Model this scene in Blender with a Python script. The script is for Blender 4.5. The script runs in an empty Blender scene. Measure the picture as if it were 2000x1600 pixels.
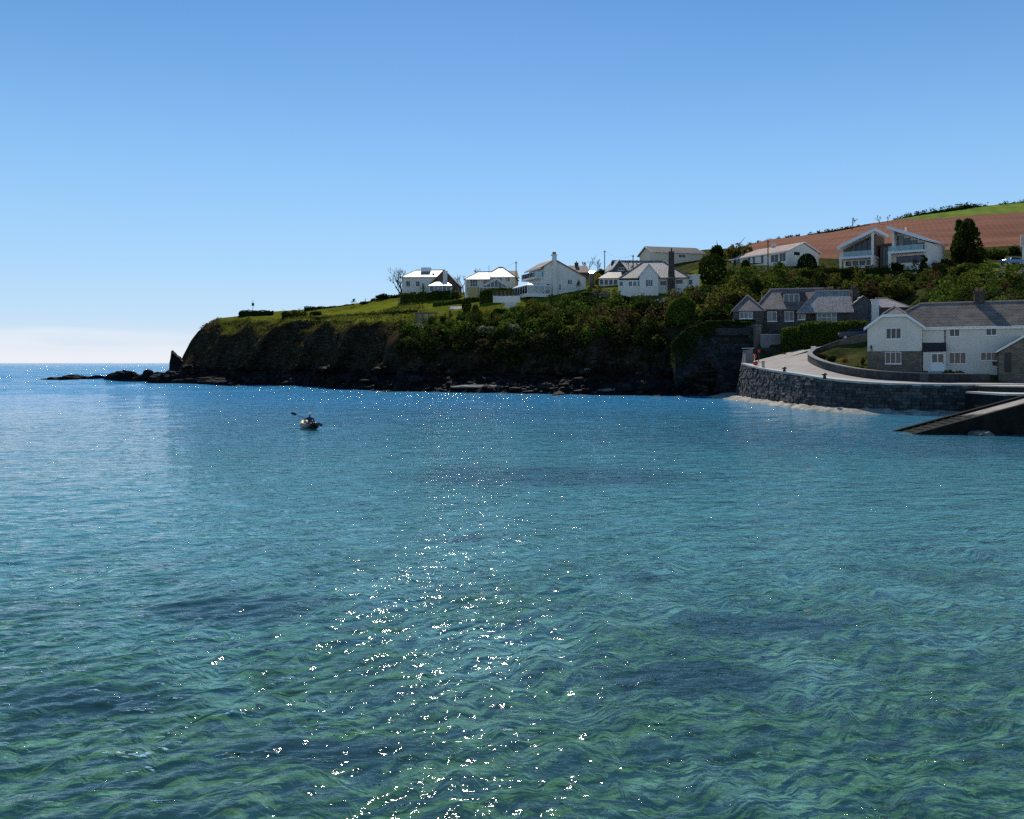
import bpy, bmesh, math, random
import numpy as np
from mathutils import Vector, Matrix, noise as mnoise

random.seed(7)
RNG = np.random.default_rng(11)
SC = bpy.context.scene
COL = SC.collection
R = math.radians
F, HZ, H = 1650.0, 709.0, 5.0          # focal length (px of a 2000 px wide frame), horizon row, eye height above the water

# ------------------------------------------------------------------ camera
cam_data = bpy.data.cameras.new('camera')
cam_data.sensor_width = 36.0
cam_data.lens = 36.0 * F / 2000.0
cam_data.shift_y = -(800.0 - HZ) / 2000.0
cam_data.clip_start = 0.3
cam_data.clip_end = 60000.0
cam = bpy.data.objects.new('camera', cam_data)
cam.location = (0, 0, H)
cam.rotation_euler = (R(90), 0, 0)
COL.objects.link(cam)
SC.camera = cam

# ------------------------------------------------------------------ light
SUN_EL, SUN_AZ = 42.0, -3.0             # the sun stands ahead of the camera, a little towards the open sea
world = bpy.data.worlds.new('World')
SC.world = world
world.use_nodes = True
wn = world.node_tree.nodes
wl = world.node_tree.links
wn.clear()
w_out = wn.new('ShaderNodeOutputWorld')
w_bg = wn.new('ShaderNodeBackground')
w_bg.inputs['Strength'].default_value = 0.095
sky = wn.new('ShaderNodeTexSky')
sky.sky_type = 'NISHITA'
sky.sun_disc = False
sky.sun_elevation = R(SUN_EL)
sky.sun_rotation = R(SUN_AZ)
sky.altitude = 0.0
sky.air_density = 1.0
sky.dust_density = 0.05
sky.ozone_density = 2.5
w_hs = wn.new('ShaderNodeHueSaturation')
w_hs.inputs['Hue'].default_value = 0.5
w_hs.inputs['Saturation'].default_value = 1.28
w_hs.inputs['Value'].default_value = 0.9
wl.new(sky.outputs[0], w_hs.inputs['Color'])
# a low bank of thin cloud over the sea
w_tc = wn.new('ShaderNodeTexCoord')
w_map = wn.new('ShaderNodeMapping')
w_map.inputs['Scale'].default_value = (2.2, 2.2, 26.0)
w_map.inputs['Location'].default_value = (3.15, 0.4, 0.0)
w_ns = wn.new('ShaderNodeTexNoise')
w_ns.inputs['Scale'].default_value = 1.6
w_ns.inputs['Detail'].default_value = 7.0
w_ns.inputs['Roughness'].default_value = 0.55
w_sep = wn.new('ShaderNodeSeparateXYZ')
w_el = wn.new('ShaderNodeMapRange')
w_el.interpolation_type = 'SMOOTHSTEP'
w_el.inputs['From Min'].default_value = 0.07
w_el.inputs['From Max'].default_value = 0.0
w_add = wn.new('ShaderNodeMath'); w_add.operation = 'MULTIPLY'
w_rmp = wn.new('ShaderNodeMapRange')
w_rmp.interpolation_type = 'SMOOTHSTEP'
w_rmp.inputs['From Min'].default_value = 0.26
w_rmp.inputs['From Max'].default_value = 0.44
w_rmp.inputs['To Max'].default_value = 0.42
w_mix = wn.new('ShaderNodeMix'); w_mix.data_type = 'RGBA'
w_mix.inputs['B'].default_value = (8.0, 8.1, 8.7, 1)
wl.new(w_tc.outputs['Generated'], w_map.inputs['Vector'])
wl.new(w_map.outputs[0], w_ns.inputs['Vector'])
wl.new(w_tc.outputs['Generated'], w_sep.inputs[0])
wl.new(w_sep.outputs['Z'], w_el.inputs['Value'])
wl.new(w_ns.outputs['Fac'], w_add.inputs[0])
wl.new(w_el.outputs[0], w_add.inputs[1])
wl.new(w_add.outputs[0], w_rmp.inputs['Value'])
wl.new(w_rmp.outputs[0], w_mix.inputs['Factor'])
# pale sea haze all round, thinning with height
w_hc = wn.new('ShaderNodeValToRGB'); w_hf = wn.new('ShaderNodeValToRGB')
def _stops(node, stops):
    e = node.color_ramp.elements
    while len(e) < len(stops): e.new(0.5)
    for el, (p, c) in zip(e, stops):
        el.position = p; el.color = (c if isinstance(c, tuple) else (c, c, c)) + (1,)
_stops(w_hc, [(0.0, (0.80, 0.83, 0.89)), (0.02, (0.66, 0.77, 0.91)), (0.055, (0.50, 0.71, 0.95)), (0.11, (0.405, 0.66, 0.97)), (0.21, (0.325, 0.61, 0.97)), (0.32, (0.26, 0.53, 0.93))])
_stops(w_hf, [(0.0, 0.97), (0.06, 0.88), (0.20, 0.62), (0.42, 0.0)])
w_sc = wn.new('ShaderNodeVectorMath'); w_sc.operation = 'SCALE'; w_sc.inputs['Scale'].default_value = 8.9
w_hm = wn.new('ShaderNodeMix'); w_hm.data_type = 'RGBA'
wl.new(w_sep.outputs['Z'], w_hc.inputs['Fac'])
wl.new(w_sep.outputs['Z'], w_hf.inputs['Fac'])
wl.new(w_hc.outputs['Color'], w_sc.inputs[0])
wl.new(w_hf.outputs['Color'], w_hm.inputs['Factor'])
wl.new(w_hs.outputs[0], w_hm.inputs['A'])
wl.new(w_sc.outputs[0], w_hm.inputs['B'])
wl.new(w_hm.outputs['Result'], w_mix.inputs['A'])
wl.new(w_mix.outputs['Result'], w_bg.inputs['Color'])
wl.new(w_bg.outputs[0], w_out.inputs['Surface'])
world.cycles.sampling_method = 'NONE'

sun_data = bpy.data.lights.new('sun', 'SUN')
sun_data.energy = 3.6
sun_data.angle = R(0.53)
sun_data.color = (1.0, 0.955, 0.88)
sun = bpy.data.objects.new('sun', sun_data)
to_sun = Vector((math.sin(R(SUN_AZ)) * math.cos(R(SUN_EL)), math.cos(R(SUN_AZ)) * math.cos(R(SUN_EL)), math.sin(R(SUN_EL))))
sun.rotation_euler = to_sun.to_track_quat('Z', 'Y').to_euler()
sun.location = (0, 0, 60)
COL.objects.link(sun)

SC.view_settings.view_transform = 'Standard'
SC.view_settings.look = 'None'
SC.view_settings.gamma = 1.0
SC.view_settings.exposure = 0.25
SC.view_settings.use_curve_mapping = False
SC.cycles.use_denoising = False
SC.cycles.denoiser = 'OPENIMAGEDENOISE'
SC.cycles.denoising_input_passes = 'RGB_ALBEDO_NORMAL'
SC.cycles.denoising_prefilter = 'ACCURATE'
SC.cycles.pixel_filter_type = 'BLACKMAN_HARRIS'
SC.cycles.filter_width = 1.45
SC.cycles.max_bounces = 8
SC.cycles.transparent_max_bounces = 24
SC.cycles.diffuse_bounces = 3
SC.cycles.glossy_bounces = 3
SC.cycles.caustics_reflective = False
SC.cycles.caustics_refractive = False
SC.cycles.sample_clamp_indirect = 6.0

# ------------------------------------------------------------------ helpers
def P(px, py, Y):
    """World point seen at photo pixel (px, py) at distance Y ahead."""
    return Vector(((px - 1000.0) / F * Y, Y, H + (HZ - py) / F * Y))

def PX(px, Y):
    return (px - 1000.0) / F * Y

def PZ(py, Y):
    return H + (HZ - py) / F * Y

def tag(o, label=None, cat=None, group=None, kind=None):
    if label: o['label'] = label
    if cat: o['category'] = cat
    if group: o['group'] = group
    if kind: o['kind'] = kind
    return o

def thing(name, label, cat, loc=(0, 0, 0), rotz=0.0, group=None):
    o = bpy.data.objects.new(name, None)
    o.empty_display_size = 0.3
    COL.objects.link(o)
    o.location = loc
    o.rotation_euler = (0, 0, rotz)
    return tag(o, label, cat, group, 'thing')

def link_mesh(name, me, parent=None, loc=(0, 0, 0), rot=(0, 0, 0), scale=(1, 1, 1)):
    o = bpy.data.objects.new(name, me)
    COL.objects.link(o)
    o.location = loc
    o.rotation_euler = rot
    o.scale = scale
    if parent is not None:
        o.parent = parent
    return o

def np_mesh(name, verts, faces, mat=None, smooth=False):
    """verts (n,3) float array, faces (m,k) int array, all faces with k corners."""
    verts = np.asarray(verts, dtype=np.float32)
    faces = np.asarray(faces, dtype=np.int32)
    me = bpy.data.meshes.new(name)
    n, (m, k) = len(verts), faces.shape
    me.vertices.add(n)
    me.vertices.foreach_set('co', verts.ravel())
    me.loops.add(m * k)
    me.loops.foreach_set('vertex_index', faces.ravel())
    me.polygons.add(m)
    me.polygons.foreach_set('loop_start', np.arange(0, m * k, k, dtype=np.int32))
    me.polygons.foreach_set('use_smooth', np.full(m, smooth, dtype=bool))
    me.update(calc_edges=True)
    if mat: me.materials.append(mat)
    return me

class MB:
    """Collects simple shapes into one mesh."""
    def __init__(s):
        s.v, s.f = [], []
    def poly(s, pts):
        b = len(s.v); s.v += [tuple(p) for p in pts]; s.f.append(tuple(range(b, b + len(pts)))); return s
    def hexa(s, p):
        """p: 8 points, bottom ring then top ring, counter-clockwise from above."""
        b = len(s.v); s.v += [tuple(q) for q in p]
        for f in ((3, 2, 1, 0), (4, 5, 6, 7), (0, 1, 5, 4), (1, 2, 6, 5), (2, 3, 7, 6), (3, 0, 4, 7)):
            s.f.append(tuple(b + i for i in f))
        return s
    def box(s, x0, x1, y0, y1, z0, z1):
        return s.hexa([(x0, y0, z0), (x1, y0, z0), (x1, y1, z0), (x0, y1, z0), (x0, y0, z1), (x1, y0, z1), (x1, y1, z1), (x0, y1, z1)])
    def prism(s, pts, d, axis='y', a=0.0):
        """Extrude a closed outline (2-tuples) along an axis from a to a+d."""
        def m(u, v, t):
            return {'y': (u, t, v), 'x': (t, u, v), 'z': (u, v, t)}[axis]
        b, n = len(s.v), len(pts)
        s.v += [m(u, v, a) for u, v in pts] + [m(u, v, a + d) for u, v in pts]
        s.f.append(tuple(b + i for i in range(n)))
        s.f.append(tuple(b + n + i for i in reversed(range(n))))
        for i in range(n):
            j = (i + 1) % n
            s.f.append((b + j, b + i, b + n + i, b + n + j))
        return s
    def tube(s, p0, p1, r0, r1=None, n=8, caps=True):
        r1 = r0 if r1 is None else r1
        p0, p1 = Vector(p0), Vector(p1)
        d = (p1 - p0).normalized()
        a = d.orthogonal().normalized(); c = d.cross(a)
        b = len(s.v)
        for p, r in ((p0, r0), (p1, r1)):
            for i in range(n):
                t = 2 * math.pi * i / n
                s.v.append(tuple(p + (a * math.cos(t) + c * math.sin(t)) * r))
        for i in range(n):
            j = (i + 1) % n
            s.f.append((b + i, b + j, b + n + j, b + n + i))
        if caps:
            s.f.append(tuple(b + i for i in reversed(range(n))))
            s.f.append(tuple(b + n + i for i in range(n)))
        return s
    def lathe(s, prof, n=12, c=(0, 0, 0)):
        b = len(s.v)
        for r, z in prof:
            for i in range(n):
                t = 2 * math.pi * i / n
                s.v.append((c[0] + r * math.cos(t), c[1] + r * math.sin(t), c[2] + z))
        for k in range(len(prof) - 1):
            for i in range(n):
                j = (i + 1) % n
                s.f.append((b + k * n + i, b + k * n + j, b + (k + 1) * n + j, b + (k + 1) * n + i))
        s.f.append(tuple(b + i for i in reversed(range(n))))
        s.f.append(tuple(b + (len(prof) - 1) * n + i for i in range(n)))
        return s
    def slab(s, quad, t):
        """A sheet of thickness t under a planar outline (given counter-clockwise from outside)."""
        q = [Vector(p) for p in quad]
        nrm = (q[1] - q[0]).cross(q[2] - q[0]).normalized()
        lo = [p - nrm * t for p in q]
        n, b = len(q), len(s.v)
        s.v += [tuple(p) for p in q] + [tuple(p) for p in lo]
        s.f.append(tuple(b + i for i in range(n)))
        s.f.append(tuple(b + n + i for i in reversed(range(n))))
        for i in range(n):
            j = (i + 1) % n
            s.f.append((b + j, b + i, b + n + i, b + n + j))
        return s
    def mesh(s, name, mat=None, smooth=False):
        me = bpy.data.meshes.new(name)
        me.from_pydata(s.v, [], s.f)
        me.update()
        bm = bmesh.new(); bm.from_mesh(me)
        bmesh.ops.recalc_face_normals(bm, faces=bm.faces)
        bm.to_mesh(me); bm.free()
        if mat: me.materials.append(mat)
        if smooth:
            me.polygons.foreach_set('use_smooth', [True] * len(me.polygons))
        return me
    def build(s, name, mat=None, parent=None, loc=(0, 0, 0), rotz=0.0, smooth=False):
        return link_mesh(name, s.mesh(name, mat, smooth), parent, loc, (0, 0, rotz))

# ------------------------------------------------------------------ material helpers
def new_mat(name):
    m = bpy.data.materials.new(name)
    m.use_nodes = True
    nt = m.node_tree
    nt.nodes.clear()
    out = nt.nodes.new('ShaderNodeOutputMaterial')
    return m, nt, out

def N(nt, kind, **kw):
    n = nt.nodes.new(kind)
    for k, v in kw.items():
        if k in n.inputs: n.inputs[k].default_value = v
        else: setattr(n, k, v)
    return n

def ramp(nt, fac, stops):
    r = nt.nodes.new('ShaderNodeValToRGB')
    e = r.color_ramp.elements
    while len(e) < len(stops): e.new(0.5)
    for el, (p, c) in zip(e, stops):
        el.position = p
        el.color = tuple(c) + (1,) if len(c) == 3 else c
    nt.links.new(fac, r.inputs['Fac'])
    return r

def surf(name, stops, scale=1.0, rough=0.8, bump=0.0, bscale=None, detail=6.0, coords='Object', stretch=(1, 1, 1), spec=0.3, metallic=0.0, noise_rough=0.6):
    """A rough, slightly mottled surface: noise through a colour ramp, with relief."""
    m, nt, out = new_mat(name)
    b = N(nt, 'ShaderNodeBsdfPrincipled', Roughness=rough, Metallic=metallic)
    b.inputs['Specular IOR Level'].default_value = spec
    tc = N(nt, 'ShaderNodeTexCoord')
    mp = N(nt, 'ShaderNodeMapping', Scale=stretch)
    nt.links.new(tc.outputs[coords], mp.inputs['Vector'])
    ns = N(nt, 'ShaderNodeTexNoise', Scale=scale, Detail=detail, Roughness=noise_rough)
    nt.links.new(mp.outputs[0], ns.inputs['Vector'])
    r = ramp(nt, ns.outputs['Fac'], stops)
    nt.links.new(r.outputs['Color'], b.inputs['Base Color'])
    if bump:
        n2 = N(nt, 'ShaderNodeTexNoise', Scale=bscale or scale * 3, Detail=5.0, Roughness=0.65)
        nt.links.new(mp.outputs[0], n2.inputs['Vector'])
        bp = N(nt, 'ShaderNodeBump', Strength=1.0, Distance=bump)
        nt.links.new(n2.outputs['Fac'], bp.inputs['Height'])
        nt.links.new(bp.outputs[0], b.inputs['Normal'])
    nt.links.new(b.outputs[0], out.inputs['Surface'])
    return m

def mono(name, c, rough=0.6, spec=0.4, var=0.12, scale=0.9, metallic=0.0, bump=0.0):
    lo = tuple(x * (1 - var) for x in c); hi = tuple(min(1, x * (1 + var)) for x in c)
    return surf(name, [(0.3, lo), (0.7, hi)], scale=scale, rough=rough, spec=spec, metallic=metallic, bump=bump)

def leaf_mat(name, dark, light, transl=0.45, scale=0.6):
    m, nt, out = new_mat(name)
    tc = N(nt, 'ShaderNodeTexCoord')
    oi = N(nt, 'ShaderNodeObjectInfo')
    ns = N(nt, 'ShaderNodeTexNoise', Scale=scale, Detail=4.0)
    nt.links.new(tc.outputs['Object'], ns.inputs['Vector'])
    gi = N(nt, 'ShaderNodeNewGeometry')
    ad = N(nt, 'ShaderNodeMath', operation='MULTIPLY_ADD')
    ad.inputs[1].default_value = 0.45
    nt.links.new(gi.outputs['Random Per Island'], ad.inputs[0])
    sb = N(nt, 'ShaderNodeMath', operation='SUBTRACT'); sb.inputs[1].default_value = 0.22
    nt.links.new(ns.outputs['Fac'], sb.inputs[0])
    nt.links.new(sb.outputs[0], ad.inputs[2])
    r = ramp(nt, ad.outputs[0], [(0.15, dark), (0.75, light)])
    d = N(nt, 'ShaderNodeBsdfDiffuse')
    t = N(nt, 'ShaderNodeBsdfTranslucent')
    nt.links.new(r.outputs['Color'], d.inputs['Color'])
    nt.links.new(r.outputs['Color'], t.inputs['Color'])
    mx = N(nt, 'ShaderNodeMixShader'); mx.inputs[0].default_value = transl
    nt.links.new(d.outputs[0], mx.inputs[1]); nt.links.new(t.outputs[0], mx.inputs[2])
    nt.links.new(mx.outputs[0], out.inputs['Surface'])
    return m

# ------------------------------------------------------------------ the sea and its bed
def wave_set(rng):
    """Wind chop: wave vectors, amplitudes and phases of a directional sea."""
    out = []
    main = R(-62)                         # the chop travels towards the camera and across it
    for lam in np.geomspace(0.28, 9.0, 54):
        for _ in range(3):
            a = main + rng.normal(0, 0.30) + (0.0 if rng.random() < .75 else 0.9)
            k = 2 * math.pi / (lam * rng.uniform(0.88, 1.12))
            slope = 0.0205 * (1.25 if lam < 0.6 else (0.6 if lam < 1.1 else (0.22 if lam < 2.4 else 0.10)))
            out.append((k * math.cos(a), k * math.sin(a), slope / k, rng.uniform(0, 6.283), 2 * math.pi / k))
    return out

WAVES = wave_set(np.random.default_rng(5))

def swell_set(rng):
    out = []
    for lam in np.geomspace(3.0, 70.0, 26):
        for _ in range(2):
            a = R(-70) + rng.normal(0, 0.5); k = 2 * math.pi / lam
            out.append((k * math.cos(a), k * math.sin(a), 0.028 / k, rng.uniform(0, 6.283), lam))
    return out

SWELL = swell_set(np.random.default_rng(8))

def sstep(a, b, x):
    t = np.clip((x - a) / (b - a), 0, 1)
    return t * t * (3 - 2 * t)


def sea_height(X, Y, spacing):
    z = np.zeros_like(X)
    # patches of stronger and weaker breeze
    gust = 0.85 + 0.25 * np.sin(X * 0.11 + Y * 0.047 + 1.3) * np.sin(Y * 0.083 - X * 0.05) + 0.15 * np.sin(X * 0.31 - Y * 0.21)
    for kx, ky, a, ph, lam in WAVES:
        w = np.clip((lam / spacing - 2.2) / 2.5, 0, 1)
        if not w.any(): continue
        th = kx * X + ky * Y + ph
        z += a * w * (np.sin(th) + 0.22 * np.cos(2 * th))
    # longer waves run offshore, beyond the shelter of the bay
    off = sstep(110, 260, Y) * sstep(60, -60, X)
    for kx, ky, a, ph, lam in SWELL:
        w = np.clip((lam / spacing - 2.0) / 2.0, 0, 1) * off
        if w.any(): z += a * w * np.sin(kx * X + ky * Y + ph)
    return z * gust

def build_sea():
    ys = [2.0]
    while ys[-1] < 130:
        ys.append(ys[-1] + max(0.055, 0.0046 * ys[-1]))
    while ys[-1] < 1500:
        ys.append(ys[-1] * 1.015)
    while ys[-1] < 42000:
        ys.append(ys[-1] * 1.06)
    ys = np.array(ys)
    half = np.linspace(0, 0.68, 290)
    us = np.concatenate([-np.array([2.6, 1.9, 1.4, 1.1, 0.9, 0.8, 0.74]), -half[::-1], half[1:], [0.74, 0.8, 0.9, 1.1, 1.4, 1.9, 2.6]])
    U, Yg = np.meshgrid(us, ys)
    X = U * Yg
    dY = np.gradient(ys)[:, None] * np.ones_like(U)
    dX = np.abs(np.gradient(us))[None, :] * Yg
    Z = sea_height(X, Yg, np.maximum(dX, dY))
    nr, nc = X.shape
    V = np.stack([X, Yg, Z], -1).reshape(-1, 3)
    idx = np.arange(nr * nc).reshape(nr, nc)
    f = np.stack([idx[:-1, :-1], idx[:-1, 1:], idx[1:, 1:], idx[1:, :-1]], -1).reshape(-1, 4)
    # close the body of water: rim down to a flat floor under the sea bed
    rim = np.concatenate([idx[0, :], idx[1:, -1], idx[-1, -2::-1], idx[-2:0:-1, 0]])
    base = len(V)
    low = V[rim].copy(); low[:, 2] = -30.0
    V = np.concatenate([V, low])
    n = len(rim)
    a = np.arange(n); b = (a + 1) % n
    skirt = np.stack([rim[b], rim[a], base + a, base + b], -1)
    # floor: a strip between opposite rim points
    c0, c1, c2, c3 = base, base + nc - 1, base + nc - 1 + nr - 1, base + 2 * (nc - 1) + nr - 1
    floor = []
    left = [c0] + [base + n - 1 - i for i in range(nr - 2)] + [c3]
    right = list(range(c1, c2 + 1))
    for i in range(nr - 1):
        floor.append((left[i + 1], right[i + 1], right[i], left[i]))
    f = np.concatenate([f, skirt, np.array(floor)])
    me = np_mesh('sea', V, f, None, True)
    return tag(link_mesh('sea', me), kind='structure')

def sea_material():
    m, nt, out = new_mat('sea_water')
    L = nt.links.new
    tc = N(nt, 'ShaderNodeTexCoord')
    mp = N(nt, 'ShaderNodeMapping', Rotation=(0, 0, R(-28)), Scale=(0.8, 2.2, 1.0))
    L(tc.outputs['Object'], mp.inputs['Vector'])
    n1 = N(nt, 'ShaderNodeTexNoise', Scale=2.6, Detail=3.0, Roughness=0.5, Distortion=0.3)
    n2 = N(nt, 'ShaderNodeTexNoise', Scale=0.55, Detail=3.0, Roughness=0.5)
    n3 = N(nt, 'ShaderNodeTexNoise', Scale=0.05, Detail=2.0)
    for n in (n1, n2): L(mp.outputs[0], n.inputs['Vector'])
    L(tc.outputs['Object'], n3.inputs['Vector'])
    gust = N(nt, 'ShaderNodeMapRange'); gust.inputs['From Min'].default_value = 0.35; gust.inputs['From Max'].default_value = 0.65
    gust.inputs['To Min'].default_value = 0.55; gust.inputs['To Max'].default_value = 0.85
    L(n3.outputs['Fac'], gust.inputs['Value'])
    # cat's paws: small rare patches of steeper ripples
    n4 = N(nt, 'ShaderNodeTexNoise', Scale=1.15, Detail=3.0, Roughness=0.6)
    L(mp.outputs[0], n4.inputs['Vector'])
    paw = N(nt, 'ShaderNodeMapRange'); paw.inputs['From Min'].default_value = 0.61; paw.inputs['From Max'].default_value = 0.78
    paw.inputs['To Min'].default_value = 0.0; paw.inputs['To Max'].default_value = 3.8
    L(n4.outputs['Fac'], paw.inputs['Value'])
    mp2 = N(nt, 'ShaderNodeMapping', Scale=(0.85, 0.22, 1.0)); L(tc.outputs['Object'], mp2.inputs['Vector'])
    n6 = N(nt, 'ShaderNodeTexNoise', Scale=1.0, Detail=4.0, Roughness=0.65); L(mp2.outputs[0], n6.inputs['Vector'])
    pw2 = N(nt, 'ShaderNodeMapRange'); pw2.inputs['From Min'].default_value = 0.66; pw2.inputs['From Max'].default_value = 0.80
    pw2.inputs['To Max'].default_value = 3.4; L(n6.outputs['Fac'], pw2.inputs['Value'])
    pmx = N(nt, 'ShaderNodeMath', operation='MAXIMUM'); L(paw.outputs[0], pmx.inputs[0]); L(pw2.outputs[0], pmx.inputs[1])
    st = N(nt, 'ShaderNodeMath', operation='ADD'); L(gust.outputs[0], st.inputs[0]); L(pmx.outputs[0], st.inputs[1])
    b2 = N(nt, 'ShaderNodeBump', Strength=1.0, Distance=0.09)
    b1 = N(nt, 'ShaderNodeBump', Distance=0.06)
    L(n2.outputs['Fac'], b2.inputs['Height'])
    hs = N(nt, 'ShaderNodeMath', operation='MULTIPLY'); L(n1.outputs['Fac'], hs.inputs[0]); L(st.outputs[0], hs.inputs[1])
    L(hs.outputs[0], b1.inputs['Height'])
    sy = N(nt, 'ShaderNodeSeparateXYZ'); L(tc.outputs['Object'], sy.inputs[0])
    off = N(nt, 'ShaderNodeMapRange'); off.inputs['From Min'].default_value = 35.0; off.inputs['From Max'].default_value = 190.0
    off.inputs['To Max'].default_value = 1.0; L(sy.outputs['Y'], off.inputs['Value'])
    n5 = N(nt, 'ShaderNodeTexNoise', Scale=0.42, Detail=4.0, Roughness=0.6); L(tc.outputs['Object'], n5.inputs['Vector'])
    h5 = N(nt, 'ShaderNodeMath', operation='MULTIPLY'); L(n5.outputs['Fac'], h5.inputs[0]); L(off.outputs[0], h5.inputs[1])
    b3 = N(nt, 'ShaderNodeBump', Strength=1.0, Distance=1.0); L(h5.outputs[0], b3.inputs['Height']); L(b2.outputs[0], b3.inputs['Normal'])
    L(b3.outputs[0], b1.inputs['Normal'])
    fr = N(nt, 'ShaderNodeFresnel', IOR=1.333)
    L(b1.outputs[0], fr.inputs['Normal'])
    # the open sea beyond the bay is rougher than the sheltered water
    sp = N(nt, 'ShaderNodeSeparateXYZ'); L(tc.outputs['Object'], sp.inputs[0])
    ro = N(nt, 'ShaderNodeMapRange'); ro.inputs['From Min'].default_value = 50.0; ro.inputs['From Max'].default_value = 260.0
    ro.inputs['To Min'].default_value = 0.03; ro.inputs['To Max'].default_value = 0.07; L(sp.outputs['Y'], ro.inputs['Value'])
    gl = N(nt, 'ShaderNodeBsdfGlossy'); L(ro.outputs[0], gl.inputs['Roughness'])
    gl.inputs['Color'].default_value = (1, 1, 1, 1)
    L(b1.outputs[0], gl.inputs['Normal'])
    tr = N(nt, 'ShaderNodeBsdfTransparent')
    tr.inputs['Color'].default_value = (0.84, 0.97, 1.0, 1)
    df = N(nt, 'ShaderNodeBsdfDiffuse')
    df.inputs['Color'].default_value = (0.08, 0.36, 0.42, 1)
    rf = N(nt, 'ShaderNodeBsdfRefraction', Roughness=0.0, IOR=1.333); rf.inputs['Color'].default_value = (0.9, 1.0, 0.99, 1)
    L(b1.outputs[0], rf.inputs['Normal'])
    m0 = N(nt, 'ShaderNodeMixShader'); m0.inputs[0].default_value = 0.0
    L(tr.outputs[0], m0.inputs[1]); L(rf.outputs[0], m0.inputs[2])
    # diffuse grows stronger and bluer with distance: deep-water scatter plus painted sky reflection
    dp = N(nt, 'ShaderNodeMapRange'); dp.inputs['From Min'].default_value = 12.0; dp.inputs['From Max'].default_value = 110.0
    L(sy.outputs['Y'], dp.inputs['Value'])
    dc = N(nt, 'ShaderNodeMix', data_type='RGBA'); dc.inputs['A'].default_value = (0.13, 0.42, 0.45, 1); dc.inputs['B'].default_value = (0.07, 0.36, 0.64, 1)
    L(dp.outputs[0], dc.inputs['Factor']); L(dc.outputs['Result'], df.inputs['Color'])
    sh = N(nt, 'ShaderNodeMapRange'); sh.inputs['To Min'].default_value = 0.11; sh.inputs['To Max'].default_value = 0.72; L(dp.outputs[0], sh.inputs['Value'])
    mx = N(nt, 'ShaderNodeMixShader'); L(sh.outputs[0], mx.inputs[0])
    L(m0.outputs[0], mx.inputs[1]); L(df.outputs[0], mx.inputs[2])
    m2 = N(nt, 'ShaderNodeMixShader')
    L(fr.outputs[0], m2.inputs[0]); L(mx.outputs[0], m2.inputs[1]); L(gl.outputs[0], m2.inputs[2])
    L(m2.outputs[0], out.inputs['Surface'])
    va = N(nt, 'ShaderNodeVolumeAbsorption', Density=0.12)
    va.inputs['Color'].default_value = (0.10, 0.82, 0.84, 1)
    L(va.outputs[0], out.inputs['Volume'])
    return m

SEA = build_sea()
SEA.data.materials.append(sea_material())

def fbm(X, Y, s, seed=0.0, octs=4, gain=0.5):
    """Cheap vectorised value noise, about -1..1."""
    tot = np.zeros_like(X, dtype=np.float64); amp = 1.0; norm = 0.0
    for o in range(octs):
        f = s * 2 ** o
        x = X * f + seed * 13.7 + o * 5.1; y = Y * f - seed * 7.3 + o * 9.7
        xi = np.floor(x); yi = np.floor(y); xf = x - xi; yf = y - yi
        u = xf * xf * (3 - 2 * xf); v = yf * yf * (3 - 2 * yf)
        def h(a, b):
            t = np.sin(a * 127.1 + b * 311.7) * 43758.5453
            return (t - np.floor(t)) * 2 - 1
        tot += amp * ((h(xi, yi) * (1 - u) + h(xi + 1, yi) * u) * (1 - v) + (h(xi, yi + 1) * (1 - u) + h(xi + 1, yi + 1) * u) * v)
        norm += amp; amp *= gain
    return tot / norm

def seabed_z(X, Y):
    z = -1.25 - 0.0035 * Y - 0.030 * np.clip(-X - 4, 0, 80) - 0.0012 * np.clip(Y - 60, 0, 400) ** 1.6 * sstep(20, -60, X)
    z = z + 0.25 * fbm(X, Y, 0.12, 1) + 0.22 * fbm(X, Y, 0.55, 2, 3)
    z = z - 0.06 * np.clip(Y - 96, 0, 60) * sstep(34, 18, X)
    return z

def build_seabed():
    ys = [3.0]
    while ys[-1] < 300: ys.append(ys[-1] + max(0.16, 0.010 * ys[-1]))
    ys = np.array(ys + [400, 700, 1500, 5000])
    us = np.linspace(-1.0, 1.0, 240)
    U, Yg = np.meshgrid(us, ys); X = U * Yg
    Z = seabed_z(X, Yg)
    near = sstep(46, 22, Yg)
    Z = Z + near * (0.20 * np.abs(fbm(X, Yg, 0.9, 5, 3)) + 0.10 * fbm(X, Yg, 2.2, 6, 2))
    Z = np.maximum(Z, -24.0)
    nr, nc = X.shape
    idx = np.arange(nr * nc).reshape(nr, nc)
    f = np.stack([idx[:-1, :-1], idx[:-1, 1:], idx[1:, 1:], idx[1:, :-1]], -1).reshape(-1, 4)
    me = np_mesh('seabed', np.stack([X, Yg, Z], -1).reshape(-1, 3), f, None, True)
    return tag(link_mesh('seabed', me), kind='structure')

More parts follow.
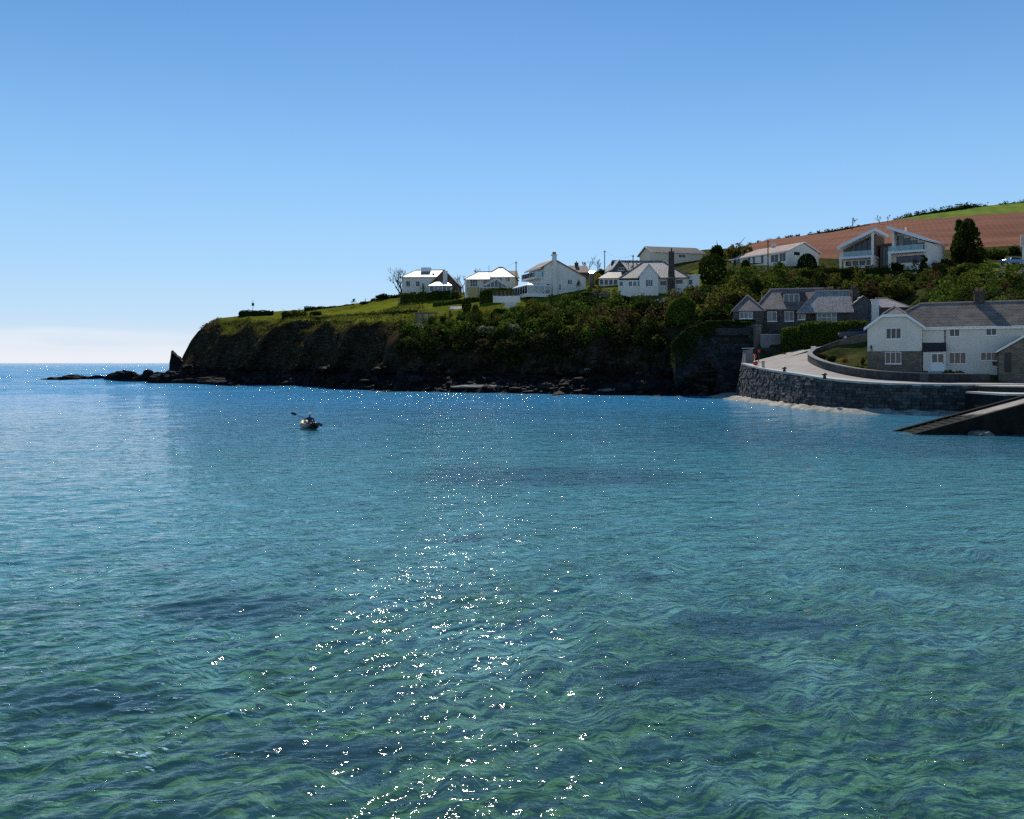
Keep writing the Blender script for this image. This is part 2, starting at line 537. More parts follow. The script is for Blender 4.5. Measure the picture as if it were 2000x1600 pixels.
def seabed_material():
    m, nt, out = new_mat('seabed_ground')
    L = nt.links.new
    tc = N(nt, 'ShaderNodeTexCoord')
    sep = N(nt, 'ShaderNodeSeparateXYZ'); L(tc.outputs['Object'], sep.inputs[0])
    big = N(nt, 'ShaderNodeTexNoise', Scale=0.30, Detail=7.0, Roughness=0.62)
    L(tc.outputs['Object'], big.inputs['Vector'])
    mpw = N(nt, 'ShaderNodeTexNoise', Scale=1.4, Detail=6.0)
    L(tc.outputs['Object'], mpw.inputs['Vector'])
    # sand
    sn = N(nt, 'ShaderNodeTexNoise', Scale=0.6, Detail=5.0)
    L(tc.outputs['Object'], sn.inputs['Vector'])
    sand = ramp(nt, sn.outputs['Fac'], [(0.3, (0.58, 0.63, 0.52)), (0.7, (0.80, 0.83, 0.70))])
    sto = N(nt, 'ShaderNodeTexNoise', Scale=1.9, Detail=8.0, Roughness=0.72); L(tc.outputs['Object'], sto.inputs['Vector'])
    stone = ramp(nt, sto.outputs['Fac'], [(0.30, (0.035, 0.05, 0.02)), (0.45, (0.15, 0.20, 0.05)), (0.56, (0.32, 0.38, 0.13)), (0.70, (0.58, 0.62, 0.36))])
    weed = ramp(nt, mpw.outputs['Fac'], [(0.3, (0.012, 0.014, 0.022)), (0.7, (0.04, 0.035, 0.04))])
    # cobbles and weedy rock close in, sand further out
    mr = N(nt, 'ShaderNodeMapRange'); mr.inputs['From Min'].default_value = 48.0; mr.inputs['From Max'].default_value = 14.0
    mr.inputs['To Min'].default_value = -0.25; mr.inputs['To Max'].default_value = 0.24
    L(sep.outputs['Y'], mr.inputs['Value'])
    ad = N(nt, 'ShaderNodeMath', operation='ADD'); L(big.outputs['Fac'], ad.inputs[0]); L(mr.outputs[0], ad.inputs[1])
    st = N(nt, 'ShaderNodeMapRange'); st.inputs['From Min'].default_value = 0.50; st.inputs['From Max'].default_value = 0.70
    L(ad.outputs[0], st.inputs['Value'])
    m1 = N(nt, 'ShaderNodeMix', data_type='RGBA'); L(st.outputs[0], m1.inputs['Factor']); L(sand.outputs[0], m1.inputs['A']); L(stone.outputs[0], m1.inputs['B'])
    # beds of dark weed: where they grow
    acc = None
    wob = N(nt, 'ShaderNodeTexNoise', Scale=0.22, Detail=5.0, Roughness=0.65)
    L(tc.outputs['Object'], wob.inputs['Vector'])
    for cx, cy, rx, ry in WEED_BEDS:
        sub = N(nt, 'ShaderNodeVectorMath', operation='SUBTRACT'); L(tc.outputs['Object'], sub.inputs[0]); sub.inputs[1].default_value = (cx, cy, 0)
        mul = N(nt, 'ShaderNodeVectorMath', operation='MULTIPLY'); L(sub.outputs[0], mul.inputs[0]); mul.inputs[1].default_value = (1 / rx, 1 / ry, 0)
        ln = N(nt, 'ShaderNodeVectorMath', operation='LENGTH'); L(mul.outputs[0], ln.inputs[0])
        if acc is None: acc = ln.outputs['Value']
        else:
            mn = N(nt, 'ShaderNodeMath', operation='MINIMUM'); L(acc, mn.inputs[0]); L(ln.outputs['Value'], mn.inputs[1]); acc = mn.outputs[0]
    w2 = N(nt, 'ShaderNodeMath', operation='MULTIPLY_ADD'); L(wob.outputs['Fac'], w2.inputs[0]); w2.inputs[1].default_value = 1.5; L(acc, w2.inputs[2])
    wr = N(nt, 'ShaderNodeMapRange'); wr.inputs['From Min'].default_value = 1.95; wr.inputs['From Max'].default_value = 1.35
    L(w2.outputs[0], wr.inputs['Value'])
    # scattered clumps elsewhere
    cl = N(nt, 'ShaderNodeMapRange'); cl.inputs['From Min'].default_value = 0.62; cl.inputs['From Max'].default_value = 0.70
    L(wob.outputs['Fac'], cl.inputs['Value'])
    mxw = N(nt, 'ShaderNodeMath', operation='MAXIMUM'); L(wr.outputs[0], mxw.inputs[0]); L(cl.outputs[0], mxw.inputs[1])
    m3 = N(nt, 'ShaderNodeMix', data_type='RGBA'); L(mxw.outputs[0], m3.inputs['Factor']); L(m1.outputs['Result'], m3.inputs['A']); L(weed.outputs[0], m3.inputs['B'])
    b = N(nt, 'ShaderNodeBsdfDiffuse'); L(m3.outputs['Result'], b.inputs['Color'])
    bp = N(nt, 'ShaderNodeBump', Distance=0.25, Strength=0.8); L(sto.outputs['Fac'], bp.inputs['Height'])
    L(bp.outputs[0], b.inputs['Normal'])
    L(b.outputs[0], out.inputs['Surface'])
    return m

WEED_BEDS = [(27.0, 80.0, 23.0, 20.0), (40.0, 70.0, 20.0, 15.0), (13.0, 75.0, 11.0, 9.0), (3.0, 48.0, 9.0, 4.4), (-7.5, 22.5, 2.4, 1.1), (6.0, 20.0, 2.6, 1.0), (-8.0, 16.0, 2.4, 0.9), (3.5, 16.5, 1.8, 0.8), (-3.0, 13.6, 1.5, .6), (5.0, 158.0, 52.0, 30.0), (-70.0, 195.0, 60.0, 45.0)]
SEABED = build_seabed()
SEABED.data.materials.append(seabed_material())

# ------------------------------------------------------------------ materials of the ground
def cliff_material():
    m, nt, out = new_mat('cliff_ground')
    L = nt.links.new
    tc = N(nt, 'ShaderNodeTexCoord')
    geo = N(nt, 'ShaderNodeNewGeometry')
    sep = N(nt, 'ShaderNodeSeparateXYZ'); L(tc.outputs['Object'], sep.inputs[0])
    n1 = N(nt, 'ShaderNodeTexNoise', Scale=0.35, Detail=8.0, Roughness=0.65); L(tc.outputs['Object'], n1.inputs['Vector'])
    mp = N(nt, 'ShaderNodeMapping', Rotation=(R(20), R(-24), 0), Scale=(0.5, 0.5, 2.6)); L(tc.outputs['Object'], mp.inputs['Vector'])
    n2 = N(nt, 'ShaderNodeTexNoise', Scale=0.9, Detail=7.0, Roughness=0.7); L(mp.outputs[0], n2.inputs['Vector'])
    rock = ramp(nt, n2.outputs['Fac'], [(0.3, (0.008, 0.008, 0.008)), (0.52, (0.022, 0.020, 0.019)), (0.64, (0.05, 0.045, 0.042)), (0.76, (0.15, 0.14, 0.13))])
    veg = ramp(nt, n1.outputs['Fac'], [(0.32, (0.013, 0.014, 0.007)), (0.45, (0.034, 0.028, 0.014)), (0.55, (0.062, 0.043, 0.025)), (0.72, (0.085, 0.080, 0.024))])
    ad = N(nt, 'ShaderNodeMath', operation='MULTIPLY_ADD'); ad.inputs[1].default_value = 5.0
    L(n1.outputs['Fac'], ad.inputs[0]); L(sep.outputs['Z'], ad.inputs[2])
    mr = N(nt, 'ShaderNodeMapRange'); mr.inputs['From Min'].default_value = 4.6; mr.inputs['From Max'].default_value = 7.2
    L(ad.outputs[0], mr.inputs['Value'])
    mx = N(nt, 'ShaderNodeMix', data_type='RGBA'); L(mr.outputs[0], mx.inputs['Factor']); L(rock.outputs[0], mx.inputs['A']); L(veg.outputs[0], mx.inputs['B'])
    # bare rock and earth scars on the steepest faces
    sn0 = N(nt, 'ShaderNodeSeparateXYZ'); L(geo.outputs['Normal'], sn0.inputs[0])
    sc0 = N(nt, 'ShaderNodeMapRange'); sc0.inputs['From Min'].default_value = 0.55; sc0.inputs['From Max'].default_value = 0.30; L(sn0.outputs['Z'], sc0.inputs['Value'])
    sc1 = N(nt, 'ShaderNodeMapRange'); sc1.inputs['From Min'].default_value = 0.45; sc1.inputs['From Max'].default_value = 0.56; L(n2.outputs['Fac'], sc1.inputs['Value'])
    scm = N(nt, 'ShaderNodeMath', operation='MULTIPLY'); L(sc0.outputs[0], scm.inputs[0]); L(sc1.outputs[0], scm.inputs[1])
    earth = ramp(nt, n2.outputs['Fac'], [(0.48, (0.03, 0.022, 0.017)), (0.6, (0.10, 0.075, 0.055)), (0.75, (0.20, 0.165, 0.13))])
    mxe = N(nt, 'ShaderNodeMix', data_type='RGBA'); L(scm.outputs[0], mxe.inputs['Factor']); L(mx.outputs['Result'], mxe.inputs['A']); L(earth.outputs[0], mxe.inputs['B'])
    mx = mxe
    # bright turf where the ground lies flatter
    sn = N(nt, 'ShaderNodeSeparateXYZ'); L(geo.outputs['Normal'], sn.inputs[0])
    tr = N(nt, 'ShaderNodeMapRange'); tr.inputs['From Min'].default_value = 0.80; tr.inputs['From Max'].default_value = 0.93
    L(sn.outputs['Z'], tr.inputs['Value'])
    hi = N(nt, 'ShaderNodeMapRange'); hi.inputs['From Min'].default_value = 10.5; hi.inputs['From Max'].default_value = 13.5; L(sep.outputs['Z'], hi.inputs['Value'])
    tm = N(nt, 'ShaderNodeMath', operation='MULTIPLY'); L(tr.outputs[0], tm.inputs[0]); L(hi.outputs[0], tm.inputs[1])
    turf = ramp(nt, n1.outputs['Fac'], [(0.35, (0.085, 0.10, 0.012)), (0.65, (0.19, 0.19, 0.025))])
    m2 = N(nt, 'ShaderNodeMix', data_type='RGBA'); L(tm.outputs[0], m2.inputs['Factor']); L(mx.outputs['Result'], m2.inputs['A']); L(turf.outputs[0], m2.inputs['B'])
    b = N(nt, 'ShaderNodeBsdfPrincipled', Roughness=0.9); b.inputs['Specular IOR Level'].default_value = 0.0
    L(m2.outputs['Result'], b.inputs['Base Color'])
    n3 = N(nt, 'ShaderNodeTexNoise', Scale=1.6, Detail=6.0, Roughness=0.7); L(mp.outputs[0], n3.inputs['Vector'])
    bp = N(nt, 'ShaderNodeBump', Distance=0.8, Strength=0.9); L(n3.outputs['Fac'], bp.inputs['Height'])
    L(bp.outputs[0], b.inputs['Normal'])
    L(b.outputs[0], out.inputs['Surface'])
    return m

M = {}
M['cliff'] = cliff_material()
M['lawn'] = surf('lawn_grass', [(0.3, (0.10, 0.125, 0.012)), (0.5, (0.16, 0.175, 0.018)), (0.72, (0.24, 0.225, 0.035))], scale=0.5, rough=0.9, bump=0.12, bscale=4.0, spec=0.0)
M['hill'] = surf('hill_ground', [(0.3, (0.03, 0.035, 0.012)), (0.5, (0.06, 0.065, 0.02)), (0.7, (0.10, 0.09, 0.035))], scale=0.4, rough=0.9, bump=0.3, bscale=1.5, spec=0.0)
M['plough'] = surf('ploughed_earth', [(0.25, (0.20, 0.092, 0.06)), (0.5, (0.27, 0.13, 0.085)), (0.75, (0.34, 0.175, 0.12))], scale=0.06, rough=0.95, bump=0.35, bscale=0.5, stretch=(0.25, 1.0, 1.0), spec=0.0)
def furrow(mat, scale, amount):
    nt = mat.node_tree; L = nt.links.new
    b = next(n for n in nt.nodes if n.bl_idname == 'ShaderNodeBsdfPrincipled')
    tc = N(nt, 'ShaderNodeTexCoord'); mp = N(nt, 'ShaderNodeMapping', Rotation=(0, 0, R(24)))
    L(tc.outputs['Object'], mp.inputs['Vector'])
    wv = N(nt, 'ShaderNodeTexWave', Scale=scale, Distortion=2.5, Detail=3.0); wv.inputs['Detail Scale'].default_value = 0.4
    L(mp.outputs[0], wv.inputs['Vector'])
    src = b.inputs['Base Color'].links[0].from_socket
    rr = ramp(nt, wv.outputs['Fac'], [(0.0, (1 - amount,) * 3), (1.0, (1 + amount * .6,) * 3)])
    mx = N(nt, 'ShaderNodeMix', data_type='RGBA', blend_type='MULTIPLY'); mx.inputs['Factor'].default_value = 1.0
    L(src, mx.inputs['A']); L(rr.outputs[0], mx.inputs['B']); L(mx.outputs['Result'], b.inputs['Base Color'])
furrow(M['plough'], 0.19, 0.07)
M['pasture'] = surf('pasture_grass', [(0.3, (0.12, 0.19, 0.03)), (0.7, (0.24, 0.28, 0.06))], scale=0.08, rough=0.95, bump=0.2, bscale=0.6, spec=0.0)
furrow(M['pasture'], 0.05, 0.08)

# ------------------------------------------------------------------ the shape of the land
# for each bearing (photo column): ground profile going inland, as (distance, photo row) or (distance, height) with a small number meaning a height
def prof(px, w, *pts):
    out = [(w - 9.0, -3.2), (w, 0.0)]
    for Y, v in pts:
        out.append((Y, PZ(v, Y) if v > 150 else v))
    return (px, w, out)

COLS = [
    prof(300, 214, (218, -2.5), (430, -4)),
    prof(328, 214, (218, -2.0), (430, -4)),
    prof(344, 211, (217, 1.6), (224, 3.0), (232, 2.0), (244, -3), (430, -4)),
    prof(358, 209, (214, 2.0), (219, 712), (227, 694), (234, 698), (250, -3), (430, -4)),
    prof(372, 207, (212, 2.2), (217, 700), (228, 667), (240, 670), (256, -3), (430, -4)),
    prof(386, 205, (210, 2.2), (216, 692), (227, 649), (242, 650), (264, -3), (430, -4)),
    prof(402, 202, (208, 2.6), (212, 2.9), (215.5, 690), (221, 643), (225, 634), (246, 641), (270, -3), (430, -4)),
    prof(430, 198, (205, 2.6), (208.5, 2.9), (211.5, 690), (215.5, 650), (219, 627), (225, 622), (252, 626), (282, -3), (430, -4)),
    prof(490, 188, (195, 2.6), (199, 2.9), (202, 690), (205.5, 650), (208.5, 626), (226, 614), (262, 613), (300, -3), (430, -4)),
    prof(560, 179, (186, 2.6), (189.5, 2.9), (192, 692), (195, 655), (197.5, 626), (212, 618), (240, 609), (275, 608), (312, -3), (430, -4)),
    prof(640, 169, (176, 2.6), (179, 2.9), (181.5, 692), (184.5, 650), (187, 626), (200, 616), (225, 602), (270, 602), (330, 0), (430, -4)),
    prof(700, 161, (168, 2.6), (170.5, 2.9), (173, 692), (175.5, 650), (178, 622), (190, 612), (218, 594), (262, 594), (330, 5), (430, 0)),
    prof(740, 157, (164, 2.6), (166.5, 2.9), (169, 690), (172, 650), (175, 627), (188, 607), (214, 586), (260, 586), (330, 7), (430, 0)),
    prof(790, 151, (157, 2.4), (160, 2.8), (162.5, 690), (167, 650), (174, 626), (188, 602), (208, 581), (260, 577), (330, 10), (430, 2)),
    prof(850, 147, (153, 2.4), (155.5, 2.8), (158.5, 690), (164, 652), (175, 614), (186, 600), (196, 586), (215, 578), (260, 574), (330, 12), (430, 4)),
    prof(920, 143, (149, 2.2), (152, 2.6), (155.5, 690), (161, 652), (177, 604), (188, 590), (215, 576), (260, 570), (340, 15), (430, 6)),
    prof(1000, 140, (146, 2.2), (148.5, 2.6), (151.5, 690), (156.5, 652), (172, 604), (182, 582), (200, 576), (220, 564), (260, 558), (340, 20), (430, 10)),
    prof(1080, 136, (142, 2.2), (144.5, 2.6), (147.5, 690), (152.5, 648), (169, 597), (181, 577), (205, 570), (225, 554), (260, 547), (340, 30), (430, 20)),
    prof(1150, 133, (139, 2.2), (141, 2.6), (144, 685), (149, 642), (168, 584), (181, 566), (200, 552), (225, 537), (260, 532), (340, 35), (430, 25)),
    prof(1250, 131, (136, 2.2), (137.5, 2.6), (140.5, 680), (145, 636), (158, 588), (164, 573), (178, 571), (190, 547), (205, 527), (225, 514), (260, 510), (340, 40), (430, 30)),
    prof(1330, 130, (134, 2.2), (136, 2.6), (138.5, 675), (142, 636), (154, 598), (165, 568), (178, 562), (190, 537), (205, 515), (225, 500), (270, 494), (340, 497), (430, 40)),
    prof(1380, 131.2, (132.6, 7.0), (134, 642), (140, 622), (150, 590), (160, 566), (175, 547), (188, 522), (203, 510), (225, 494), (280, 488), (360, 494), (430, 50)),
    prof(1440, 132.0, (133.6, 8.0), (135, 642), (142, 615), (150, 588), (162, 558), (178, 528), (190, 516), (205, 508), (225, 493), (300, 483), (380, 492), (430, 55)),
    prof(1462, 123.6, (125, 4.5), (127.5, 5.0), (132.5, 5.6), (134.5, 642), (142, 613), (150, 588), (162, 556), (178, 526), (190, 515), (205, 507), (230, 490), (305, 479), (385, 490), (430, 56)),
    prof(1500, 110.0, (111.5, 3.9), (118, 5.1), (126, 6.0), (128.5, 9.0), (141, 9.6), (144, 13), (148, 583), (158, 555), (172, 528), (188, 513), (207, 502), (232, 486), (320, 469), (400, 478), (430, 58)),
    prof(1560, 97.5, (99.2, 3.3), (105, 4.5), (118, 6.0), (124, 6.7), (127.5, 9.2), (141, 9.6), (145, 13), (151, 578), (160, 552), (172, 530), (188, 514), (207, 503), (235, 484), (330, 461), (400, 468), (430, 60)),
    prof(1640, 89.0, (90.6, 2.7), (94, 3.0), (96.5, 4.3), (100, 5.0), (109.5, 5.5), (112.5, 7.4), (121, 7.8), (126, 9), (141, 9.6), (145, 13), (151, 578), (160, 550), (168, 528), (173, 523), (194, 520), (203, 507), (238, 480), (340, 448), (410, 458), (430, 64)),
    prof(1700, 85.8, (87.4, 2.6), (91, 2.9), (94.5, 3.9), (97, 4.8), (106, 5.3), (111.5, 8.0), (121, 8.2), (126, 9.2), (141, 9.8), (145, 13.5), (152, 575), (160, 550), (166, 529), (171, 522), (194, 519), (204, 501), (238, 477), (340, 438), (410, 450), (430, 66)),
    prof(1800, 83.6, (85.2, 2.5), (88, 2.7), (92, 3.7), (105, 4.1), (111, 8.6), (120, 10.6), (130, 602), (140, 580), (152, 550), (164, 526), (170, 520), (194, 514), (206, 493), (242, 471), (345, 420), (420, 434), (430, 72)),
    prof(1900, 83.2, (84.8, 2.5), (87, 2.7), (90, 3.7), (105, 4.2), (111, 9.4), (122, 597), (135, 572), (148, 549), (160, 530), (172, 515), (192, 501), (207, 487), (246, 466), (350, 405), (430, 420)),
    prof(2000, 83.0, (84.6, 2.5), (87, 2.7), (90, 3.7), (105, 4.3), (111, 9.8), (122, 592), (135, 566), (148, 544), (160, 523), (175, 509), (192, 497), (212, 481), (250, 459), (355, 394), (430, 408)),
    prof(2150, 82.6, (84.2, 2.5), (87, 2.7), (90, 3.7), (105, 4.4), (111, 10), (122, 588), (135, 560), (148, 538), (160, 517), (175, 503), (192, 490), (212, 474), (250, 450), (360, 380), (430, 392)),
    prof(2420, 82.6, (84.2, 2.5), (87, 2.7), (90, 3.7), (105, 4.4), (111, 10), (122, 580), (135, 550), (148, 528), (160, 507), (175, 493), (192, 480), (212, 464), (250, 440), (360, 365), (430, 375)),
]
_cp = np.array([c[0] for c in COLS], float)
_cw = np.array([c[1] for c in COLS], float)

def land_z(px, Y):
    """Smooth ground height, arrays of photo column and distance."""
    px = np.clip(px, _cp[0], _cp[-1] - 0.01)
    i = np.clip(np.searchsorted(_cp, px, side='right') - 1, 0, len(_cp) - 2)
    t = (px - _cp[i]) / (_cp[i + 1] - _cp[i])
    w = _cw[i] * (1 - t) + _cw[i + 1] * t
    s = Y - w
    zs = np.zeros_like(Y); zy = np.zeros_like(Y)
    for k in range(len(COLS)):
        pts = np.array(COLS[k][2])
        for sel, wt in ((i == k, 1 - t), (i + 1 == k, t)):
            if sel.any():
                zs[sel] += wt[sel] * np.interp(s[sel] + _cw[k], pts[:, 0], pts[:, 1])
                zy[sel] += wt[sel] * np.interp(Y[sel], pts[:, 0], pts[:, 1])
    q = sstep(10, 24, s)
    return zs * (1 - q) + zy * q

def build_land():
    px = np.concatenate([np.arange(302, 2120, 4.0), np.arange(2120, 2410, 20.0)])
    ys = list(np.arange(78, 232, 0.62))
    while ys[-1] < 428: ys.append(ys[-1] * 1.012)
    ys = np.array(ys)
    PXg, Yg = np.meshgrid(px, ys)
    Z = land_z(PXg, Yg)
    X = (PXg - 1000) / F * Yg
    gz = np.gradient(Z, axis=0) / np.gradient(ys)[:, None]
    steep = sstep(0.25, 0.9, np.abs(gz)) * sstep(-2.0, 0.5, Z)
    wild = sstep(1420, 1380, PXg)                       # natural cliff; the harbour side is built up
    n1 = fbm(X, Yg + Z * 0.8, 0.09, 3, 4); n2 = fbm(X + Z * 0.7, Yg + Z, 0.30, 4, 4); n3 = fbm(X * 1.0 + Z * 1.5, Yg * 0.25, 0.085, 9, 3)
    rib = 1 - np.abs(n3) * 2.0                          # slanting ribs and gullies in the cliff
    A = wild * steep
    # spurs running slantwise down the face of the headland
    spur = np.zeros_like(X)
    for pt, pb, amp, sg in ((565, 462, 5.5, 13), (716, 636, 5.0, 15), (462, 388, 4.0, 12), (640, 575, 2.6, 10), (800, 735, 3.0, 14), (1190, 1130, 3.0, 16)):
        pc = pb + (pt - pb) * np.clip(Z / 15.0, 0, 1.1)
        spur += amp * np.exp(-np.abs((PXg - pc) / sg) ** 1.4) * sstep(15.5, 11.0, Z)
    Yn = Yg + A * (1.6 * n1 + 1.3 * n2 - 2.2 * rib - spur)
    Xn = X + A * (0.8 * n2 + 0.5 * n1)
    Zn = Z + A * (0.7 * n2) + 0.12 * wild * fbm(X, Yg, 0.22, 6, 3) * sstep(1, 4, Z) + 0.5 * fbm(X, Yg, 0.05, 7, 3) * sstep(200, 260, Yg)
    # rocky foot of the cliff
    foot = wild * sstep(-1.0, 0.4, Z) * sstep(4.5, 2.0, Z)
    Zn = Zn + foot * (0.9 * fbm(X * 0.5 + Yg * 0.2, Yg, 0.45, 8, 4) + 0.35)
    # broken, bedded rock low on the face
    low = A * sstep(9.0, 4.0, Z)
    rg = 1 - np.abs(fbm(X + Z * 0.9, Z * 1.4 + Yg * 0.3, 0.42, 15, 4)) * 2
    Yn = Yn - low * 1.5 * rg
    Zn = Zn + low * 0.35 * np.sin((Zn + X * 0.32) * 4.4)
    nr, nc = X.shape
    V = np.stack([Xn, Yn, Zn], -1).reshape(-1, 3)
    idx = np.arange(nr * nc).reshape(nr, nc)
    Fq = np.stack([idx[:-1, :-1], idx[:-1, 1:], idx[1:, 1:], idx[1:, :-1]], -1).reshape(-1, 4)
    cpx = (PXg[:-1, :-1] + 2.0).ravel(); cy = ((Yg[:-1] + Yg[1:]) / 2)[:, :-1].ravel()
    cz = (Zn.ravel()[Fq]).mean(1)
    crow = HZ - (cz - H) / cy * F                       # photo row each patch of ground lies on
    keep = (cz > -2.9)
    wob = 8 * fbm(cpx * 0.05, cy * 0.08, 1.0, 12, 3)
    lawn = (cpx > 560) & (cpx < 905) & (cz > 13.6) & (cy + wob * 0.3 < 205) & (crow < 627 + wob * 0.2) & (crow > np.interp(cpx, [560, 640, 850, 905], [617, 604, 583, 580]) - 3) & (cpx < 905)
    lawn &= ~((cpx > 795) & (crow > np.interp(cpx, [795, 905], [612, 588])))
    fld_edge = np.interp(cpx, [1420, 1560, 1640, 1760, 1900, 2000, 2400], [205, 208, 204, 206, 212, 216, 225])
    field = (cpx > 1450) & (cy > fld_edge)
    past_row = np.interp(cpx, [1700, 1800, 1900, 2000, 2400], [428, 428, 421, 414, 395])
    pasture = field & (cpx > 1740) & (crow < past_row + wob * 0.15)
    lawn |= (cpx > 1922 + wob) & (cy > 152 + wob * .2) & (cy < 172) & (crow < 540)
    field &= ~pasture
    cliff = (cpx < 1420) & ~lawn & ~((cpx > 1000) & (cy > 190))
    kinds = {'field': field, 'pasture': pasture, 'lawn': lawn, 'cliff': cliff & ~field & ~pasture}
    kinds['hillside'] = ~(field | pasture | lawn | kinds['cliff'])
    mats = {'field': M['plough'], 'pasture': M['pasture'], 'lawn': M['lawn'], 'cliff': M['cliff'], 'hillside': M['hill']}
    for k, sel in kinds.items():
        f = Fq[sel & keep]
        if not len(f): continue
        used, inv = np.unique(f, return_inverse=True)
        me = np_mesh(k, V[used], inv.reshape(-1, 4), mats[k], True)
        tag(link_mesh(k, me), kind='structure')
    from mathutils.bvhtree import BVHTree
    return BVHTree.FromPolygons([tuple(v) for v in V.tolist()], Fq.tolist())

LAND = build_land()

def ground(X, Y, default=0.0):
    hit = LAND.ray_cast(Vector((X, Y, 120)), Vector((0, 0, -1)))
    return hit[0].z if hit[0] is not None else default

def on_land(px, Y, sink=0.0):
    X = PX(px, Y)
    return (X, Y, ground(X, Y) - sink)

# ------------------------------------------------------------------ the quay, its road and walls
M['mortar'] = surf('dark_mortar', [(0.3, (0.03, 0.03, 0.032)), (0.7, (0.075, 0.07, 0.068))], scale=2.0, bump=0.05, rough=0.95, spec=0.1)
M['mortar_black'] = surf('shade_black_mortar', [(0.3, (0.010, 0.010, 0.011)), (0.7, (0.03, 0.028, 0.028))], scale=2.0, bump=0.05, rough=0.95, spec=0.1)  # mortar blackened so its colour holds the retaining wall's shade
def stone_material(name, lo, mid, hi):
    m, nt, out = new_mat(name)
    L = nt.links.new
    oi = N(nt, 'ShaderNodeObjectInfo'); geo = N(nt, 'ShaderNodeNewGeometry')
    tc = N(nt, 'ShaderNodeTexCoord')
    ns = N(nt, 'ShaderNodeTexNoise', Scale=2.4, Detail=6.0, Roughness=0.65); L(tc.outputs['Object'], ns.inputs['Vector'])
    a = N(nt, 'ShaderNodeMath', operation='ADD'); L(oi.outputs['Random'], a.inputs[0]); L(geo.outputs['Random Per Island'], a.inputs[1])
    fr = N(nt, 'ShaderNodeMath', operation='FRACT'); L(a.outputs[0], fr.inputs[0])
    mu = N(nt, 'ShaderNodeMath', operation='MULTIPLY_ADD'); mu.inputs[1].default_value = 0.45; L(fr.outputs[0], mu.inputs[0])
    s = N(nt, 'ShaderNodeMath', operation='SUBTRACT'); s.inputs[1].default_value = 0.22; L(ns.outputs['Fac'], s.inputs[0])
    L(s.outputs[0], mu.inputs[2])
    r = ramp(nt, mu.outputs[0], [(0.2, lo), (0.5, mid), (0.82, hi)])
    b = N(nt, 'ShaderNodeBsdfPrincipled', Roughness=0.85); b.inputs['Specular IOR Level'].default_value = 0.25
    L(r.outputs['Color'], b.inputs['Base Color'])
    bp = N(nt, 'ShaderNodeBump', Distance=0.06); L(ns.outputs['Fac'], bp.inputs['Height']); L(bp.outputs[0], b.inputs['Normal'])
    L(b.outputs[0], out.inputs['Surface'])
    return m
M['stone'] = stone_material('wall_stone', (0.030, 0.028, 0.027), (0.066, 0.061, 0.058), (0.135, 0.125, 0.116))
M['stone_black'] = stone_material('shade_black_stone', (0.010, 0.010, 0.010), (0.025, 0.024, 0.023), (0.06, 0.056, 0.053))  # near-black copy of the wall stone, with the retaining wall's shade in its colour
M['stone_warm'] = stone_material('brown_stone', (0.07, 0.05, 0.035), (0.16, 0.125, 0.09), (0.28, 0.23, 0.175))
M['coping'] = surf('pale_concrete', [(0.3, (0.44, 0.40, 0.34)), (0.7, (0.60, 0.55, 0.47))], scale=1.2, rough=0.9, bump=0.03, spec=0.2)
M['road'] = surf('worn_road', [(0.3, (0.29, 0.25, 0.215)), (0.7, (0.41, 0.36, 0.31))], scale=0.5, rough=0.9, bump=0.02, bscale=8, spec=0.2)
M['concrete'] = surf('grey_concrete', [(0.3, (0.17, 0.165, 0.16)), (0.7, (0.27, 0.26, 0.245))], scale=0.9, rough=0.9, bump=0.03, spec=0.2)
M['wet'] = surf('weedy_concrete', [(0.3, (0.008, 0.009, 0.007)), (0.7, (0.028, 0.027, 0.022))], scale=1.4, rough=0.9, bump=0.06, spec=0.08)
M['dkmason'] = M['stone_black']
M['shingle'] = surf('pale_shingle', [(0.28, (0.13, 0.115, 0.085)), (0.5, (0.34, 0.315, 0.26)), (0.72, (0.58, 0.55, 0.48))], scale=0.9, rough=0.9, bump=0.15, spec=0.1)

QB = [(31.7, 121.0), (31.2, 112.0), (31.3, 104.0), (31.7, 96.0), (32.6, 90.0), (34.4, 85.8), (37.5, 82.6), (42.0, 81.0), (50.0, 80.6), (62.0, 80.0)]
QT = [(33.0, 121.3, 4.95), (32.3, 112.0, 4.45), (32.3, 104.0, 4.05), (32.7, 96.0, 3.70), (33.5, 90.4, 3.35), (35.2, 86.4, 3.10), (38.0, 83.6, 2.95), (42.3, 82.0, 2.90), (50.2, 81.6, 2.90), (62.0, 81.0, 2.90)]
QI = [(42.0, 122.5, 7.0), (40.5, 114.0, 6.2), (37.6, 107.5, 5.3), (36.4, 100.0, 4.4), (36.8, 94.5, 3.75), (38.2, 90.0, 3.3), (41.0, 88.0, 3.1), (44.5, 86.8, 3.0), (52.0, 85.5, 2.98), (64.0, 83.0, 2.96)]

def resample(pts, step):
    p = np.array(pts, float)
    # Catmull-Rom through the points
    ext = np.vstack([2 * p[0] - p[1], p, 2 * p[-1] - p[-2]])
    out = []
    for i in range(1, len(ext) - 2):
        for t in np.linspace(0, 1, 12, endpoint=False):
            a, b, c, d = ext[i - 1], ext[i], ext[i + 1], ext[i + 2]
            out.append(0.5 * (2 * b + (c - a) * t + (2 * a - 5 * b + 4 * c - d) * t * t + (3 * b - a - 3 * c + d) * t ** 3))
    out.append(p[-1])
    return np.array(out)

qb, qt, qi = resample([(x, y, -1.2) for x, y in QB], 1), resample(QT, 1), resample(QI, 1)
q_len = np.concatenate([[0], np.cumsum(np.linalg.norm(np.diff(qb[:, :2], axis=0), axis=1))])

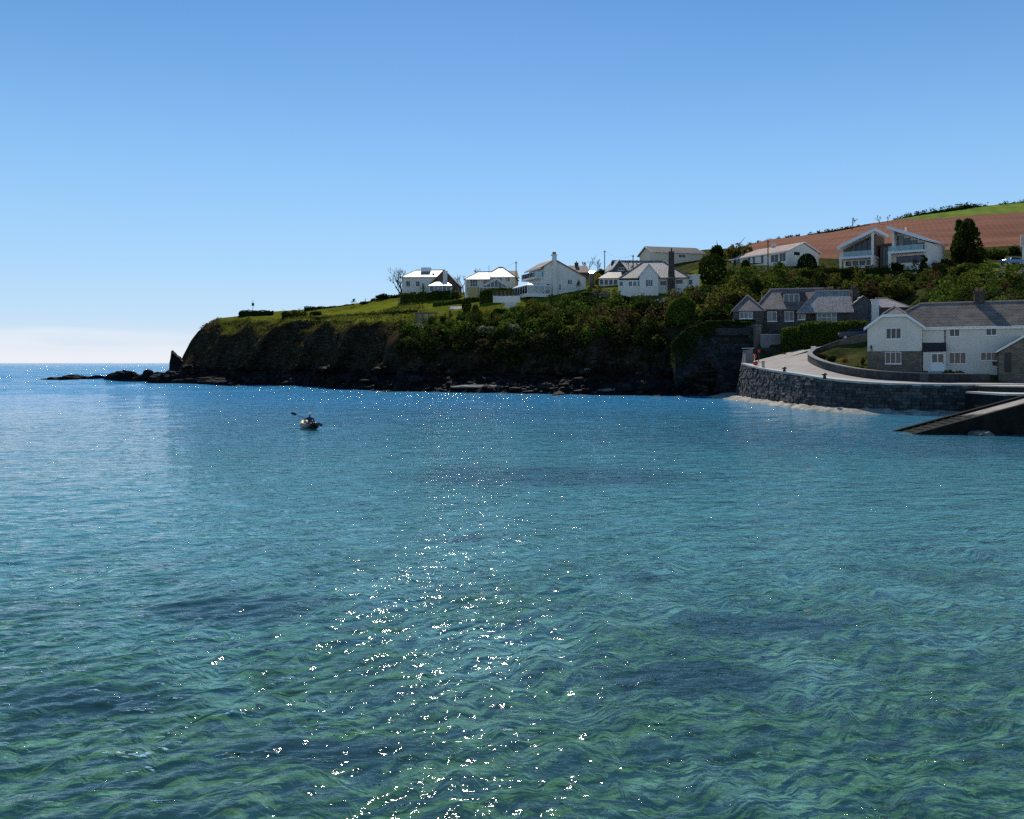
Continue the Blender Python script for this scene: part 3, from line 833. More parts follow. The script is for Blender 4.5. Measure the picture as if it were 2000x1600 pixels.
def quay_point(s, z):
    """Point on the battered quay face: s metres along it, at height z."""
    b = np.array([np.interp(s, q_len, qb[:, k]) for k in range(3)])
    t = np.array([np.interp(s, q_len, qt[:, k]) for k in range(3)])
    f = (z - b[2]) / (t[2] - b[2])
    return b + (t - b) * f

def quay_out(s):
    a, b = quay_point(s - 0.3, 1.0), quay_point(s + 0.3, 1.0)
    d = b - a
    n = np.array([-d[1], d[0], 0.0])
    n /= np.linalg.norm(n)
    return -n if n[0] * 1 + n[1] * 1 > 0 else n

def build_quay():
    root = thing('quay_wall', 'dark coursed stone quay wall curving round under the coast road', 'sea wall', tuple(qb[0] * [1, 1, 0]))
    o = Vector(root.location)
    ns = len(qb)
    mb = MB()
    back = 1.2
    for i in range(ns - 1):
        pts = []
        for j in (i, i + 1):
            nrm = Vector(quay_out(q_len[j]))
            b, t = Vector(qb[j]) - o, Vector(qt[j]) - o
            t.z -= 0.06
            pts.append((b, t, b - nrm * 0.2 + Vector((0, 0, 0)), t - nrm * back))
        (b0, t0, c0, d0), (b1, t1, c1, d1) = pts
        mb.poly([b0, b1, t1, t0]); mb.poly([t0, t1, d1, d0])
    mb.build('core', M['mortar'], root)
    # coursed stones, each proud of the mortar by its own amount
    rng = random.Random(3)
    stones = []
    Lmax = q_len[-1] - 0.6
    z = -0.35
    while z < 4.9:
        h = rng.uniform(0.26, 0.40)
        s = rng.uniform(0, 0.5)
        while s < Lmax:
            w = rng.choice([0.4, 0.55, 0.7, 0.85, 1.1]) * rng.uniform(0.9, 1.1)
            zt = np.interp(min(s + w, Lmax), q_len, qt[:, 2])
            if z + h < zt - 0.08:
                stones.append((s + 0.02, s + w - 0.025, z + 0.015, z + h - 0.02))
            elif z + 0.16 < zt - 0.08:
                stones.append((s + 0.02, s + w - 0.025, z + 0.015, zt - 0.09))
            s += w
        z += h
    def stone_pts(st):
        s0, s1, z0, z1 = st
        pr = rng.uniform(0.02, 0.16) + (0.14 if rng.random() < 0.10 else 0)
        tilt = rng.uniform(-0.03, 0.03)
        n = quay_out((s0 + s1) / 2)
        c = [quay_point(s, zz) for s, zz in ((s0, z0), (s1, z0), (s1, z1), (s0, z1))]
        j = lambda: np.array([rng.uniform(-.015, .015), rng.uniform(-.015, .015), rng.uniform(-.02, .02)])
        fr = [p + n * (pr + tilt * (k - 1.5)) + j() for k, p in enumerate(c)]
        bk = [p - n * 0.05 for p in c]
        return [bk[0], bk[1], fr[1], fr[0], bk[3], bk[2], fr[2], fr[3]]
    def seen(st):
        c = quay_point((st[0] + st[1]) / 2, (st[2] + st[3]) / 2)
        n = quay_out((st[0] + st[1]) / 2)
        v = np.array([0, 0, H]) - c; d = np.linalg.norm(v)
        cosv = max(0.0, float(np.dot(n, v / d)))
        return (st[1] - st[0]) * (st[3] - st[2]) * cosv / d ** 2 * (1 if PX(0, 1) is not None and abs(c[0] / c[1]) < 0.62 else 0)
    stones.sort(key=seen, reverse=True)
    rest = MB()
    for k, st in enumerate(stones):
        p = [tuple(np.array(q) - np.array(o)) for q in stone_pts(st)]
        if k < 300:
            MB().hexa(p).build('stone', M['stone'], root)
        else:
            rest.hexa(p)
    tag(rest.build('stonework', M['stone'], root), kind='stuff')
    # coping along the top
    cp = MB()
    for i in range(ns - 1):
        n0, n1 = Vector(quay_out(q_len[i])), Vector(quay_out(q_len[i + 1]))
        a0, a1 = Vector(qt[i]) - o, Vector(qt[i + 1]) - o
        up = Vector((0, 0, 0.06)); dn = Vector((0, 0, -0.16))
        cp.hexa([a0 + n0 * .10 + dn, a1 + n1 * .10 + dn, a1 - n1 * .75 + dn, a0 - n0 * .75 + dn, a0 + n0 * .10 + up, a1 + n1 * .10 + up, a1 - n1 * .75 + up, a0 - n0 * .75 + up])
    cp.build('coping', M['coping'], root)
    # lime stains leaking from a drain
    return root

QUAY = build_quay()

def ribbon(name, rows, mat, kind='structure', smooth=True):
    """rows: list of equally long lists of points -> sheet."""
    A = np.array(rows, float); nr, nc = A.shape[:2]
    idx = np.arange(nr * nc).reshape(nr, nc)
    f = np.stack([idx[:-1, :-1], idx[:-1, 1:], idx[1:, 1:], idx[1:, :-1]], -1).reshape(-1, 4)
    me = np_mesh(name, A.reshape(-1, 3), f, mat, smooth)
    # faces up
    if np.cross(A[0, 1] - A[0, 0], A[1, 0] - A[0, 0])[2] < 0: me.flip_normals()
    return tag(link_mesh(name, me), kind=kind)

rows = []
for i in range(len(qt)):
    n = quay_out(q_len[i]); a = qt[i] - n * 0.6 ; b = qi[i]
    rows.append([a + (b - a) * t + np.array([0, 0, 0.02]) for t in np.linspace(0, 1, 7)])
ribbon('road', rows, M['road'])
# pale concrete strip along the seaward side of the road
rows = []
for i in range(len(qt)):
    n = quay_out(q_len[i]); a = qt[i] - n * 0.76; d = (qi[i] - qt[i]); d /= np.linalg.norm(d)
    wd = 0.25 + 0.9 * sstep(q_len[-1] * 0.95, q_len[-1] * 0.35, q_len[i]) + 0.5 * sstep(33, 40, q_len[i])
    rows.append([a + np.array([0, 0, 0.034]) , a + d * wd + np.array([0, 0, 0.034])])
ribbon('pavement', rows, M['coping'])
up = resample([(37.0, 119.0, 5.6), (41.0, 119.3, 6.6), (46.0, 118.3, 7.75), (54.0, 115.5, 8.5), (64.0, 110.5, 9.2)], 1)
rows = []
for i in range(len(up)):
    d = up[min(i + 1, len(up) - 1)] - up[max(i - 1, 0)]; n = np.array([-d[1], d[0], 0]); n /= np.linalg.norm(n)
    rows.append([up[i] + n * 2.4 + [0, 0, .05], up[i] - n * 2.4 + [0, 0, .05]])
ribbon('road', rows, M['road'])

# pale shingle along the foot of the quay, dipping under the water
def build_beach():
    rng = np.random.default_rng(2)
    sv = np.concatenate([[-10.5, -7, -4, -2], np.linspace(0, q_len[-1], 90)])
    rows = []
    for s in sv:
        if s < 0:
            c = np.array([31.9 + (-s) * 0.15, 121 - s * 0.92, 0.0]); n = np.array([-0.92, -0.39, 0])
        else:
            c = quay_point(s, 0.1); n = quay_out(s)
        wd = np.interp(s, [-10.5, -4, 0, 10, 25, 33, 40, 50, 70], [2.8, 3.8, 2.6, 1.1, 1.0, 1.4, 1.7, 1.5, 1.2]) + 0.5 * math.sin(s * 0.9) * 0.6
        row = []
        for k, (f, zz) in enumerate(((-0.5, 0.50), (0.0, 0.42), (0.5, 0.33), (1.0, 0.10), (1.35, -0.10), (2.2, -0.75), (4.5, -2.6), (6.0, -4.5))):
            p = c + n * wd * f
            p[2] = zz + (rng.normal(0, 0.06) if 0 < k < 5 else 0)
            row.append(p)
        rows.append(row)
    return ribbon('beach', rows, M['shingle'])
build_beach()

# ------------------------------------------------------------------ walls beside the road
def wall_run(name, label, cat, pts, thick, mat, cap=None, base=None, cap_h=0.12, group=None):
    """A wall following pts (x, y, top z), its foot at base z (number or list)."""
    root = thing(name, label, cat, (pts[0][0], pts[0][1], base[0] if base else 0), 0, group)
    o = Vector(root.location)
    n = len(pts)
    offs = []
    for i in range(n):
        a, b = Vector(pts[max(i - 1, 0)][:2]), Vector(pts[min(i + 1, n - 1)][:2])
        d = (b - a).normalized(); offs.append(Vector((-d.y, d.x, 0)) * thick / 2)
    def ring(mb, lo, hi, grow):
        for i in range(n - 1):
            q = []
            for zsel in (lo, hi):
                for j, sg in ((i, 1), (i, -1), (i + 1, -1), (i + 1, 1)):
                    off = offs[j] * (sg * (1 + grow))
                    q.append(Vector((pts[j][0], pts[j][1], zsel(j))) + off - o)
            mb.hexa(q)
    bs = base if isinstance(base, (list, tuple)) else [base] * n
    mb = MB(); ring(mb, lambda j: bs[j], lambda j: pts[j][2], 0.0)
    mb.build('wall_body', mat, root)
    if cap:
        c = MB(); ring(c, lambda j: pts[j][2] + 0.002, lambda j: pts[j][2] + cap_h, 0.18)
        c.build('coping', cap, root)
    return root

gi = [tuple(p) for p in qi[10:92:3]]
wall_run('garden_wall', 'low curved stone garden wall with pale coping round the inside of the road bend', 'wall',
         [(x + 0.35, y + 0.2, z + 0.85) for x, y, z in gi], 0.55, M['stone'], M['concrete'], [z - 0.4 for x, y, z in gi], 0.10)
wall_run('garden_wall', 'sloping rubble stone wall climbing beside the upper lane towards the parked car', 'wall',
         [(40.3, 114.2, 6.5), (42.0, 113.8, 7.25), (43.8, 113.2, 7.95), (46.0, 112.2, 8.6), (48.5, 111.0, 9.1), (54.0, 109.0, 9.8)], 0.6, M['stone_warm'], M['concrete'],
         [4.3, 4.2, 4.0, 3.8, 3.8, 3.8], 0.12)
# block at the head of the quay
hb = MB(); hb.hexa([(-0.6, -0.9, 0), (0.7, -0.6, 0), (0.7, 1.4, 0), (-0.6, 1.1, 0), (-0.35, -0.8, 2.15), (0.6, -0.55, 2.35), (0.6, 1.3, 2.35), (-0.35, 1.0, 2.15)])
hb_root = thing('parapet', 'tall pale block of parapet wall at the seaward corner of the quay', 'wall', (33.9, 121.6, 4.7))
hb.build('parapet_block', M['concrete'], hb_root)
MB().box(-0.45, 0.75, -0.85, 1.35, 2.36, 2.46).build('coping', M['coping'], hb_root)
# concrete walls behind the bend
cw = thing('boundary_wall', 'grey concrete boundary wall standing behind the road bend beside the hedge', 'wall', (PX(1486, 127), 127.0, 5.0))
cx = PX(1527, 127) - PX(1486, 127)
MB().box(0, cx, 0, 0.4, 0, PZ(654, 127) - 5.0).build('wall_body', M['concrete'], cw)
MB().box(-0.05, cx + .05, -0.06, 0.46, PZ(654, 127) - 5.0, PZ(654, 127) - 4.9).build('coping', M['coping'], cw)
MB().box(-1.3, cx + 0.2, -1.2, -0.9, 0, PZ(680, 126) - 5.0).build('footing', M['mortar'], cw)
cp2 = thing('gate_pillar', 'slim weathered stone pillar closing the end of the dark retaining wall', 'pillar', (PX(1476, 128), 128.0, 5.0))
MB().box(0, 0.85, 0, 1.2, 0, PZ(636, 128) - 5.0).build('shaft', M['stone_warm'], cp2)
MB().box(-0.06, 0.91, -0.06, 1.26, PZ(636, 128) - 5.0, PZ(636, 128) - 4.85).build('cap', M['concrete'], cp2)

# ------------------------------------------------------------------ the great retaining wall in the corner of the cove
def build_retaining():
    Y = 130.6
    tops = [(1318, 668), (1332, 652), (1350, 641), (1366, 636), (1384, 631), (1402, 629), (1475, 629)]
    root = thing('retaining_wall', 'high dark stone retaining wall rising from the cove below the gardens', 'retaining wall', (PX(1318, Y), Y, 0))
    o = Vector(root.location)
    mb = MB(); cp = MB()
    for (p0, r0), (p1, r1) in zip(tops, tops[1:]):
        x0, x1 = PX(p0, Y) - o.x, PX(p1, Y) - o.x; z0, z1 = PZ(r0, Y), PZ(r1, Y)
        mb.hexa([(x0, -1.0, -1.5), (x1, -1.0, -1.5), (x1, 1.5, -1.5), (x0, 1.5, -1.5), (x0, 0, z0), (x1, 0, z1), (x1, 1.5, z1), (x0, 1.5, z0)])
        cp.hexa([(x0, -0.12, z0 + .003), (x1, -0.12, z1 + .003), (x1, 0.7, z1 + .003), (x0, 0.7, z0 + .003), (x0, -0.12, z0 + .18), (x1, -0.12, z1 + .18), (x1, 0.7, z1 + .18), (x0, 0.7, z0 + .18)])
    mb.build('wall_body', M['mortar_black'], root)
    cp.build('coping', M['mortar_black'], root)
    z0, z1 = PZ(655, Y), PZ(641, Y)
    x0, x1 = PX(1396, Y) - o.x, PX(1472, Y) - o.x
    MB().box(x0, x1, -0.45, 0.3, z0, z1).build('repair_panel', M['mortar'], root)
    # rough courses
    rest = MB(); rng = random.Random(9); z = 0.2
    while z < 11.0:
        h = rng.uniform(0.35, 0.6); x = rng.uniform(0, 0.6)
        while x < PX(1475, Y) - o.x - 0.5:
            w = rng.uniform(0.5, 1.4)
            px = (x + o.x) / Y * F + 1000
            zt = PZ(np.interp(px, [t[0] for t in tops], [t[1] for t in tops]), Y)
            if z + h < zt - 0.1 and not (x0 - w < x < x1 and z0 - h < z < z1):
                yf = -1.0 + (z + 1.5) / (zt + 1.5) - rng.uniform(0.03, 0.12)
                rest.box(x + .02, x + w - .03, yf, yf + 0.4, z, z + h - .03)
            x += w
        z += h
    tag(rest.build('stonework', M['stone_black'], root), kind='stuff')
build_retaining()

# ------------------------------------------------------------------ slipway and the little pier
def build_slip():
    root = thing('slipway', 'concrete slipway with weedy kerbs running down into the water', 'slipway', (27.2, 59.0, 0))
    run, rise = 12.4, 3.35
    def zz(x): return -0.35 + rise / run * x
    d = MB()
    d.hexa([(0.6, 0.36, -3), (run, 0.36, -3), (run, 2.84, -3), (0.6, 2.84, -3), (0.6, 0.36, zz(0.6)), (run, 0.36, zz(run)), (run, 2.84, zz(run)), (0.6, 2.84, zz(0.6))])
    d.box(run + .01, 30, 0.36, 2.84, -3, zz(run))
    d.build('deck', M['slip'], root)
    for y0, y1, x0 in ((0.0, 0.355, 0.9), (2.845, 3.2, 0.0)):
        k = MB()
        k.hexa([(x0, y0, -3), (run, y0, -3), (run, y1, -3), (x0, y1, -3), (x0, y0, zz(x0) + .16), (run, y0, zz(run) + .16), (run, y1, zz(run) + .16), (x0, y1, zz(x0) + .16)])
        k.box(run + .01, 30, y0, y1, -3, zz(run) + .16)
        k.build('kerb', M['wet'], root)
    # iron rollers / treads across the foot
    for i in range(9):
        x = 0.9 + i * 0.55
        MB().hexa([(x, .37, zz(x) + .004), (x + .12, .37, zz(x + .12) + .004), (x + .12, 2.83, zz(x + .12) + .004), (x, 2.83, zz(x) + .004),
                   (x, .37, zz(x) + .05), (x + .12, .37, zz(x + .12) + .05), (x + .12, 2.83, zz(x + .12) + .05), (x, 2.83, zz(x) + .05)]).build('tread', M['wet'], root)

def slip_material():
    m, nt, out = new_mat('slip_concrete')
    L = nt.links.new
    tc = N(nt, 'ShaderNodeTexCoord'); sep = N(nt, 'ShaderNodeSeparateXYZ'); L(tc.outputs['Object'], sep.inputs[0])
    ns = N(nt, 'ShaderNodeTexNoise', Scale=1.3, Detail=6.0); L(tc.outputs['Object'], ns.inputs['Vector'])
    ad = N(nt, 'ShaderNodeMath', operation='MULTIPLY_ADD'); ad.inputs[1].default_value = 1.2; L(ns.outputs['Fac'], ad.inputs[0]); L(sep.outputs['Z'], ad.inputs[2])
    mr = N(nt, 'ShaderNodeMapRange'); mr.inputs['From Min'].default_value = 1.7; mr.inputs['From Max'].default_value = 2.2; L(ad.outputs[0], mr.inputs['Value'])
    r = ramp(nt, ns.outputs['Fac'], [(0.3, (0.27, 0.23, 0.19)), (0.7, (0.42, 0.37, 0.31))])
    w = ramp(nt, ns.outputs['Fac'], [(0.3, (0.012, 0.014, 0.010)), (0.7, (0.045, 0.042, 0.034))])
    mx = N(nt, 'ShaderNodeMix', data_type='RGBA'); L(mr.outputs[0], mx.inputs['Factor']); L(w.outputs[0], mx.inputs['A']); L(r.outputs[0], mx.inputs['B'])
    b = N(nt, 'ShaderNodeBsdfPrincipled', Roughness=0.9); b.inputs['Specular IOR Level'].default_value = 0.05; L(mx.outputs['Result'], b.inputs['Base Color'])
    bp = N(nt, 'ShaderNodeBump', Distance=0.05); L(ns.outputs['Fac'], bp.inputs['Height']); L(bp.outputs[0], b.inputs['Normal'])
    L(b.outputs[0], out.inputs['Surface'])
    return m
M['slip'] = slip_material()
build_slip()
pr = thing('pier', 'small stone pier with a pale concrete top jutting from the quay', 'pier', (43.6, 74.6, 0))
MB().hexa([(-.2, -.2, -3), (5.2, -.2, -3), (5.2, 6.6, -3), (-.2, 6.6, -3), (0, 0, 2.1), (5, 0, 2.1), (5, 6.6, 2.1), (0, 6.6, 2.1)]).build('pier_body', M['mortar_black'], pr)
for _z in range(5):
    _x = -.05
    while _x < 4.7:
        _w = random.uniform(.5, 1.1); MB().box(_x, min(_x + _w - .03, 5.0), -.14 - random.uniform(0, .06) - .04 * (4 - _z) * .5, .1, .05 + _z * .41, .42 + _z * .41).build('stone', M['stone_black'], pr); _x += _w
MB().box(-.1, 5.1, -.1, 6.4, 2.103, 2.27).build('deck', M['coping'], pr)
bs = thing('bastion', 'rounded stone bastion swelling out of the quay wall beside the pier', 'bastion', (48.2, 81.3, 0))
MB().lathe([(4.0, -3), (3.7, 0), (3.4, 2.75)], 28).build('drum', M['dkmason'], bs, smooth=True)
MB().lathe([(3.5, 2.752), (3.5, 2.87), (3.3, 2.875)], 28).build('coping', M['coping'], bs)

# ------------------------------------------------------------------ building materials
def tiled(name, lo, hi, row=0.32, rough=0.42, spec=0.5, w=0.5, lichen=None):
    """Courses of slates or tiles: pattern in (along, up-slope) with relief."""
    m, nt, out = new_mat(name)
    L = nt.links.new
    tc = N(nt, 'ShaderNodeTexCoord'); sep = N(nt, 'ShaderNodeSeparateXYZ'); L(tc.outputs['Object'], sep.inputs[0])
    ax = N(nt, 'ShaderNodeMath', operation='ADD'); L(sep.outputs['X'], ax.inputs[0]); L(sep.outputs['Y'], ax.inputs[1])
    cb = N(nt, 'ShaderNodeCombineXYZ'); L(ax.outputs[0], cb.inputs['X']); L(sep.outputs['Z'], cb.inputs['Y'])
    br = N(nt, 'ShaderNodeTexBrick', Scale=1.0); br.offset = 0.5
    br.inputs['Brick Width'].default_value = w; br.inputs['Row Height'].default_value = row * 0.55
    br.inputs['Mortar Size'].default_value = 0.022; br.inputs['Color1'].default_value = lo + (1,); br.inputs['Color2'].default_value = hi + (1,)
    br.inputs['Mortar'].default_value = tuple(c * 0.35 for c in lo) + (1,)
    L(cb.outputs[0], br.inputs['Vector'])
    ns = N(nt, 'ShaderNodeTexNoise', Scale=0.9, Detail=6.0, Roughness=0.65); L(tc.outputs['Object'], ns.inputs['Vector'])
    lc = lichen or tuple(min(1, c * 1.5) for c in hi)
    rp = N(nt, 'ShaderNodeMapRange'); rp.inputs['From Min'].default_value = 0.42; rp.inputs['From Max'].default_value = 0.75; rp.inputs['To Max'].default_value = 0.7; L(ns.outputs['Fac'], rp.inputs['Value'])
    mx = N(nt, 'ShaderNodeMix', data_type='RGBA'); L(rp.outputs[0], mx.inputs['Factor']); L(br.outputs['Color'], mx.inputs['A']); mx.inputs['B'].default_value = lc + (1,)
    b = N(nt, 'ShaderNodeBsdfPrincipled', Roughness=rough); b.inputs['Specular IOR Level'].default_value = spec
    L(mx.outputs['Result'], b.inputs['Base Color'])
    bp = N(nt, 'ShaderNodeBump', Distance=0.015); bp.invert = True; L(br.outputs['Fac'], bp.inputs['Height'])
    b2 = N(nt, 'ShaderNodeBump', Distance=0.02); L(ns.outputs['Fac'], b2.inputs['Height']); L(bp.outputs[0], b2.inputs['Normal'])
    L(b2.outputs[0], b.inputs['Normal'])
    L(b.outputs[0], out.inputs['Surface'])
    return m

def masonry(name, lo, hi, mortar, w=0.5, h=0.22):
    m, nt, out = new_mat(name)
    L = nt.links.new
    tc = N(nt, 'ShaderNodeTexCoord'); sep = N(nt, 'ShaderNodeSeparateXYZ'); L(tc.outputs['Object'], sep.inputs[0])
    ax = N(nt, 'ShaderNodeMath', operation='ADD'); L(sep.outputs['X'], ax.inputs[0]); L(sep.outputs['Y'], ax.inputs[1])
    cb = N(nt, 'ShaderNodeCombineXYZ'); L(ax.outputs[0], cb.inputs['X']); L(sep.outputs['Z'], cb.inputs['Y'])
    wn_ = N(nt, 'ShaderNodeTexNoise', Scale=1.5, Detail=3.0); L(tc.outputs['Object'], wn_.inputs['Vector'])
    vm = N(nt, 'ShaderNodeMix', data_type='VECTOR'); vm.inputs['Factor'].default_value = 0.09; L(cb.outputs[0], vm.inputs['A']); L(wn_.outputs['Color'], vm.inputs['B'])
    br = N(nt, 'ShaderNodeTexBrick', Scale=1.0)
    br.inputs['Brick Width'].default_value = w; br.inputs['Row Height'].default_value = h; br.inputs['Mortar Size'].default_value = 0.016
    br.inputs['Color1'].default_value = lo + (1,); br.inputs['Color2'].default_value = hi + (1,); br.inputs['Mortar'].default_value = mortar + (1,)
    L(vm.outputs['Result'], br.inputs['Vector'])
    b = N(nt, 'ShaderNodeBsdfPrincipled', Roughness=0.9); b.inputs['Specular IOR Level'].default_value = 0.2
    mx = N(nt, 'ShaderNodeMix', data_type='RGBA', blend_type='MULTIPLY'); mx.inputs['Factor'].default_value = 0.6
    r = ramp(nt, wn_.outputs['Fac'], [(0.3, (0.55, 0.55, 0.55)), (0.7, (1.25, 1.2, 1.1))])
    L(br.outputs['Color'], mx.inputs['A']); L(r.outputs[0], mx.inputs['B'])
    L(mx.outputs['Result'], b.inputs['Base Color'])
    bp = N(nt, 'ShaderNodeBump', Distance=0.03); bp.invert = True; L(br.outputs['Fac'], bp.inputs['Height']); L(bp.outputs[0], b.inputs['Normal'])
    L(b.outputs[0], out.inputs['Surface'])
    return m

M['slate'] = tiled('grey_slate', (0.13, 0.103, 0.088), (0.23, 0.185, 0.16), rough=0.55, spec=0.3)
M['slate_pale'] = tiled('pale_slate', (0.27, 0.225, 0.20), (0.38, 0.32, 0.29), rough=0.5, spec=0.4, lichen=(0.48, 0.42, 0.37))
M['tile_dark'] = tiled('dark_roof_tile', (0.135, 0.112, 0.092), (0.19, 0.158, 0.13), row=0.62, rough=0.85, spec=0.1, w=0.35)
M['tile_brown'] = tiled('brown_roof_tile', (0.20, 0.125, 0.095), (0.28, 0.18, 0.14), row=0.5, rough=0.75, spec=0.2, w=0.35)
M['ridge'] = mono('ridge_tile', (0.50, 0.33, 0.26), rough=0.8, scale=2)
M['white'] = surf('white_render', [(0.25, (0.70, 0.645, 0.56)), (0.55, (0.80, 0.745, 0.655)), (0.8, (0.85, 0.795, 0.70))], scale=0.7, rough=0.85, bump=0.008, bscale=14, spec=0.2, stretch=(1, 1, 0.45))
M['offwhite'] = surf('offwhite_render', [(0.25, (0.70, 0.62, 0.51)), (0.55, (0.80, 0.72, 0.60)), (0.8, (0.85, 0.77, 0.65))], scale=0.7, rough=0.85, bump=0.008, bscale=14, spec=0.1, stretch=(1, 1, 0.45))
M['tile_quay'] = tiled('weathered_roof_tile', (0.17, 0.142, 0.115), (0.24, 0.20, 0.165), row=0.62, rough=0.85, spec=0.05, w=0.35)
M['cream'] = surf('cream_render', [(0.25, (0.62, 0.545, 0.40)), (0.8, (0.74, 0.66, 0.50))], scale=0.7, rough=0.85, bump=0.008, bscale=14, spec=0.2)
M['ochre'] = surf('ochre_render', [(0.25, (0.50, 0.36, 0.16)), (0.8, (0.60, 0.44, 0.21))], scale=0.7, rough=0.85, spec=0.2)
M['upvc'] = mono('white_paint', (0.86, 0.83, 0.77), rough=0.4, var=0.03)
M['dkstone'] = masonry('dark_stone_wall', (0.085, 0.07, 0.065), (0.15, 0.125, 0.11), (0.06, 0.055, 0.05))
M['brstone'] = masonry('brown_stone_wall', (0.17, 0.135, 0.10), (0.27, 0.22, 0.165), (0.20, 0.18, 0.15), 0.42, 0.16)
M['stackstone'] = masonry('chimney_stone', (0.075, 0.06, 0.052), (0.13, 0.105, 0.09), (0.07, 0.06, 0.05), 0.35, 0.16)
M['slatehung'] = tiled('slate_hanging', (0.085, 0.085, 0.09), (0.125, 0.125, 0.13), row=0.4, rough=0.6, spec=0.3)
M['brown'] = mono('brown_cladding', (0.16, 0.105, 0.08), rough=0.8)
M['black'] = mono('black_paint', (0.025, 0.025, 0.028), rough=0.5)
M['dkgrey'] = mono('dark_grey_metal', (0.08, 0.08, 0.085), rough=0.5)
M['terracotta'] = mono('terracotta', (0.35, 0.16, 0.09), rough=0.85, scale=4)
M['wood'] = surf('weathered_wood', [(0.3, (0.12, 0.085, 0.055)), (0.7, (0.24, 0.18, 0.125))], scale=3, stretch=(1, 1, 6), rough=0.85, bump=0.01)
M['pole'] = surf('pole_timber', [(0.3, (0.05, 0.038, 0.03)), (0.7, (0.10, 0.078, 0.06))], scale=3, stretch=(6, 6, 1), rough=0.85)

def glass_mat(name, tint, rough=0.06, interior=0.03):
    """A window pane: dim room and curtains behind a reflecting surface."""
    m, nt, out = new_mat(name)
    L = nt.links.new
    b = N(nt, 'ShaderNodeBsdfPrincipled', Roughness=rough)
    oi = N(nt, 'ShaderNodeObjectInfo')
    r = ramp(nt, oi.outputs['Random'], [(0.0, tuple(c * 0.45 for c in tint)), (0.6, tint), (1.0, tuple(min(1, c * 2.2) for c in tint))])
    L(r.outputs[0], b.inputs['Base Color'])
    b.inputs['Specular IOR Level'].default_value = 0.55
    L(b.outputs[0], out.inputs['Surface'])
    return m
M['glass'] = glass_mat('window_glass', (0.008, 0.009, 0.010))
M['glass_net'] = glass_mat('net_curtain_glass', (0.10, 0.108, 0.12))
def clear_glass(name, tint):
    m, nt, out = new_mat(name)
    L = nt.links.new
    t = N(nt, 'ShaderNodeBsdfTransparent'); t.inputs['Color'].default_value = tint
    g = N(nt, 'ShaderNodeBsdfGlossy', Roughness=0.03); g.inputs['Color'].default_value = (1, 1, 1, 1)
    f = N(nt, 'ShaderNodeFresnel', IOR=1.5)
    a = N(nt, 'ShaderNodeMath', operation='ADD'); a.inputs[1].default_value = 0.06; L(f.outputs[0], a.inputs[0])
    mx = N(nt, 'ShaderNodeMixShader'); L(a.outputs[0], mx.inputs[0]); L(t.outputs[0], mx.inputs[1]); L(g.outputs[0], mx.inputs[2])
    L(mx.outputs[0], out.inputs['Surface'])
    return m
M['balustrade'] = clear_glass('balustrade_glass', (0.62, 0.80, 0.80, 1))
M['conservatory'] = clear_glass('conservatory_glass', (0.62, 0.70, 0.74, 1))
M['polycarb'] = mono('white_roof_panel', (0.85, 0.84, 0.83), rough=0.35, spec=0.5, var=0.03)
M['render_grey'] = mono('white_metal_fascia', (0.74, 0.76, 0.79), rough=0.4, var=0.05)
M['zinc'] = mono('zinc_roof', (0.62, 0.64, 0.68), rough=0.45, spec=0.5)

_wcache = {}
def win_meshes(w, h, cols, rows, fw, mat):
    key = (round(w, 2), round(h, 2), cols, rows, fw, mat.name)
    if key in _wcache: return _wcache[key]
    fr = MB()
    d0, d1 = -0.03, 0.10
    fr.box(0, w, d0, d1, 0, fw).box(0, w, d0, d1, h - fw, h).box(0, fw, d0, d1, fw, h - fw).box(w - fw, w, d0, d1, fw, h - fw)
    cw = (w - fw * (cols + 1)) / cols; rh = (h - fw * (rows + 1)) / rows
    for c in range(1, cols): fr.box(c * (cw + fw), c * (cw + fw) + fw, d0 + .012, d1, fw, h - fw)
    for r in range(1, rows):
        for c in range(cols):
            x = fw + c * (cw + fw)
            fr.box(x, x + cw, d0 + .012, d1, r * (rh + fw), r * (rh + fw) + fw)
    pane = MB().box(0, cw, 0.045, 0.075, 0, rh).mesh('pane', None)
    _wcache[key] = (fr.mesh('frame', mat), pane, cw, rh)
    return _wcache[key]

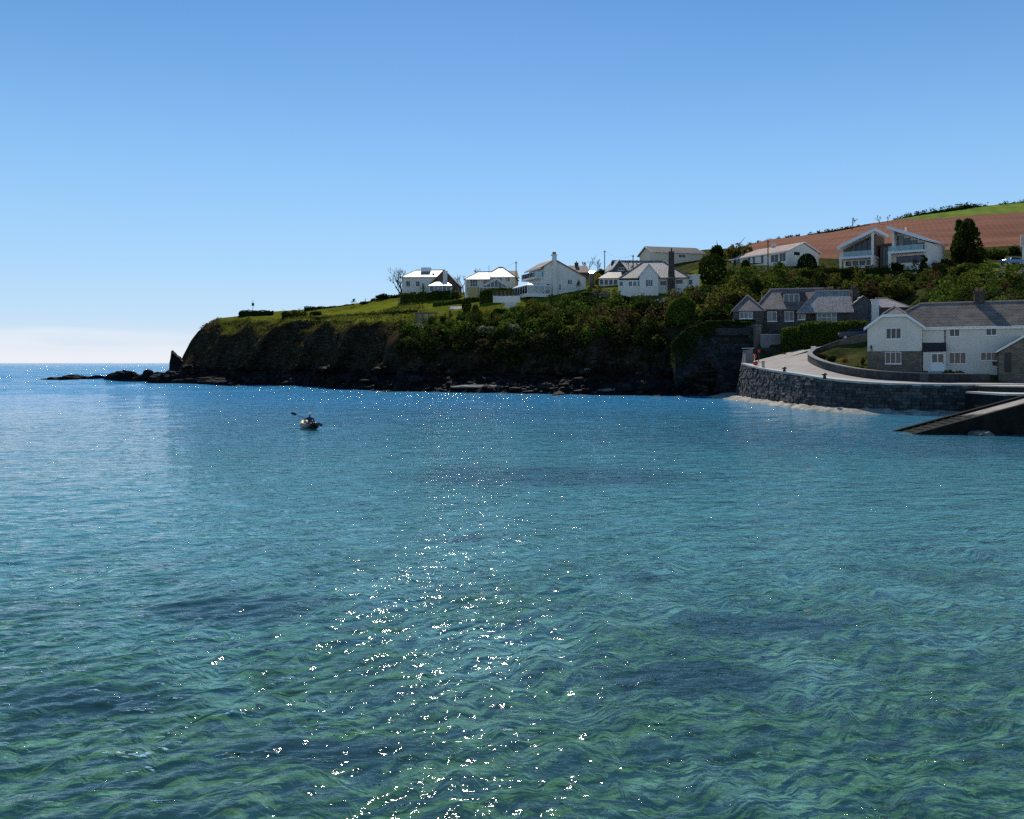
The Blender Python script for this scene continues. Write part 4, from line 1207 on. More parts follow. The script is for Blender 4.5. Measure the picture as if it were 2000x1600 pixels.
class House:
    """A building in its own frame: x along the front, y going back from it, z up. Photo pixels are read through its facade planes."""
    def __init__(s, name, label, px, py, Y, rot=0.0, cat='house', group=None):
        p = P(px, py, Y)
        s.o, s.a = p, R(rot)
        s.root = thing(name, label, cat, p, s.a, group)
        s.ux = Vector((math.cos(s.a), math.sin(s.a), 0)); s.uy = Vector((-math.sin(s.a), math.cos(s.a), 0))
    def at(s, px, py, d=0.0):
        """Local (x, z) of the point of the plane y = d seen at this pixel."""
        dr = Vector(((px - 1000) / F, 1, (HZ - py) / F)); e = Vector((0, 0, H))
        t = ((s.o + s.uy * d - e).dot(s.uy)) / dr.dot(s.uy)
        q = e + dr * t - s.o
        return q.dot(s.ux), q.z
    def side(s, px, py, x):
        """Local (y, z) on the plane x = const."""
        dr = Vector(((px - 1000) / F, 1, (HZ - py) / F)); e = Vector((0, 0, H))
        t = ((s.o + s.ux * x - e).dot(s.ux)) / dr.dot(s.ux)
        q = e + dr * t - s.o
        return q.dot(s.uy), q.z
    def rect(s, r, d=0.0):
        x0, z1 = s.at(r[0], r[1], d); x1, z0 = s.at(r[2], r[3], d)
        xm, zm = s.at((r[0] + r[2]) / 2, (r[1] + r[3]) / 2, d)
        h = abs(s.at((r[0] + r[2]) / 2, r[1], d)[1] - s.at((r[0] + r[2]) / 2, r[3], d)[1])
        return (min(x0, x1), zm - h / 2, abs(x1 - x0), h)
    def part(s, name, mb, mat, parent=None, smooth=False):
        return mb.build(name, mat, parent or s.root, smooth=smooth)
    # -- walls with openings
    def walls(s, x0, x1, y0, y1, z0, z1, mat, front=(), left=(), right=(), gable=None, gz=None, name='wall', back=True):
        """A hollow block. front/left/right: openings (x, z, w, h) along that face. gable: 'x' (ridge runs along x) or 'y'."""
        mb = MB()
        D = 0.13
        def face(o, ux, uy, W, ops):
            cuts = sorted({0.0, W, *[c for q in ops for c in (max(0, q[0]), min(W, q[0] + q[2]))]})
            zc = sorted({z0, z1, *[c for q in ops for c in (max(z0, q[1]), min(z1, q[1] + q[3]))]})
            def pt(u, z, d=0.0): return (o[0] + ux[0] * u + uy[0] * d, o[1] + ux[1] * u + uy[1] * d, z)
            for a, b in zip(cuts, cuts[1:]):
                for c, d in zip(zc, zc[1:]):
                    mx_, mz_ = (a + b) / 2, (c + d) / 2
                    if any(q[0] < mx_ < q[0] + q[2] and q[1] < mz_ < q[1] + q[3] for q in ops): continue
                    mb.poly([pt(a, c), pt(b, c), pt(b, d), pt(a, d)])
            for q in ops:
                a, b, c, d = q[0], q[0] + q[2], q[1], q[1] + q[3]
                for e, f in (((a, c), (b, c)), ((b, c), (b, d)), ((b, d), (a, d)), ((a, d), (a, c))):
                    mb.poly([pt(*e), pt(*f), pt(*f, D), pt(*e, D)])
        face((x0, y0), (1, 0), (0, 1), x1 - x0, [(q[0] - x0, *q[1:4]) for q in front])
        face((x0, y1), (0, -1), (1, 0), y1 - y0, [(y1 - q[0] - q[2], *q[1:4]) for q in left])
        face((x1, y0), (0, 1), (-1, 0), y1 - y0, [(q[0] - y0, *q[1:4]) for q in right])
        mb.poly([(x1, y1, z0), (x0, y1, z0), (x0, y1, z1), (x1, y1, z1)])
        mb.poly([(x0, y0, z1 - 0.02), (x1, y0, z1 - 0.02), (x1, y1, z1 - 0.02), (x0, y1, z1 - 0.02)])
        if gable == 'y':
            xm = (x0 + x1) / 2 if not isinstance(gz, tuple) else gz[1]; g = gz[0] if isinstance(gz, tuple) else gz
            for y in (y0, y1): mb.poly([(x0, y, z1), (x1, y, z1), (xm, y, g)])
        if gable == 'x':
            ym = (y0 + y1) / 2; g = gz
            for x in (x0, x1): mb.poly([(x, y0, z1), (x, y1, z1), (x, ym, g)])
        me = bpy.data.meshes.new(name); me.from_pydata(mb.v, [], mb.f); me.update(); me.materials.append(mat)
        return link_mesh(name, me, s.root)
    # -- windows and doors
    def window(s, q, cols=1, rows=1, y=0.0, mat=None, glass=None, fw=0.06, face='front', x=0.0, sill=True, name='window'):
        mat = mat or M['upvc']; glass = glass or M['glass']
        fr, pane, cw, rh = win_meshes(q[2], q[3], cols, rows, fw, mat)
        loc, rz = {'front': ((q[0], y, q[1]), 0.0), 'left': ((x, q[0] + q[2], q[1]), -math.pi / 2), 'right': ((x, q[0], q[1]), math.pi / 2)}[face]
        w = link_mesh(name, fr, s.root, loc, (0, 0, rz))
        if not pane.materials: pane.materials.append(glass)
        for c in range(cols):
            for r in range(rows):
                o = link_mesh('pane', pane, w, (fw + c * (cw + fw), 0, fw + r * (rh + fw)))
                if pane.materials[0] is not glass:
                    o.material_slots[0].link = 'OBJECT'; o.material_slots[0].material = glass
        if sill:
            MB().box(-0.06, q[2] + 0.06, -0.10, 0.02, -0.09, -0.003).build('sill', mat, w)
        return w
    def door(s, q, mat, y=0.0, glazed=0, frame=None, glass=None):
        fr = MB(); w, h = q[2], q[3]; f = 0.08
        fr.box(0, f, -.02, .10, 0, h).box(w - f, w, -.02, .10, 0, h).box(f, w - f, -.02, .10, h - f, h)
        o = link_mesh('door', MB().box(f + .005, w - f - .005, .03, .08, 0.02, h - f - .005).mesh('door', mat), s.root, (q[0], y, q[1]))
        fr.build('door_frame', frame or mat, o)
        if glazed:
            gw = (w - 2 * f - 0.12 * (glazed + 1)) / glazed
            for i in range(glazed):
                x = f + 0.12 + i * (gw + 0.12)
                MB().box(x, x + gw, .012, .03 - .002, h * 0.48, h - f - 0.14).build('pane', glass or M['glass'], o)
        MB().box(w - f - .16, w - f - .10, -.02, .028, h * .42, h * .48).build('handle', M['dkgrey'], o)
        return o
    # -- roofs
    def roof(s, x0, x1, y0, y1, h, hr, mat, axis='x', hip=(0, 0), ov=0.3, t=0.14, ridge=None, fascia=None, gov=None, name='roof'):
        """Pitched roof over a rectangle; hip = length of hip at either end of the ridge (0 = gable)."""
        if axis == 'x':
            ym = (y0 + y1) / 2; k = (hr - h) / (ym - y0)
            def V3(u, v, z): return (u, v, z)
            a0, a1, b0, b1, m = x0, x1, y0, y1, ym
        else:
            xm = (x0 + x1) / 2; k = (hr - h) / (xm - x0)
            def V3(u, v, z): return (v, u, z)
            a0, a1, b0, b1, m = y0, y1, x0, x1, xm
        g = ov if gov is None else gov
        e0 = a0 - (ov if hip[0] else g); e1 = a1 + (ov if hip[1] else g)
        r0 = a0 + hip[0] if hip[0] else e0; r1 = a1 - hip[1] if hip[1] else e1
        he = h - k * ov; top = hr + 0.0
        mb = MB()
        def up(p): return (p[0], p[1], p[2] + t)
        def slope(ps):
            lo = [V3(*p) for p in ps]; hi = [up(q) for q in lo]
            n, b = len(lo), len(mb.v)
            mb.v += lo + hi
            mb.f.append(tuple(b + i for i in range(n))); mb.f.append(tuple(b + n + i for i in range(n)))
            for i in range(n):
                j = (i + 1) % n; mb.f.append((b + i, b + j, b + n + j, b + n + i))
        slope([(e0, b0 - ov, he), (e1, b0 - ov, he), (r1, m, top), (r0, m, top)])
        slope([(e1, b1 + ov, he), (e0, b1 + ov, he), (r0, m, top), (r1, m, top)])
        if hip[0]: slope([(e0, b1 + ov, he), (e0, b0 - ov, he), (r0, m, top)])
        if hip[1]: slope([(e1, b0 - ov, he), (e1, b1 + ov, he), (r1, m, top)])
        rf = s.part(name, mb, mat)
        if ridge:
            rm = MB(); rr = 0.11
            zt = top + t
            rm.tube(V3(r0, m, zt), V3(r1, m, zt), rr, n=6)
            if hip[0]:
                for b in (b0 - ov, b1 + ov): rm.tube(V3(r0, m, zt), V3(e0, b, he + t), rr * .85, n=6)
            if hip[1]:
                for b in (b0 - ov, b1 + ov): rm.tube(V3(r1, m, zt), V3(e1, b, he + t), rr * .85, n=6)
            rm.build('ridge_tiles', ridge, rf)
        if fascia:
            fm = MB()
            for b, sg in ((b0 - ov, -1), (b1 + ov, 1)):
                lo = [V3(e0, b + sg * .004, he - .10), V3(e1, b + sg * .004, he - .10), V3(e1, b + sg * .05, he - .10), V3(e0, b + sg * .05, he - .10)]
                fm.hexa(lo + [(p[0], p[1], p[2] + .10 + t * .7) for p in lo])
            for c, hp, sg in ((e0, hip[0], -1), (e1, hip[1], 1)):
                if hp: continue
                for b in (b0 - ov, b1 + ov):
                    lo = [V3(c + sg * .004, b, he - .09), V3(c + sg * .004, m, top - .09), V3(c + sg * .05, m, top - .09), V3(c + sg * .05, b, he - .09)]
                    fm.hexa(lo + [(p[0], p[1], p[2] + .09 + t) for p in lo])
            fm.build('fascia', fascia, rf)
        return rf
    def chimney(s, x, y, z0, z1, w=0.9, d=0.7, mat=None, pots=2, pot_mat=None):
        c = s.part('chimney', MB().box(x - w / 2, x + w / 2, y - d / 2, y + d / 2, z0, z1).box(x - w / 2 - .07, x + w / 2 + .07, y - d / 2 - .07, y + d / 2 + .07, z1 + .002, z1 + .14), mat or M['stackstone'])
        for i in range(pots):
            px = x + (i - (pots - 1) / 2) * (w / max(pots, 1)) * 0.9
            MB().lathe([(.14, 0), (.13, .3), (.16, .34), (.16, .42)], 10, (px, y, z1 + .142)).build('chimney_pot', pot_mat or M['terracotta'], c)
        return c

# ------------------------------------------------------------------ 1  the white house on the quay
def white_quay_house():
    h = House('seaside_house', 'large white rendered house with dark tiled roof standing on the quay', 1694.3, 722, 95.0, -26)
    A, B = h.at, h.rect
    eave = A(1694, 638)[1]; xw = A(1800.7, 660)[0]
    # gabled wing
    up, lo_ = B((1730.3, 641, 1760.3, 662.2)), B((1728.5, 687.5, 1760.3, 710.6))
    zc = A(1750, 686)[1]
    apex = A(1749, 600)[1]
    h.walls(0, xw, 0, 7.5, zc, eave, M['offwhite'], front=[up])
    zcut = A(1743, 616.5)[1]; xm = xw / 2; fr_ = (zcut - eave) / (apex - eave)
    xl, xr = xm * fr_, xw - xm * fr_
    h.part('gable_wall', MB().prism([(0, eave + .002), (xw, eave + .002), (xr, zcut - .03), (xl, zcut - .03)], .2, 'y', 0.0), M['offwhite'])
    h.walls(-0.025, xw + 0.025, -0.03, 7.5, -1.2, zc - 0.004, M['brstone'], front=[lo_], name='stone_base')
    h.window(up, 3, 1); h.window(lo_, 3, 1, y=-0.03)
    ov, t, k = 0.32, 0.16, (apex - eave) / xm
    he = eave - k * ov; hl = 1.15
    rm = MB()
    for sg in (0, 1):
        fx = (lambda x: x) if sg == 0 else (lambda x: xw - x)
        lo = [(fx(-ov), -ov, he), (fx(xl), -ov, zcut), (fx(xm), hl, apex), (fx(xm), 9.5, apex), (fx(-ov), 9.5, he)]
        b = len(rm.v); rm.v += lo + [(p[0], p[1], p[2] + t) for p in lo]
        rm.f += [tuple(b + i for i in range(5)), tuple(b + 5 + i for i in range(5))] + [(b + i, b + (i + 1) % 5, b + 5 + (i + 1) % 5, b + 5 + i) for i in range(5)]
    b = len(rm.v); lo = [(xl, -ov, zcut), (xr, -ov, zcut), (xm, hl, apex)]
    rm.v += lo + [(p[0], p[1], p[2] + t) for p in lo]; rm.f += [(b, b + 1, b + 2), (b + 3, b + 4, b + 5), (b, b + 1, b + 4, b + 3)]
    wr = h.part('roof', rm, M['slate'])
    rt = MB(); rt.tube((xm, hl, apex + t), (xm, 8, apex + t), .11, n=6)
    for x in (xl, xr): rt.tube((x, -ov, zcut + t), (xm, hl, apex + t), .09, n=6)
    rt.build('ridge_tiles', M['ridge'], wr)
    bb = MB()
    for (xa, za), (xb, zb2) in (((-ov - .05, he - .05), (xl, zcut)), ((xl, zcut), (xr, zcut)), ((xr, zcut), (xw + ov + .05, he - .05))):
        q = [(xa, -ov - .06, za - .16), (xb, -ov - .06, zb2 - .16), (xb, -ov - .005, zb2 - .16), (xa, -ov - .005, za - .16)]
        bb.hexa(q + [(p[0], p[1], p[2] + .30) for p in q])
    bb.build('bargeboard', M['upvc'], wr)
    # half-hip: white barge boards at the front
    # main range
    y0 = 0.9
    x0, xe = xw + 0.0, A(2000, 700, y0)[0] + 5.5
    me_ = A(1900, 637, y0)[1]
    ridge = A(1900, 592.5, y0 + 3.6)[1]
    ops = [B((1854, 639.7, 1874.7, 657.5), y0), B((1925.4, 638.8, 1947, 655.3), y0), B((1853.2, 688.5, 1887, 710.6), y0), B((1915, 688, 1948, 704.4), y0)]
    h.walls(x0 + .03, xe, y0, y0 + 7.2, -1.2, me_, M['offwhite'], front=ops, gable='x', gz=ridge)
    h.window(ops[0], 2, 1, y=y0); h.window(ops[1], 2, 1, y=y0); h.window(ops[2], 3, 1, y=y0); h.window(ops[3], 3, 1, y=y0)
    h.roof(x0 - 4.6, xe, y0, y0 + 7.2, me_, ridge, M['tile_quay'], hip=(4.4, 0), ov=0.34, ridge=M['ridge'], fascia=M['upvc'])
    # gutter and downpipe
    g = MB(); g.tube((x0 + .4, y0 - .42, me_ - .12), (xe, y0 - .42, me_ - .12), .055, n=8)
    h.part('gutter', g, M['upvc'])
    xd = A(1845.7, 660, y0)[0]
    h.part('downpipe', MB().tube((xd, y0 - .06, me_ - .1), (xd, y0 - .06, A(1845, 671, y0)[1]), .05), M['black'])
    # porch with lean-to canopy
    d0 = B((1816.6, 688, 1846.6, 726), y0 - 0.9)
    zb = d0[1]
    px0, px1 = A(1803, 690, y0 - .9)[0], A(1847.5, 690, y0 - .9)[0]
    h.part('porch_side', MB().box(px0, d0[0] - .02, y0 - .9, y0 - .02, zb - .6, d0[1] + d0[3]).box(d0[0] + d0[2] + .005, px1, y0 - .9, y0 - .02, zb - .6, d0[1] + d0[3]), M['offwhite'])
    h.door(d0, M['upvc'], y=y0 - .88, glazed=2)
    cz0, cz1 = A(1825, 685, y0 - 1.2)[1], A(1825, 669.3, y0)[1]
    cx0, cx1 = A(1801, 685, y0 - 1.2)[0], A(1848.5, 685, y0 - 1.2)[0]
    h.part('porch_canopy', MB().slab([(cx0, y0 - 1.25, cz0), (cx1, y0 - 1.25, cz0), (cx1, y0 - .01, cz1), (cx0, y0 - .01, cz1)], .10), M['black'])
    # stone gabled porch at the far end
    yp = y0 - 2.2
    d1 = B((1960, 687.5, 1977, 726), yp)
    pxl = A(1950.7, 700, yp)[0]; pxr = pxl + 2 * (A(2000, 700, yp)[0] - pxl)
    pe = A(1950, 684.7, yp)[1]; pa = A(2000, 657.5, yp)[1]
    h.walls(pxl, pxr, yp, y0 - .01, -1.3, pe, M['brstone'], front=[d1], gable='y', gz=pa, name='porch_wall')
    h.door(d1, M['black'], y=yp, frame=M['wood'])
    h.roof(pxl, pxr, yp, y0 + 1.5, pe, pa, M['tile_quay'], axis='y', ov=0.25, fascia=M['upvc'], name='porch_roof')
    # chimney on the ridge
    cx, cz = A(1912.5, 571.5, y0 + 3.6)
    h.chimney(cx, y0 + 3.6, ridge - .6, cz, w=1.0, d=0.8, pots=2)
    # letter box, house sign
    b = B((1938.5, 706.3, 1946, 713.8), y0)
    h.part('letter_box', MB().box(b[0], b[0] + b[2], y0 - .18, y0 - .004, b[1], b[1] + b[3]), M['black'])
    b = B((1700, 675, 1703.5, 682.5))
    h.part('wall_lamp', MB().box(b[0], b[0] + b[2], -.16, -.004, b[1], b[1] + b[3]).box(b[0] - .1, b[0] + b[2] + .1, -.05, -.003, b[1] - .16, b[1] - .10), M['black'])
    # step in front of the doors
    h.part('doorstep', MB().box(d0[0] - .3, d0[0] + d0[2] + .3, y0 - 1.9, y0 - .92, zb - .7, zb - .02), M['coping'])
    return h
white_quay_house()

# ------------------------------------------------------------------ 2  the dark stone bungalow with a dormer
def stone_bungalow():
    h = House('stone_bungalow', 'dark stone bungalow with slate roofs and a white dormer window', 1428.5, 636, 131.0, -13)
    A, B = h.at, h.rect
    # hipped wing towards the sea
    x1 = A(1491, 605)[0]; e = A(1460, 605)[1]; ap = A(1474, 578, 3.2)[1]
    w0 = B((1444.5, 609.5, 1469.7, 622.5))
    h.walls(0.3, x1, 0, 7, -2.5, e, M['dkstone'], front=[w0])
    h.window(w0, 3, 1, glass=M['glass_net'])
    h.roof(0.3, x1, 0, 8.5, e, ap, M['slate'], axis='y', hip=(3.0, 0), ov=0.3, ridge=M['ridge'])
    # main range
    d = 1.2
    m0, m1 = A(1491, 610, d)[0], A(1600, 610, d)[0]
    me_ = A(1520, 603, d)[1]; rz = A(1560, 565.5, d + 4.2)[1]
    ops = [B((1499, 608.7, 1517, 627.8), d), B((1532.7, 608, 1550, 627.5), d), B((1558, 604.5, 1573, 624.5), d)]
    h.walls(m0 + .02, m1, d, d + 8.4, -2.5, me_, M['dkstone'], front=ops, gable='x', gz=rz)
    h.window(ops[0], 2, 1, y=d, glass=M['glass_net']); h.window(ops[1], 2, 1, y=d, glass=M['glass_net']); h.window(ops[2], 2, 2, y=d, glass=M['glass_net'])
    h.roof(m0 - 1.2, m1 + 1, d, d + 8.4, me_, rz, M['slate'], hip=(2.6, 0), ov=0.3, ridge=M['ridge'])
    # dormer
    dd = d + 1.3
    q = B((1530.5, 574, 1561, 590.7), dd)
    xr = A(1571.7, 580, dd)[0]
    h.walls(q[0] - .1, xr, dd, dd + 3.0, q[1] - .9, q[1] + q[3] + .12, M['black'], front=[q], name='dormer')
    h.window(q, 3, 1, y=dd, glass=M['glass_net'])
    h.part('dormer_roof', MB().box(q[0] - .3, xr + .2, dd - .25, dd + 3.2, q[1] + q[3] + .14, q[1] + q[3] + .28), M['dkgrey'])
    # right wing, deep hipped roof
    d2 = 0.3
    a0, a1 = A(1592.7, 610, d2)[0], A(1666, 610, d2)[0]
    e2 = A(1630, 608, d2)[1]; r2 = A(1630, 569.5, d2 + 4.0)[1]
    q = B((1595.5, 611.5, 1634, 629), d2)
    h.walls(a0, a1, d2, d2 + 8, -2.5, e2, M['dkstone'], front=[q], gable='x', gz=r2)
    h.window(q, 4, 2, y=d2, glass=M['glass_net'])
    h.roof(a0 - 2.4, a1, d2, d2 + 8, e2, r2, M['slate_pale'], hip=(3.0, 0), ov=0.35, ridge=M['ridge'], gov=0.1)
    # slate-hung gable cross wing
    d3 = 1.6
    g0, g1 = a1 + .02, A(1708, 610, d3)[0]
    ez, gz = A(1706, 596, d3)[1], A(1686, 579, d3)[1]
    h.walls(g0, g1, d3, d3 + 7, -2.5, ez, M['slatehung'], gable='y', gz=gz)
    h.roof(g0, g1, d3, d3 + 7, ez, gz, M['slate_pale'], axis='y', ov=0.3, fascia=M['dkgrey'])
    cx, cz = A(1669, 563.7, d2 + 4.0)
    h.chimney(cx, d2 + 4.0, r2 - 2.2, cz, w=0.75, d=1.0, mat=M['stackstone'], pots=1)
    return h
stone_bungalow()

def annex():
    h = House('slate_annex', 'low slate-roofed cottage with a white chimney breast behind the quay house', 1703, 640, 127.0, -16)
    A, B = h.at, h.rect
    x1 = A(1773, 610)[0]; e = A(1740, 600)[1]; r = A(1730, 584, 3)[1]
    h.walls(0.9, x1, 0, 6, -3, e, M['dkstone'])
    h.roof(0.9, x1, 0, 6, e, r, M['slate_pale'], hip=(0, 2.6), ov=.3, ridge=M['ridge'], gov=.05)
    h.part('chimney_breast', MB().box(-.05, 0.95, -.3, .8, -3, A(1709, 586)[1]).box(-.12, 1.02, -.37, .87, A(1709, 586)[1] + .002, A(1709, 586)[1] + .12), M['white'])
    return h
annex()

# ------------------------------------------------------------------ 3  modern split-roof house on the hill
def modern_house():
    h = House('modern_house', 'modern white house with two sloping wing roofs and glass balconies', 1645, 523, 172.0, -37)
    A, B = h.at, h.rect
    G = M['glass']
    # left block
    x1 = A(1708, 500)[0]
    zl, zr = A(1645, 487)[1], A(1708, 454)[1]
    zf = A(1680, 503)[1]
    for nm, xa, xb, ya, za, zb in (('lower_wall', 0.1, x1, 0.6, -1.5, zf - .3),):
        ops = [(0.5 + k * (x1 - .8) / 4, 0.3, (x1 - 1.2) / 4 - .15, zf - 0.9) for k in range(4)]
        h.walls(xa, xb, ya, 8, za, zb, M['white'], front=ops, name=nm)
        for q in ops: h.window(q, 1, 1, y=ya, mat=M['dkgrey'], sill=False)
    h.part('floor_band', MB().box(-.2, x1 + .2, -1.6, 8, zf - .29, zf + .12), M['render_grey'])
    h.part('pier', MB().box(-.15, .25, -1.5, -1.1, -1.5, zf - .295), M['white'])
    h.part('pier', MB().box(x1 - .35, x1 + .15, -1.5, .5, -1.5, zf - .295), M['white'])
    # upper glazed wall following the roof slope
    n = 5
    for k in range(n):
        xa, xb = 0.4 + (x1 - .8) * k / n, 0.4 + (x1 - .8) * (k + 1) / n - .08
        za = zl + (zr - zl) * (xa / x1) - .45
        w = link_mesh('window', MB().box(xa, xb, .55, .62, zf + .15, zf + .25).box(xa, xa + .07, .55, .62, zf + .26, za).box(xb - .07, xb, .55, .62, zf + .26, za).box(xa, xb, .55, .62, za + .002, za + .08).mesh('window', M['dkgrey']), h.root)
        MB().box(xa + .075, xb - .075, .58, .60, zf + .26, za - .003).build('pane', G, w)
    h.part('back_wall', MB().hexa([(0, .8, zf + .13), (x1, .8, zf + .13), (x1, 8, zf + .13), (0, 8, zf + .13), (0, .8, zl - .1), (x1, .8, zr - .1), (x1, 8, zr - .1), (0, 8, zl - .1)]), M['brown'])  # brown tone stands in for the shaded open side under the roof
    h.part('roof', MB().hexa([(-.5, -1.9, zl - .25), (x1 + .5, -1.9, zr), (x1 + .5, 9, zr), (-.5, 9, zl - .25), (-.5, -1.9, zl + .40), (x1 + .5, -1.9, zr + .65), (x1 + .5, 9, zr + .65), (-.5, 9, zl + .40)]), M['render_grey'])
    h.part('column', MB().box(x1 - .25, x1 + .15, -1.5, -1.0, zf + .125, zr - .05), M['white'])
    for k in range(3):
        xa, xb = -.1 + (x1) * k / 3, -.1 + x1 * (k + 1) / 3 - .04
        h.part('balustrade_panel', MB().box(xa, xb, -1.55, -1.52, zf + .13, zf + 1.15), M['balustrade'])
    # glazed link
    l0, l1 = x1 + .55, A(1740, 500)[0]
    hz = A(1725, 477)[1]
    h.walls(l0, l1, 2.2, 8, -1.5, hz, M['brown'], name='link_wall', front=[(l0 + .3, -0.9, (l1 - l0) - .5, hz + .5)])
    h.window((l0 + .3, -.9, (l1 - l0) - .5, hz + .5), 3, 2, y=2.2, mat=M['dkgrey'], sill=False)
    h.part('link_roof', MB().box(l0 - .1, l1 + .2, 1.4, 8, hz + .005, hz + .3), M['dkgrey'])
    # right block
    r0, r1 = A(1741, 500)[0], A(1809, 480)[0]
    zh, zz = A(1738, 449)[1], A(1809, 470)[1]
    zg = A(1775, 492)[1]
    ops = [(r0 + .8, 0.2, r1 - r0 - 1.6, zg - 0.9)]
    h.walls(r0 + .2, r1, .6, 18.5, -2.5, zg - .3, M['white'], front=ops, name='lower_wall')
    h.window(ops[0], 4, 1, y=.6, mat=M['dkgrey'], sill=False)
    h.part('floor_band', MB().box(r0 - .3, r1 - .2, -1.6, .55, zg - .29, zg + .12), M['render_grey'])
    h.part('pier', MB().box(r0 - .25, r0 + .2, -1.5, .5, -2.5, zg - .295), M['white'])
    h.part('upper_wall', MB().hexa([(r0 + .3, .8, zg - .28), (r1, .8, zg - .28), (r1, 18.5, zg - .28), (r0 + .3, 18.5, zg - .28), (r0 + .3, .8, zh - .1), (r1, .8, zz - .2), (r1, 18.5, zz + .85), (r0 + .3, 18.5, zh + .3)]), M['white'])
    n = 4
    for k in range(n):
        xa, xb = r0 + .9 + (r1 - r0 - 1.3) * k / n, r0 + .9 + (r1 - r0 - 1.3) * (k + 1) / n - .08
        za = zh + (zz - zh) * ((xb - r0) / (r1 - r0)) - .5
        w = link_mesh('window', MB().box(xa, xb, .66, .76, zg + .15, zg + .25).box(xa, xa + .07, .66, .76, zg + .26, za).box(xb - .07, xb, .66, .76, zg + .26, za).box(xa, xb, .66, .76, za + .002, za + .08).mesh('window', M['dkgrey']), h.root)
        MB().box(xa + .075, xb - .075, .70, .73, zg + .26, za - .003).build('pane', M['glass_net'], w)
    h.part('column', MB().box(r0 + .35, r0 + .8, -1.2, .7, zg + .125, zh - .25), M['white'])
    h.part('roof', MB().hexa([(r0 - .4, -1.9, zh), (r1 + .5, -1.9, zz - .3), (r1 + .5, 19.5, zz + 1.0), (r0 - .4, 19.5, zh + .6), (r0 - .4, -1.9, zh + .37), (r1 + .5, -1.9, zz + .07), (r1 + .5, 19.5, zz + 1.37), (r0 - .4, 19.5, zh + .97)]), M['zinc'])
    h.part('fascia', MB().hexa([(r0 - .42, -2.0, zh - .02), (r1 + .52, -2.0, zz - .34), (r1 + .52, -1.905, zz - .34), (r0 - .42, -1.905, zh - .02), (r0 - .42, -2.0, zh + .62), (r1 + .52, -2.0, zz + .32), (r1 + .52, -1.905, zz + .32), (r0 - .42, -1.905, zh + .62)]), M['render_grey'])
    for k in range(3):
        xa = r0 - .2 + (r1 - r0) * k / 3; xb = r0 - .2 + (r1 - r0) * (k + 1) / 3 - .05
        h.part('balustrade_panel', MB().box(xa, xb, -1.55, -1.52, zg + .13, zg + 1.15), M['balustrade'])
    fx, fz = A(1769, 444, 3)
    h.part('flue', MB().tube((fx, 3, zz), (fx, 3, fz), .16, n=10), M['upvc'])
    return h
modern_house()

# ------------------------------------------------------------------ 4  long white bungalow with a brown roof
def long_bungalow():
    h = House('long_bungalow', 'long white bungalow with brown tiled roof and gable, below the ploughed field', 1537.7, 514, 181.0, 27)
    A, B = h.at, h.rect
    x1 = A(1598.9, 500)[0]; e = A(1540, 489.5)[1]; ap = A(1570, 474)[1]
    w = B((1550, 491.5, 1562.5, 499.5))
    Lg = 17.5
    side = []
    for p0, p1, a, b in ((1432, 1446, 505, 512), (1459.5, 1466, 501, 511), (1470, 1475, 500, 511), (1486, 1492, 497.5, 513), (1505, 1521, 495, 512), (1522, 1535, 492, 512)):
        ya, za = h.side(p1, a, 0); yb, zb = h.side(p0, b, 0)
        side.append((min(ya, yb), max(0.2, za - 2.0 if b - a > 8 else za - 1.1), abs(yb - ya), 1.9 if b - a > 8 else 1.0))
    h.walls(0, x1, 0, Lg, -2.5, e, M['white'], front=[w], left=side, gable='y', gz=ap)
    h.window(w, 1, 1)
    for k, q in enumerate(side): h.window(q, 2 if q[2] > 1.2 else 1, 1, face='left', mat=M['upvc'], sill=False)
    h.roof(0, x1, 0, Lg, e, ap, M['tile_brown'], axis='y', hip=(0, 3.5), ov=0.4, fascia=M['upvc'])
    cx, cz = A(1546.5, 468.5, 9)
    h.chimney(x1 / 2 + .2, 9, ap - .4, ap + .75, w=.9, d=.7, mat=M['white'], pots=0)
    # raised terrace in front of the long side
    h.part('terrace_wall', MB().box(-3.2, -2.9, 1, Lg, -3.0, .15).box(-2.89, -.02, 1, Lg, -3.0, .1), M['white'])
    return h
long_bungalow()

